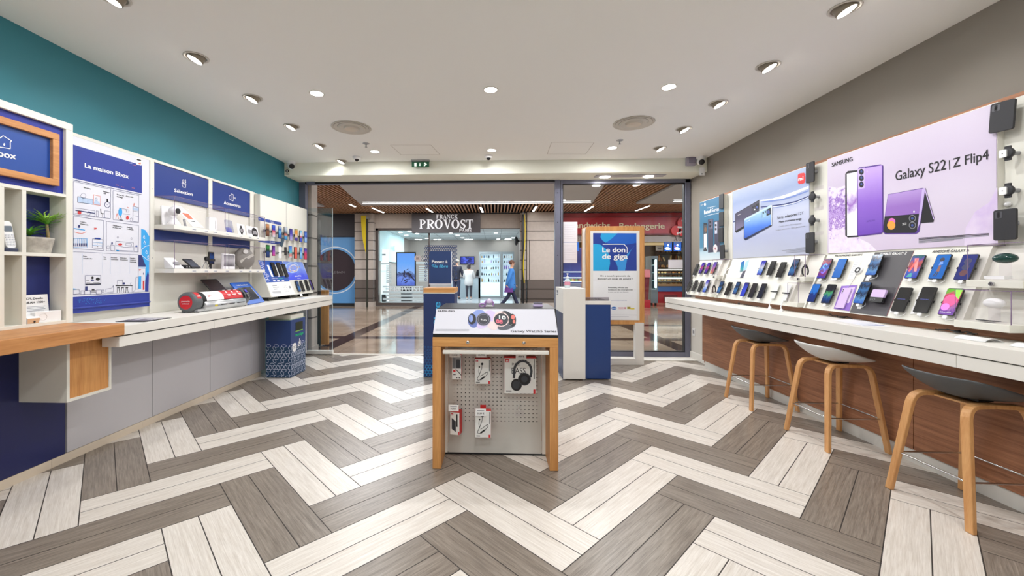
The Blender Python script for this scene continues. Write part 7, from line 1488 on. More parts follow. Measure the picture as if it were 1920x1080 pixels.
# --- shop with the round window
t0 = thing('shopfront', 'blue shopfront with a large round window left of the stone pillar', 'shopfront', (-6.5, YM, 0)); sbm = mat('shop_blue', (92, 152, 208), .45)
a, b = uY(520, 568, YM), uY(668.5, 445, YM); zb, zt = a.z, b.z; cc = uY(628, 506.5, YM); R_ = 39.5/765*YM
g = G(); n = 48; circ = [(cc.x+R_*math.cos(2*math.pi*i/n), cc.z+R_*math.sin(2*math.pi*i/n)) for i in range(n)]
def edge(i):
    an = 2*math.pi*i/n; c_, s_ = math.cos(an), math.sin(an); ks = []
    if c_ > 1e-6: ks.append((b.x-cc.x)/c_)
    if c_ < -1e-6: ks.append((a.x-cc.x)/c_)
    if s_ > 1e-6: ks.append((zt-cc.z)/s_)
    if s_ < -1e-6: ks.append((zb-cc.z)/s_)
    k = min(ks); return (cc.x+k*c_, cc.z+k*s_)
E_ = [edge(i) for i in range(n)]; E_ = [(min(max(x, a.x), b.x), z) for x, z in E_]
vs = []
for y in (YM, YM+.1): vs += [V((x, y, z)) for x, z in circ]+[V((x, y, z)) for x, z in E_]
fs = []
for i in range(n): j = (i+1) % n; fs += [(i, n+i, n+j, j), (2*n+i, 2*n+j, 3*n+j, 3*n+i), (i, j, 2*n+j, 2*n+i)]
g.add(vs, fs, sbm)
for (x, z) in ((a.x, zb), (a.x, zt), (b.x, zb), (b.x, zt)):
    near = sorted(E_, key=lambda p: math.hypot(p[0]-x, p[1]-z))[:2]; g.poly([V((x, YM, z)), V((near[0][0], YM, near[0][1])), V((near[1][0], YM, near[1][1]))], sbm)
g.obj('panel', t0)
g = G(); F = FY(YM-.002); g.ring(F, cc.x, cc.z, 43/765*YM, 45/765*YM, .002, mat('ring_pale', (214, 226, 240), .4), 48); g.obj('ring', t0)
g = G(); g.cyl((cc.x, YM+.04, cc.z), (cc.x, YM+.09, cc.z), R_*.999, mat('dark_window', (58, 44, 48), .08), seg=48); w_ = g.obj('round_window', t0, label='dark round window')
g = G(); g.text('LE BAIN', FY(YM+.038), cc.x+.12, cc.z-.12, mat('window_letters', (120, 114, 118), .5), h=.085, wid=.46, w=.002); g.obj('lettering', w_)
g = G(); fb(g, 520, 402, 668.5, 444.5, YM, .1, mat('shop_dark', (52, 48, 54), .5)); g.obj('upper_panel', t0, label='dark upper panel'); g = G(); fb(g, 520, 568.5, 668, 573.5, YM, .1, dark); g.obj('base', t0)
# pennants
yel = mat('pennant_yellow', (212, 186, 24), .45)
def pennant(x0, x1, xp, y0, y1, yb, label, Y=14.75):
    a, b, p = uY(x0, y0, Y), uY(x1, y1, Y), uY(xp, yb, Y); p.z = max(p.z, .0); t_ = thing('pennant', label, 'banner', (p.x, Y, 0)); wp = max(.05, abs(xp-x1)/765*Y)
    G().box(p.x-wp*.5, p.x+wp*.5, Y, Y+.06, 0.0, a.z-.12, mat('pole_dark', (44, 44, 34), .5)).obj('pole', t_); g = G(); pts = []
    H = a.z-b.z
    for i in range(9): q_ = i/8; pts.append(V((a.x+(b.x-a.x)*q_**2.2, Y-.01, a.z-H*q_)))
    pts += [V((b.x, Y-.01, a.z))]; g.prism(pts, (0, .03, 0), yel); g.obj('flag', t_); G().box(p.x-.05, p.x+.05, Y, Y+.24, a.z-.12, a.z-.06, silver).obj('bracket', t_)
pennant(677, 686, 688, 404, 474, 573, 'yellow pennant on a dark pole before the stone pillar left of the salon')
Y = 14.8; p = uY(982, 575, Y); t_ = thing('pennant', 'black and yellow banner seen edge on at the right end of the salon', 'banner', (p.x, Y, 0)); zt_ = uY(982, 402, Y).z; G().box(p.x-.05, p.x+.015, Y, Y+.19, 0, zt_, black).obj('panel', t_); g = G(); pts = [V((p.x+.02+.03*math.sin(i*.62), Y-.01, zt_-(zt_-.9)*i/10)) for i in range(11)]; g.tube(pts, .02, yel, 6); g.obj('yellow_edge', t_); G().box(p.x-.05, p.x+.0, Y, Y+.05, zt_, zt_+.08, silver).obj('bracket', t_)
p = uY(577.5, 352, 6.48); t_ = thing('pennant', 'small white and yellow pennant at the top of the near pilaster', 'banner', (p.x, 6.48, 2.4)); g = G(); z0, z1 = uY(577, 380, 6.48).z, uY(577, 350, 6.48).z; g.prism([V((p.x-.03, 6.36+.02, z0)), V((p.x+.02, 6.38, z0+.08)), V((p.x+.035, 6.38, z1)), V((p.x-.02, 6.38, z1))], (0, .012, 0), whitep); g.obj('flag', t_); g = G(); g.tube([(p.x+.0, 6.385, z0), (p.x+.028, 6.385, z0+.1), (p.x+.038, 6.385, z1)], .009, yel, 6); g.obj('yellow_edge', t_)

# --- hair salon
sY = YM; SB = 21.2
salonw = mat('salon_wall', (176, 168, 162), .7); salonc = mat('salon_ceiling', (206, 214, 214), .8); sfl = mat('salon_floor', (196, 200, 204), .12)
x0, x1 = uY(706, 500, sY).x, uY(979, 500, sY).x
t0 = thing('shop_interior', 'bright hair salon interior with pale ceiling behind the salon front', 'shop interior', ((x0+x1)/2, 18.3, 0))
G().box(x0-.5, x1+.6, sY+.15, SB, 2.96, 3.02, salonc).obj('ceiling', t0); G().box(x0-.5, x1+.6, SB, SB+.1, 0, 3.0, salonw).obj('rear_wall', t0); G().box(x1+.2, x1+.3, sY+.2, SB, 0, 3.0, salonw).obj('side_wall', t0)
G().box(x0-.5, x1+.5, sY+.02, SB, 0.001, .006, sfl).obj('floor', t0)
g = G(); cur = mat('curtain', (196, 226, 232), .8, 0, .35)  # light falling on the curtain is put in as a weak glow
yy = [sY+.25+i*.16 for i in range(27)]; vs = []
for i, y in enumerate(yy): vs += [V((x0+.05+(.05 if i % 2 else 0), y, 1.72)), V((x0+.05+(.05 if i % 2 else 0), y, 2.955))]
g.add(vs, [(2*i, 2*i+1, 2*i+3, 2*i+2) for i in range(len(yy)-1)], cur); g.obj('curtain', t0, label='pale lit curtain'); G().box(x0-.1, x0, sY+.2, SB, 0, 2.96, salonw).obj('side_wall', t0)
g = G(); F = Fr((x0+.11, 17.4, 0), (0, 1, 0), (0, 0, 1)); g.text('NIS', F, 0, 2.2, mat('curtain_print', (120, 150, 180), .5), h=.22, wid=.5, w=.01); g.obj('curtain_lettering', t0)
g = G()
for i in range(9): x = x0-.3+i*.72; g.box(x, x+.012, sY+.2, SB, 2.954, 2.96, mat('tile_joint', (120, 130, 134), .8))
for i in range(7): y = sY+.9+i*.8; g.box(x0, x1, y, y+.012, 2.954, 2.96, MATS['tile_joint'])
g.obj('ceiling_joint', t0)
sl_ = mat('salon_lamp', (250, 255, 255), .4, 0, 9); k_ = 0
for x, y in sorted(((751, 436), (762, 441), (768, 434), (782, 438), (781, 449), (788, 452), (800, 447), (816, 455), (824, 459), (845, 437), (858, 441), (867, 446), (874, 452), (879, 458), (884, 463), (930, 437), (935, 448), (935, 456), (934, 462), (956, 450), (953, 455), (949, 461), (962, 446))):
    c = uZ(x, y, 2.95)
    if not (sY+.3 < c.y < SB-.2): c = V((uY(x, y, min(max(c.y, sY+.4), SB-.4)).x, min(max(c.y, sY+.4), SB-.4), 2.95))
    k_ += 1; t_ = thing('salon_light', 'small square light in the salon ceiling, number %s from the left' % ('one two three four five six seven eight nine ten eleven twelve thirteen fourteen fifteen sixteen seventeen eighteen nineteen twenty twenty-one twenty-two twenty-three'.split()[k_-1]), 'ceiling light', (c.x, c.y, 2.95), 'small square lights in the salon ceiling'); G().box(c.x-.065, c.x+.065, c.y-.065, c.y+.065, 2.94, 2.9535, sl_).obj('lamp', t_)
# front frame, fascia
brn = mat('salon_frame', (84, 74, 70), .45); fas = mat('fascia_grey', (92, 88, 92), .5)
t0 = thing('shopfront', 'hair salon front with dark frame, frosted striped window and pale fascia', 'shopfront', ((x0+x1)/2, sY, 0)); g = G()
fb(g, 703.5, 401, 772.5, 428, sY, .2, stone); fb(g, 899, 401, 976, 428, sY, .2, stone); fb(g, 772.5, 401, 899, 428, sY+.02, .18, fas); g.obj('fascia', t0, label='pale stone fascia')
g = G(); fb(g, 705, 428, 772.5, 432, sY+.02, .16, brn); fb(g, 705, 428, 709, 573, sY+.02, .16, brn); fb(g, 803, 428.5, 806, 573, sY+.04, .12, brn); fb(g, 709, 568, 803, 573, sY+.02, .16, brn); fb(g, 975.5, 428, 978.5, 573, sY+.02, .16, stone); fb(g, 899, 427.5, 976, 429, sY+.02, .16, brn); g.obj('frame', t0)
g = G(); fb(g, 709, 432, 803, 568, sY+.1, .012, clear); pn_ = g.obj('window_pane', t0)
FW = FY(sY+.098); g = G(); A = Art(g, FW, 700, 490, 10.8, .002); fr_ = mat('frost', (196, 214, 220), .5)
def frost(x0, x1, y0, y1): A.p([(x0, y1), (x1, y1), (x1, y0), (x0, y0)], fr_)
for i in range(9): frost(262, 366, 80+i*41, 112+i*41)
frost(160, 366, 32, 66)
for i in range(10): frost(918 if i > 1 else 866, 1110, 6+i*42 if i > 1 else 10+i*30, 34+i*42 if i > 1 else 28+i*30)
for i, y in enumerate((500, 545, 600, 668, 738, 808)): frost(190+(i % 2)*60, 1000, y, y+(26 if i < 2 else 50))
g.obj('frosted_stripes', pn_, label='frosted white stripes')
g = G(); A = Art(g, FW, 700, 490, 10.8, .006)
g2k = dict(bold=.016)
def serif_word(A, word, x0, x1, yb, cap, m, dw=0, *a):
    """high contrast serif capitals drawn letter by letter"""
    wd = dict(I=.42, P=.86, R=1.0, O=1.05, V=1.0, S=.74, T=.92, A=1.04, F=.82, N=1.06, C=.92, K=1.0, E=.84, L=.82, U=1.0)
    k = (x1-x0)/(sum(wd[c] for c in word)+.07*(len(word)-1)); x = x0
    for ch in word:
        w_ = wd[ch]*k; n_ = [0]
        def p(*q):
            n_[0] += 1; A.p([(x+u*w_, yb-v*cap) for u, v in q], m, dw+n_[0]*.0004)
        def bar(u0, u1, v0, v1): p((u0, v0), (u1, v0), (u1, v1), (u0, v1))
        def stem(u0, u1, s=.1): bar(u0, u1, 0, 1); bar(u0-s, u1+s, 0, .06); bar(u0-s, u1+s, .94, 1)
        def ringp(cx, cy, ro, so, ri, si, a0, a1, n=18):
            for i in range(n):
                t0_, t1_ = math.radians(a0+(a1-a0)*i/n), math.radians(a0+(a1-a0)*(i+1)/n); c_, s_ = math.cos, math.sin
                A.p([(x+(cx+r*c_(t))*w_, yb-(cy+q*s_(t))*cap) for r, q, t in ((ro, so, t0_), (ro, so, t1_), (ri, si, t1_), (ri, si, t0_))], m, dw)
        if ch in 'PR':
            stem(.14, .38); ringp(.45, .72, .5, .28, .24, .22, -90, 90); bar(.38, .46, .94, 1); bar(.38, .46, .44, .5)
            if ch == 'R': p((.40, .46), (.62, .46), (1.0, .03), (1.0, 0), (.78, 0)); bar(.72, 1.05, 0, .06)
        elif ch == 'O': ringp(.5, .5, .5, .52, .25, .45, 0, 360, 28)
        elif ch == 'C': ringp(.54, .5, .52, .52, .26, .45, 45, 315, 24); bar(.84, .92, .68, .98); bar(.84, .92, .04, .3)
        elif ch == 'S': ringp(.5, .74, .42, .28, .2, .2, 30, 250); ringp(.5, .27, .46, .29, .22, .2, -150, 95); bar(.84, .92, .7, .98); bar(.06, .14, .04, .32); p((.14, .66), (.3, .72), (.86, .34), (.7, .24))
        elif ch == 'V': p((.08, 1), (.36, 1), (.66, 0), (.50, 0)); p((.84, 1), (.93, 1), (.62, 0), (.52, 0)); bar(0, .46, .94, 1); bar(.70, 1, .94, 1)
        elif ch == 'T': bar(.38, .62, 0, 1); bar(.27, .73, 0, .06); bar(.02, .98, .93, 1); bar(.02, .09, .70, 1); bar(.91, .98, .70, 1)
        elif ch in 'FEL':
            stem(.14, .38)
            if ch != 'L': bar(.38, .92, .94, 1); bar(.85, .92, .70, 1); bar(.38, .70, .48, .54); bar(.64, .70, .38, .64)
            if ch != 'F': bar(.38, .94, 0, .06); bar(.87, .94, 0, .30)
        elif ch == 'A': p((.47, 1), (.55, 1), (.19, 0), (.11, 0)); p((.42, 1), (.58, 1), (.94, 0), (.68, 0)); bar(.26, .72, .28, .34); bar(0, .30, 0, .06); bar(.60, 1.02, 0, .06)
        elif ch == 'N': bar(.14, .21, 0, 1); bar(.80, .87, 0, 1); p((.12, 1), (.34, 1), (.87, 0), (.72, 0)); bar(.03, .32, 0, .06); bar(.03, .3, .94, 1); bar(.70, .98, .94, 1)
        elif ch == 'K': stem(.14, .38); p((.80, 1), (.90, 1), (.46, .46), (.38, .46)); p((.46, .60), (.62, .70), (.98, 0), (.70, 0)); bar(.70, .98, .94, 1); bar(.64, 1.04, 0, .06)
        elif ch == 'U': bar(.12, .34, .28, 1); bar(.80, .87, .28, 1); ringp(.5, .3, .38, .32, .18, .25, 180, 360); bar(.02, .44, .94, 1); bar(.70, .98, .94, 1)
        else: stem(.3, .7)
        x += w_+.07*k
serif_word(A, 'PROVOST', 320, 975, 612, 105, mat('window_white', (222, 232, 236), .5)); g.obj('window_lettering', pn_)
t_ = thing('shop_sign', 'dark grey sign box with large white salon letters above the salon entrance', 'sign', (uY(836, 418, sY).x, sY-.15, 2.75)); g = G(); fb(g, 772, 399.5, 900.5, 436.5, sY-.2, .2, fas); so = g.obj('box', t_, bevel=.006)
FS2 = FY(sY-.2); g = G(); A = Art(g, FS2, 700, 380, 10, .004); lw = mat('sign_letter', (236, 236, 242), .4, 0, .45)
serif_word(A, 'FRANCK', 1180, 1580, 297, 72, lw); serif_word(A, 'PROVOST', 862, 1874, 486, 168, lw); serif_word(A, 'PARIS', 1610, 1840, 542, 46, lw); g.obj('lettering', so)
# round stickers on the pane
for x, lab, m in ((783, 'pale', mat('sticker_pale', (196, 176, 168), .5)), (795.5, 'dark', mat('sticker_dark', (66, 66, 70), .5))):
    c = uY(x, 484.5, sY+.09); t_ = thing('window_sticker', 'round %s sticker on the salon window' % lab, 'sticker', c, 'round stickers on the salon window'); g = G(); g.cyl(c, c+V((0, -.004, 0)), .125, m, seg=24); o_ = g.obj('disc', t_); g = G(); g.ring(FY(c.y-.004), c.x, c.z, .09, .105, .002, paper if lab == 'dark' else inkg, 20)
    for i in range(3): g.box_f(FY(c.y-.004), c.x-.06, c.x+.06, c.z-.04+i*.035, c.z-.025+i*.035, .0005, .002, paper if lab == 'dark' else inkk)
    g.obj('print', o_)
# big screen in the window, lit column, posters
Y = sY+.45; t_ = thing('display_screen', 'tall lit blue advertising screen inside the salon window', 'screen', (uY(760, 500, Y).x, Y, 0)); g = G(); fb(g, 742.5, 472.5, 779.5, 537, Y, .08, black); g.obj('frame', t_)
g = G(); fb(g, 744.5, 475, 777.5, 535.5, Y-.006, .005, screen('salon_ad', [(0, (70, 90, 190)), (.22, (110, 140, 226)), (.34, (60, 70, 120)), (.44, (130, 170, 236)), (.7, (100, 160, 240)), (1, (96, 150, 236))], .12, 5, 'z', 1.1)); sc_ = g.obj('picture', t_)
g = G(); A = Art(g, FY(Y-.008), 700, 490, 10.8, .002); skd = mat('ad_ink', (40, 36, 70), .5)
RR = random.Random(3)
for i in range(34): a_ = RR.uniform(0, 6.3); r_ = RR.uniform(10, 120); A.l([(680+r_*.5*math.cos(a_), 290+r_*math.sin(a_)), (680+r_*.9*math.cos(a_+.5), 290+r_*1.25*math.sin(a_+.35))], RR.uniform(.01, .05), skd, i*.0001)
A.l([(700, 230), (760, 300), (838, 390)], .05, skd); A.l([(640, 240), (560, 250), (500, 220)], .025, skd); A.l([(640, 300), (600, 350), (570, 420)], .02, skd); g.obj('figure_print', sc_)
G().box(uY(752, 500, Y).x, uY(770, 500, Y).x, Y+.0, Y+.3, 0, uY(760, 537, Y).z, dark).obj('stand', t_)
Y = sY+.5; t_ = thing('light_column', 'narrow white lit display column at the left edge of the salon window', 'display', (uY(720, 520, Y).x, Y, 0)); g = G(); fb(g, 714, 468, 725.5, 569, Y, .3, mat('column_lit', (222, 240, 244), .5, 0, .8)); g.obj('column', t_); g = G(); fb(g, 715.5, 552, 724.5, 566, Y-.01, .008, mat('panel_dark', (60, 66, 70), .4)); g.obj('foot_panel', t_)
g = G(); fb(g, 716.5, 476, 723, 479, Y-.01, .008, inkg); g.obj('print', t_)
Y = sY+.6; t_ = thing('hanging_poster', 'small dark blue poster hanging at the top left of the salon window', 'poster', uY(713, 452, Y)); g = G(); fb(g, 709.5, 444, 717, 459, Y, .02, mat('poster_navy', (58, 60, 110), .4)); g.obj('sheet', t_); g = G(); fb(g, 712, 433, 714, 444, Y, .01, silver); g.obj('hanger', t_)
# reception desk and wall screen
Y = 20.6; t_ = thing('reception_desk', 'pale reception desk at the back of the salon behind the customers', 'desk', (uY(880, 540, 20).x, 20.2, 0)); g = G(); a = uY(846, 560, 19.9); b = uY(897, 522, 19.9); g.box(a.x, b.x, 19.9, 20.5, 0, 1.02, mat('desk_grey', (176, 192, 200), .4)); g.obj('front', t_); g = G(); g.box(a.x-.03, b.x+.05, 19.85, 20.55, 1.02, 1.06, mat('desk_top', (120, 120, 124), .4)); g.obj('top', t_); g = G(); g.box(b.x, b.x+.09, 19.95, 20.4, 0, 1.0, mat('desk_dark', (70, 66, 60), .5)); g.obj('end_panel', t_)
t_ = thing('wall_screen', 'small lit blue screen on the salon back wall above the customers', 'screen', uY(876, 488, SB-.1)); g = G(); fb(g, 862.5, 480.5, 889.5, 495, SB-.1, .09, black); g.obj('frame', t_); g = G(); fb(g, 863.5, 481.5, 888.5, 494, SB-.106, .005, screen('salon_tv', [(0, (30, 40, 140)), (.4, (90, 110, 240)), (.55, (20, 24, 60)), (1, (80, 100, 240))], .5, 3, 'x', 1.0)); g.obj('picture', t_)
t_ = thing('wall_speaker', 'dark oval loudspeaker high on the salon right wall', 'loudspeaker', uY(968, 452, 18.2)); c = uY(968, 452, 18.2); g = G(); g.ball(c, .1, black, 16, 10, (.8, .8, 2.0)); g.obj('shell', t_); G().box(c.x, x1+.25, c.y-.03, c.y+.03, c.z-.04, c.z+.04, black).obj('bracket', t_)
# product cabinets
def cabinet(xa, xb, label, prods, rowz):
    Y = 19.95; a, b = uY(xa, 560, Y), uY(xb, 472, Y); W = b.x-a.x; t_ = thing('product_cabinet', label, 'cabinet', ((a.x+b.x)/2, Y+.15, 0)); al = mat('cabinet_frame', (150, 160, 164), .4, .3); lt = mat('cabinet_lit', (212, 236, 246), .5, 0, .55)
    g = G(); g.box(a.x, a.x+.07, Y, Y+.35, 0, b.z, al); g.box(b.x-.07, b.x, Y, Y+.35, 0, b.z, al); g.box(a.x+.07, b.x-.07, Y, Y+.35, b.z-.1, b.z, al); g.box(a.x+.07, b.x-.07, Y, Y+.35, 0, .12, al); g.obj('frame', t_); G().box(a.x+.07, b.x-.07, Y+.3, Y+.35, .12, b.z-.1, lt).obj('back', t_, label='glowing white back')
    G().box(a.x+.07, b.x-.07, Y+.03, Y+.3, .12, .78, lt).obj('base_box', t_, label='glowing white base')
    for z in rowz: G().box(a.x+.07, b.x-.07, Y+.02, Y+.3, z-.018, z, mat('shelf_glass', (220, 236, 242), .2)).obj('shelf', t_)
    return a.x+.09, b.x-.09, Y
rowz = [.80, 1.12, 1.43, 1.73, 1.97]
xa, xb, Yc = cabinet(898, 940, 'lit white product cabinet at the back of the salon, wider left bay', None, rowz); xc, xd, _ = cabinet(940.5, 964, 'lit white product cabinet at the back of the salon, narrow right bay', None, rowz)
R = random.Random(11); pal = [(40, 40, 44), (60, 60, 70), (230, 230, 232), (170, 140, 60), (120, 90, 60), (90, 130, 170), (190, 170, 210), (40, 60, 60), (200, 150, 60)]
rown = ['lowest', 'second lowest', 'middle', 'second highest', 'highest']
for bi, (xs, xe, nb, bn) in enumerate(((xa, xb, 8, 'left'), (xc, xd, 4, 'right'))):
    for ri, z in enumerate(rowz):
        for k in range(nb):
            if R.random() < .12: continue
            x = xs+(xe-xs)*(k+.5)/nb+R.uniform(-.015, .015); h = R.uniform(.1, .2) if ri < 4 else R.uniform(.12, .2); r = R.uniform(.022, .036); c = R.choice(pal)
            if bi == 1 and ri == 2: c = (150, 110, 200); h = .2
            m = mat('bottle_%d_%d_%d' % c, c, .3); t_ = thing('bottle', '%s hair product on the %s shelf of the %s salon cabinet' % (ORD[k], rown[ri], bn), 'bottle', (x, Yc+.14, z), 'products on the %s shelf of the %s salon cabinet' % (rown[ri], bn))
            g = G(); g.lathe([(0, 0), (r, 0), (r, h*.7), (r*.45, h*.8), (r*.45, h), (0, h)], (x, Yc+.14, z), m, 10); g.obj('bottle', t_)

# --- bakery
bk = mat('bakery_red', (178, 36, 48), .4); bk2 = mat('bakery_red_dark', (112, 24, 34), .45)
xb0, xb1 = uY(1053, 500, YM).x, uY(1420, 500, YM).x
t0 = thing('shopfront', 'red bakery front with cream lettering seen through the fixed pane', 'shopfront', ((xb0+xb1)/2, YM, 0)); g = G(); fb(g, 1053, 398, 1420, 441, YM, .2, bk); fas_ = g.obj('fascia', t0, bevel=.01)
g = G(); fb(g, 1053, 405, 1420, 407.5, YM-.06, .06, bk2); fb(g, 1053, 398, 1420, 400, YM-.08, .08, bk); fb(g, 1053, 437, 1420, 441, YM-.05, .05, bk2); g.obj('moulding', fas_)
g = G(); A = Art(g, FY(YM), 1050, 340, 7.68, .03); cream = mat('cream_letter', (232, 214, 180), .45)
def typ(A, word, a, b, cap, m):
    A.t(word, a, b, cap, m, bold=.028)
typ(A, 'Sandwichs', (150, 672), (716, 672), 84, cream); typ(A, 'Boulangerie', (852, 682), (1500, 682), 84, cream); g.obj('lettering', fas_, label='cream letters')
g = G(); fb(g, 1053, 441.5, 1420, 454, YM+.05, .1, mat('bakery_grey', (168, 158, 154), .5)); gb_ = g.obj('grey_band', t0); g = G(); A = Art(g, FY(YM+.05), 1050, 340, 7.68, .01); serif_word(A, 'EL', 252, 312, 856, 62, mat('letter_brown', (84, 66, 66), .5)); serif_word(A, 'AU', 1634, 1752, 858, 62, MATS['letter_brown']); g.obj('lettering', gb_)
g = G(); fb(g, 1195, 454.5, 1245, 460, YM+.1, .1, mat('wood_lintel', (214, 186, 130), .5)); g.obj('lintel', t0)
t_ = thing('shop_emblem', 'round red clover shaped bakery emblem with white ears of wheat', 'sign', uY(1280, 428, YM-.12)); g = G(); c1 = uY(1268, 432, YM-.12); c2 = uY(1282, 418, YM-.12); em = mat('emblem_red', (206, 30, 38), .4); g.cyl(c1, c1+V((0, .06, 0)), .18, em, seg=28); g.cyl(c2, c2+V((0, .06, 0)), .22, em, seg=28); a3 = uY(1281, 434, YM-.12); g.cyl(a3, a3+V((0, .06, 0)), .17, em, seg=24); o_ = g.obj('plate', t_)
g = G(); A = Art(g, FY(YM-.12), 1050, 340, 7.68, .008)
for (x0, y0, x1, y1) in ((1690, 660, 1790, 668), (1680, 752, 1790, 720), (1750, 566, 1790, 590)):
    A.l([(x0, y0), (x1, y1)], .02, paper)
    for i in range(5): x, y = x0+(x1-x0)*i/5, y0+(y1-y0)*i/5; A.c(x+8, y-8, 9, 5, paper, .002, 8, -.6); A.c(x+8, y+8, 9, 5, paper, .002, 8, .6)
g.obj('wheat_print', o_)
t0 = thing('shop_interior', 'bakery interior with warm back wall and dark ceiling', 'shop interior', (5.4, 18, 0)); bw = mat('bakery_wall', (120, 104, 84), .7)
G().box(xb0, xb1, 19.4, 19.5, 0, 3.0, bw).obj('rear_wall', t0); G().box(xb0, xb1, YM+.2, 19.4, 2.8, 2.9, mat('bakery_ceiling', (150, 140, 128), .8)).obj('ceiling', t0); G().box(xb0-.1, xb0, YM+.1, 19.5, 0, 3, bw).obj('side_wall', t0); G().box(xb1, xb1+.1, YM+.1, 19.5, 0, 3, bw).obj('side_wall', t0)
# counter with shelves
Yk = 17.3; t_ = thing('bakery_counter', 'red fronted bakery counter with lit glass display seen past the poster stand', 'counter', (uY(1270, 540, Yk).x, Yk, 0)); ka, kb_ = uY(1233, 560, Yk).x, uY(1420, 560, Yk).x; G().box(ka, kb_, Yk, Yk+.8, 0, uY(1250, 547, Yk).z, bk).obj('front', t_)
for i in range(5): x = ka+.25+i*.75; G().box(x, x+.55, Yk-.02, Yk, .08, uY(1250, 551, Yk).z-.05, bk2).obj('front_panel', t_)
g = G(); fb(g, 1233, 537, 1420, 546.5, Yk-.02, .5, mat('counter_blue', (70, 120, 190), .4)); g.obj('blue_band', t_); g = G(); fb(g, 1232, 533, 1420, 536.5, Yk-.06, .9, mat('counter_wood', (176, 140, 100), .4)); g.obj('ledge', t_)
litw = mat('case_light', (250, 250, 240), .4, 0, 3)
for y in (505, 521): g = G(); fb(g, 1233, y, 1420, y+1.8, Yk+.1, .05, litw); g.obj('strip_light', t_)
for y in (513, 519, 527): g = G(); fb(g, 1233, y, 1420, y+.9, Yk+.15, .5, mat('case_shelf', (150, 170, 176), .2)); g.obj('glass_shelf', t_)
R = random.Random(21); bread = [mat('bread_%d' % i, c, .7) for i, c in enumerate(((190, 130, 70), (214, 164, 96), (150, 92, 50), (226, 200, 140), (120, 80, 50)))]
for ri, y in enumerate((513, 519, 527, 533)):
    for k in range(9):
        c = uY(1236+k*5.4+R.uniform(-1, 1), y, Yk+.35); c.z += .04; t_ = thing('pastry', 'small pastry in the bakery counter, %s, shelf %s' % (ORD[k], ('at the top', 'second down', 'third down', 'at the bottom')[ri]), 'pastry', c, 'pastries in the bakery counter'); g = G(); g.ball(c, .05, R.choice(bread), 10, 6, (1.1, .9, .8)); g.obj('pastry', t_)
# bread rack on the back wall
t_ = thing('bread_rack', 'wooden bread rack on the bakery back wall', 'shelf', (uY(1262, 480, 18.9).x, 18.95, 1.2)); ra, rb = uY(1233, 470, 18.9).x, uY(1420, 470, 18.9).x; rackm = mat('rack_wood', (92, 74, 52), .6); G().box(ra, rb, 19.2, 19.35, 1.1, 2.6, rackm).obj('back', t_)
for y in (474, 491, 502): z = uY(1262, y, 18.9).z; G().box(ra, rb, 18.85, 19.2, z-.04, z, rackm).obj('shelf', t_)
for ri, y in enumerate((474, 491, 502)):
    z = uY(1262, y, 18.9).z
    for k in range(10):
        x = ra+.1+k*.125; 
        if R.random() < .1: continue
        c = V((x, 18.98, z)); tt = thing('loaf', 'loaf of bread on the %s bakery rack shelf, %s' % (('top', 'middle', 'low')[ri], ORD[k]), 'bread', c, 'loaves on the bakery rack'); g = G(); L = R.uniform(.2, .34) if ri < 2 else .12; lean = R.uniform(-.25, .25); g.tube([c+V((0, 0, .03)), c+V((lean*.1, 0, L*.5)), c+V((lean*.3, .04, L))], [.035, .045, .025] if ri < 2 else [.05, .055, .04], R.choice(bread), 8); g.obj('crust', tt)
# menu screens
for x0_, x1_, l in ((1245, 1260.5, 'left'), (1262.5, 1278, 'right')):
    Y = 16.4; t_ = thing('menu_screen', 'lit blue menu screen over the bakery counter, %s of the pair' % l, 'screen', uY((x0_+x1_)/2, 462, Y), 'menu screens over the bakery counter'); g = G(); fb(g, x0_, 453, x1_, 471.5, Y, .06, black); g.obj('frame', t_); g = G(); fb(g, x0_+.7, 453.7, x1_-.7, 470.8, Y-.006, .005, mat('menu_blue', (50, 110, 210), .4, 0, .9)); o_ = g.obj('picture', t_)
    g = G(); F = FY(Y-.006); A = Art(g, F, 0, 0, 1, .003); xm = (x0_+x1_)/2; A.c(xm, 460, 1.6, 1.8, litw); A.c(xm-1.5, 466, 4.5, 2.5, litw); A.c(xm+2, 467, 3.5, 2, mat('menu_pale', (220, 230, 240), .4, 0, .8)); A.l([(x0_+2, 455.5), (x1_-2, 455.5)], .03, paper); A.l([(x0_+3, 457.5), (x1_-4, 457.5)], .02, paper)
    if l == 'right': A.p([(x0_+2, 460), (x0_+4, 460), (x0_+4, 468), (x0_+2, 468)], mat('menu_pink', (230, 90, 140), .4, 0, .7), .001)
    g.obj('menu_print', o_)
Y = 17; t_ = thing('notice', 'small white notice hanging left of the menu screens', 'notice', uY(1237, 466, Y)); g = G(); fb(g, 1230, 461, 1243, 470, Y, .01, paper); g.obj('sheet', t_); g = G(); fb(g, 1233, 465, 1240, 466.5, Y-.004, .003, inkg); g.obj('print', t_)
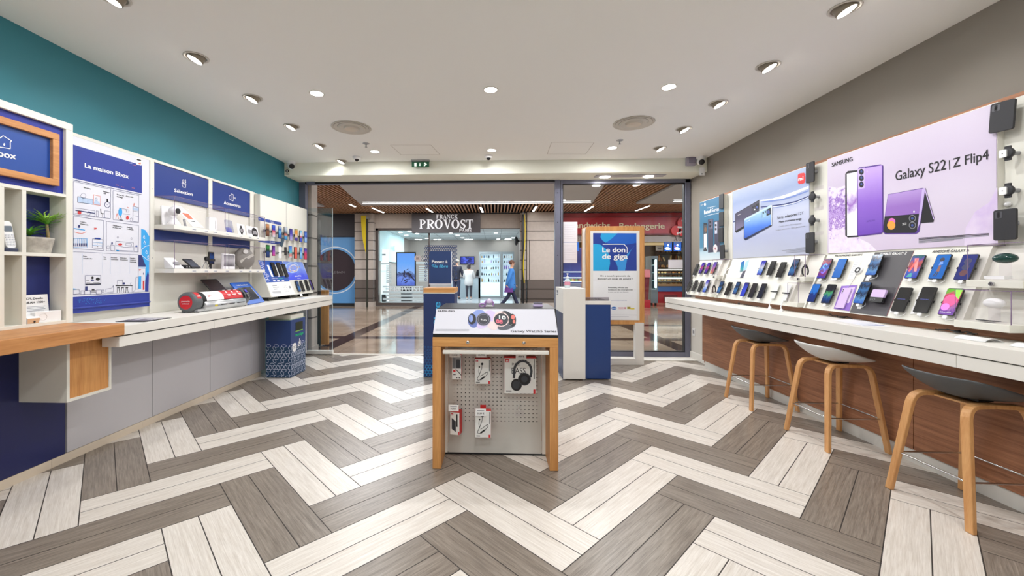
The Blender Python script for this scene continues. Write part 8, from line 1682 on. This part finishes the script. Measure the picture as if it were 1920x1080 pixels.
# drinks fridge, red screen stand
Y = 15.9; t_ = thing('drinks_fridge', 'upright glass drinks fridge with a bright light strip in the bakery', 'fridge', (uY(1227, 560, Y).x, Y+.3, 0)); a, b = uY(1221, 570, Y), uY(1233.5, 480, Y); fgm = mat('fridge_grey', (120, 130, 136), .4, .3)
g = G(); g.box(a.x, b.x, Y+.5, Y+.6, .1, b.z, fgm); g.box(a.x, b.x, Y, Y+.5, .1, .62, fgm); g.box(a.x, b.x, Y, Y+.5, b.z-.1, b.z, fgm); g.box(a.x, a.x+.03, Y+.02, Y+.5, .62, b.z-.1, fgm); g.box(b.x-.03, b.x, Y+.02, Y+.5, .62, b.z-.1, fgm); g.obj('body', t_); G().box(b.x-.09, b.x-.04, Y+.03, Y+.06, .68, b.z-.14, mat('fridge_light', (226, 250, 250), .3, 0, 6)).obj('light_strip', t_)
for z in (.62, .95, 1.25, 1.55): G().box(a.x+.03, b.x-.03, Y+.06, Y+.5, z, z+.015, mat('fridge_shelf', (170, 200, 200), .3, 0, .2)).obj('shelf', t_)
g = G()
for x in (a.x+.05, b.x-.05): g.cyl((x, Y+.1, 0), (x, Y+.1, .1), .04, black, seg=10)
g.obj('castor', t_)
Y = 15.0; c = uY(1214.5, 577, Y); t_ = thing('kiosk_terminal', 'red ordering terminal standing beside the drinks fridge', 'terminal', (c.x, Y, 0)); zt_ = uY(1214, 506, Y).z; zm = uY(1214, 520, Y).z
g = G(); g.box(c.x-.13, c.x+.1, Y, Y+.3, .002, .28, bk); g.obj('base', t_); g = G(); g.prism([V((c.x-.04, Y+.1, .28)), V((c.x+.06, Y+.1, .28)), V((c.x+.1, Y+.1, zm)), V((c.x-.06, Y+.1, zm))], (0, .12, 0), bk2); g.obj('column', t_); g = G(); g.prism([V((c.x-.09, Y+.04, zm)), V((c.x+.11, Y+.04, zm)), V((c.x+.13, Y+.14, zt_)), V((c.x-.06, Y+.14, zt_))], (0, .06, .02), bk); g.obj('head', t_)
Y = 16.6; t_ = thing('display_shelf', 'glass pastry case with lit shelves left of the poster stand', 'display case', (uY(1085, 530, Y).x, Y+.3, 0)); a, b = uY(1053, 575, Y), uY(1100, 505, Y); dn = mat('case_navy', (52, 60, 130), .4); G().box(a.x, b.x, Y+.5, Y+.6, 0, 2.3, dn).obj('back', t_); G().box(a.x, b.x, Y, Y+.5, 0, uY(1080, 531, Y).z, mat('case_front', (160, 170, 200), .3)).obj('base', t_)
for y in (509, 520, 527): g = G(); fb(g, 1053, y, 1100, y+1.6, Y+.1, .3, mat('case_glass_lit', (220, 236, 240), .3, 0, 1.2)); g.obj('lit_shelf', t_)
for k in range(9):
    c = uY(1070+k*3.6, 526.5, Y+.25); c.z += .03; tt = thing('pastry', 'small pastry on the lit shelf left of the poster stand, %s' % ORD[k], 'pastry', c, 'pastries left of the poster stand'); g = G(); g.ball(c, .055, bread[k % 5] if k % 3 else mat('salad_green', (110, 140, 60), .7), 10, 6); g.obj('pastry', tt)
Y = 16.2; t_ = thing('menu_screen', 'small lit screen beside the notice sheets on the pane', 'screen', uY(1058, 462, Y)); g = G(); fb(g, 1050, 453, 1086, 471, Y, .05, MATS['menu_blue']); g.obj('picture', t_); g = G(); fb(g, 1049.5, 452.3, 1086.5, 471.6, Y+.05, .02, black); g.obj('frame', t_)

# ================================================================== people across the mall
skin_ = mat('skin', (206, 160, 134), .6)
def skinned(name, parent, pts, edges, radii, m, sub=1, root=0):
    me = bpy.data.meshes.new(name); o = bpy.data.objects.new(name, me); COL.objects.link(o); o.parent = parent
    me.from_pydata([tuple(p) for p in pts], edges, []); me.materials.append(m)
    md = o.modifiers.new('skin', 'SKIN'); md.use_smooth_shade = True
    if not me.skin_vertices: me.attributes
    for i, r in enumerate(radii):
        r = r if isinstance(r, tuple) else (r, r); me.skin_vertices[0].data[i].radius = r; me.skin_vertices[0].data[i].use_root = (i == root)
    s_ = o.modifiers.new('sub', 'SUBSURF'); s_.levels = sub; s_.render_levels = sub; return o
def person(loc, h, label, coatm, trm, shoem, hairm, rz=0, coat_len=.40, stride=0, arms='front', hairstyle='short', lean=0, flare=1.0, hem=1.0):
    """standing figure, faces local +Y; joints in units of body height"""
    t_ = thing('person', label, 'person', (0, 0, 0)); k = h
    def p(x, y, z): return V((x*k, (y+lean*(z-.5))*k, z*k))
    hip, chest, neck, head = p(0, 0, .52), p(0, .0, .72), p(0, .0, .84), p(0, .01, .93)
    if arms == 'front': hands = [(sx*.11, .20, .60) for sx in (-1, 1)]; elb = [(sx*.15, .03, .61) for sx in (-1, 1)]
    elif arms == 'walk': hands = [(-.15, .10, .47), (.16, -.10, .47)]; elb = [(-.165, .0, .62), (.17, -.05, .62)]
    else: hands = [(sx*.16, .05, .46) for sx in (-1, 1)]; elb = [(sx*.165, 0, .62) for sx in (-1, 1)]
    kn = [(-.055, .06*stride, .28), (.055, -.02*stride, .28)]; an = [(-.055, .14*stride, .045), (.055, -.16*stride, .05)]
    P_ = [p(0, 0, .52), p(0, .005, .62), p(0, 0, .73), p(0, -.005, .80), p(0, 0, .85), p(0, .008, .885), p(0, .012, .935), p(0, .006, .975)]
    E = [(i, i+1) for i in range(7)]; Rr = [(.075*k, .06*k), (.068*k, .055*k), (.085*k, .06*k), (.06*k, .05*k), .030*k, .036*k, (.043*k, .052*k), (.032*k, .04*k)]
    for i, sx in enumerate((-1, 1)):
        b = len(P_); hx, hy, hz = hands[i]; P_ += [p(sx*.105, 0, .80), p(*elb[i]), p(*(V(elb[i]).lerp(V(hands[i]), .95))), p(hx, hy+.018, hz-.008)]; E += [(3, b), (b, b+1), (b+1, b+2), (b+2, b+3)]; Rr += [.032*k, .026*k, .016*k, (.022*k, .012*k)]
        for f in range(4): P_.append(p(hx+(f-1.5)*.011, hy+.044+(.006 if f in (1, 2) else 0), hz-.022)); E.append((b+3, len(P_)-1)); Rr.append(.0055*k)
        P_.append(p(hx-sx*.022, hy+.026, hz+.004)); E.append((b+3, len(P_)-1)); Rr.append(.006*k)
        b = len(P_); P_ += [p(sx*.05, 0, .48), p(*kn[i]), p(*an[i]), p(an[i][0], an[i][1]+.07, .02)]; E += [(0, b), (b, b+1), (b+1, b+2), (b+2, b+3)]; Rr += [.055*k, .036*k, .024*k, (.024*k, .016*k)]
    skinned('body', t_, P_, E, Rr, skin_)
    # trousers and shoes
    Q = [p(0, 0, .53)]; E2 = []; R2 = [(.085*k, .066*k)]
    for i, sx in enumerate((-1, 1)):
        b = len(Q); Q += [p(sx*.05, 0, .46), p(*kn[i]), p(an[i][0], an[i][1], an[i][2]+.012)]; E2 += [(0, b), (b, b+1), (b+1, b+2)]; R2 += [.062*k, .044*k, .034*k]
    skinned('trousers', t_, Q, E2, R2, trm)
    for i in (0, 1): a = an[i]; skinned('shoe', t_, [p(a[0], a[1]-.02, a[2]-.012), p(a[0], a[1]+.025, a[2]-.022), p(a[0], a[1]+.085, .016)], [(0, 1), (1, 2)], [(.034*k, .034*k), (.034*k, .026*k), (.026*k, .016*k)], shoem)
    # coat with sleeves
    Q = [p(0, 0, .82), p(0, 0, .76), p(0, 0, .62), p(0, -.005, .52)]; E3 = [(0, 1), (1, 2), (2, 3)]; R3 = [(.060*k, .054*k), (.106*k, .080*k), (.088*k*flare, .070*k*flare), (.098*k*flare, .078*k*flare)]
    if coat_len < .5: Q.append(p(0, -.005, coat_len)); E3.append((3, 4)); R3.append((.105*k*flare*hem, .085*k*flare*hem))
    for i, sx in enumerate((-1, 1)):
        b = len(Q); Q += [p(sx*.108, 0, .795), p(*elb[i]), p(*(V(elb[i]).lerp(V(hands[i]), .88)))]; E3 += [(1, b), (b, b+1), (b+1, b+2)]; R3 += [.045*k, .038*k, .028*k]
    skinned('coat', t_, Q, E3, R3, coatm)
    hd = p(0, .008, .945)
    g = G(); g.ball(hd+V((0, -.012*k, .012*k)), .056*k, hairm, 16, 10, (.92, 1.0, 1.0)) if hairstyle != 'fringe' else g.ball(hd+V((0, -.014*k, .016*k)), .052*k, hairm, 16, 10)
    if hairstyle == 'long': g.ball(hd+V((0, -.03*k, -.03*k)), .05*k, hairm, 16, 10, (1.1, .7, 1.3))
    o_ = g.obj('hair', t_); 
    if hairstyle == 'cap': g = G(); g.lathe([(.064*k, -.0), (.062*k, .02*k), (.045*k, .045*k), (0, .052*k)], hd+V((0, 0, .0)), mat('cap_grey', (176, 168, 158), .8), 20); g.obj('cap', t_)
    g = G(); F0 = hd+V((0, .052*k, -.006*k))
    for sx in (-1, 1): g.ball(F0+V((sx*.018*k, -.004*k, .008*k)), .006*k, mat('eye_dark', (40, 30, 28), .3), 8, 6); g.ball(hd+V((sx*.05*k, 0, -.006*k)), .012*k, skin_, 8, 6, (.4, .8, 1.2))
    g.ball(F0+V((0, .004*k, -.006*k)), .008*k, skin_, 8, 6, (.8, 1.1, 1.3)); g.box(F0.x-.014*k, F0.x+.014*k, F0.y-.008*k, F0.y-.001*k, F0.z-.030*k, F0.z-.026*k, mat('lips', (160, 90, 84), .6)); g.obj('face', t_)
    t_.location = loc; t_.rotation_euler = (0, 0, rz); return t_
jk = mat('jacket_navy', (40, 42, 58), .8); jn = mat('trousers_navy', (44, 50, 78), .8); bts = mat('boots_dark', (40, 38, 40), .6); wc = mat('coat_white', (206, 206, 206), .85); gl = mat('leggings_grey', (62, 62, 72), .85); wb = mat('boots_white', (228, 228, 228), .6)
hg = mat('hair_grey', (150, 144, 138), .8); hb_ = mat('hair_dark', (52, 46, 52), .8); hbr = mat('hair_brown', (108, 74, 58), .8); hbl = mat('hair_pale', (196, 186, 172), .8); bl = mat('coat_blue', (66, 132, 206), .8); vb = mat('clothes_black', (34, 34, 38), .8)
person((-1.80, 19.1, .006), 1.88, 'person in a dark jacket and flat cap seen from behind in the salon', jk, jn, bts, hg, -.35, .47, 0, 'front', 'cap')
person((-1.22, 19.0, .006), 1.66, 'person in a white coat and white boots seen from behind in the salon', wc, gl, wb, hb_, -.1, .36, 0, 'front', 'long', 0, 1.4, 1.2)
person((-.72, 20.92, .006), 1.68, 'person with pale hair in black standing behind the salon desk', vb, vb, bts, hbl, math.pi+.3, .47, 0, 'front', 'fringe')
t_ = person((.55, 14.35, 0), 1.70, 'person in a bright blue coat walking past the salon with a violet bag', bl, jn, mat('shoes_lilac', (176, 164, 196), .6), hbr, -math.pi/2, .34, 1.25, 'walk', 'short', .05, 1.4, 1.35)
c = V((.47, 14.12, .60)); t_ = thing('bag', 'violet bag carried by the person in the blue coat', 'bag', c); g = G(); g.prism([c+V((-.16, 0, -.02)), c+V((.16, 0, -.02)), c+V((.13, 0, .15)), c+V((-.13, 0, .15))], (0, .08, 0), mat('bag_violet', (112, 64, 150), .6)); g.obj('body', t_, bevel=.015); g = G(); g.tube([c+V((-.09, .04, .15)), c+V((-.06, .04, .24)), c+V((.06, .04, .24)), c+V((.09, .04, .15))], .008, MATS['bag_violet'], 6); g.obj('handle', t_)
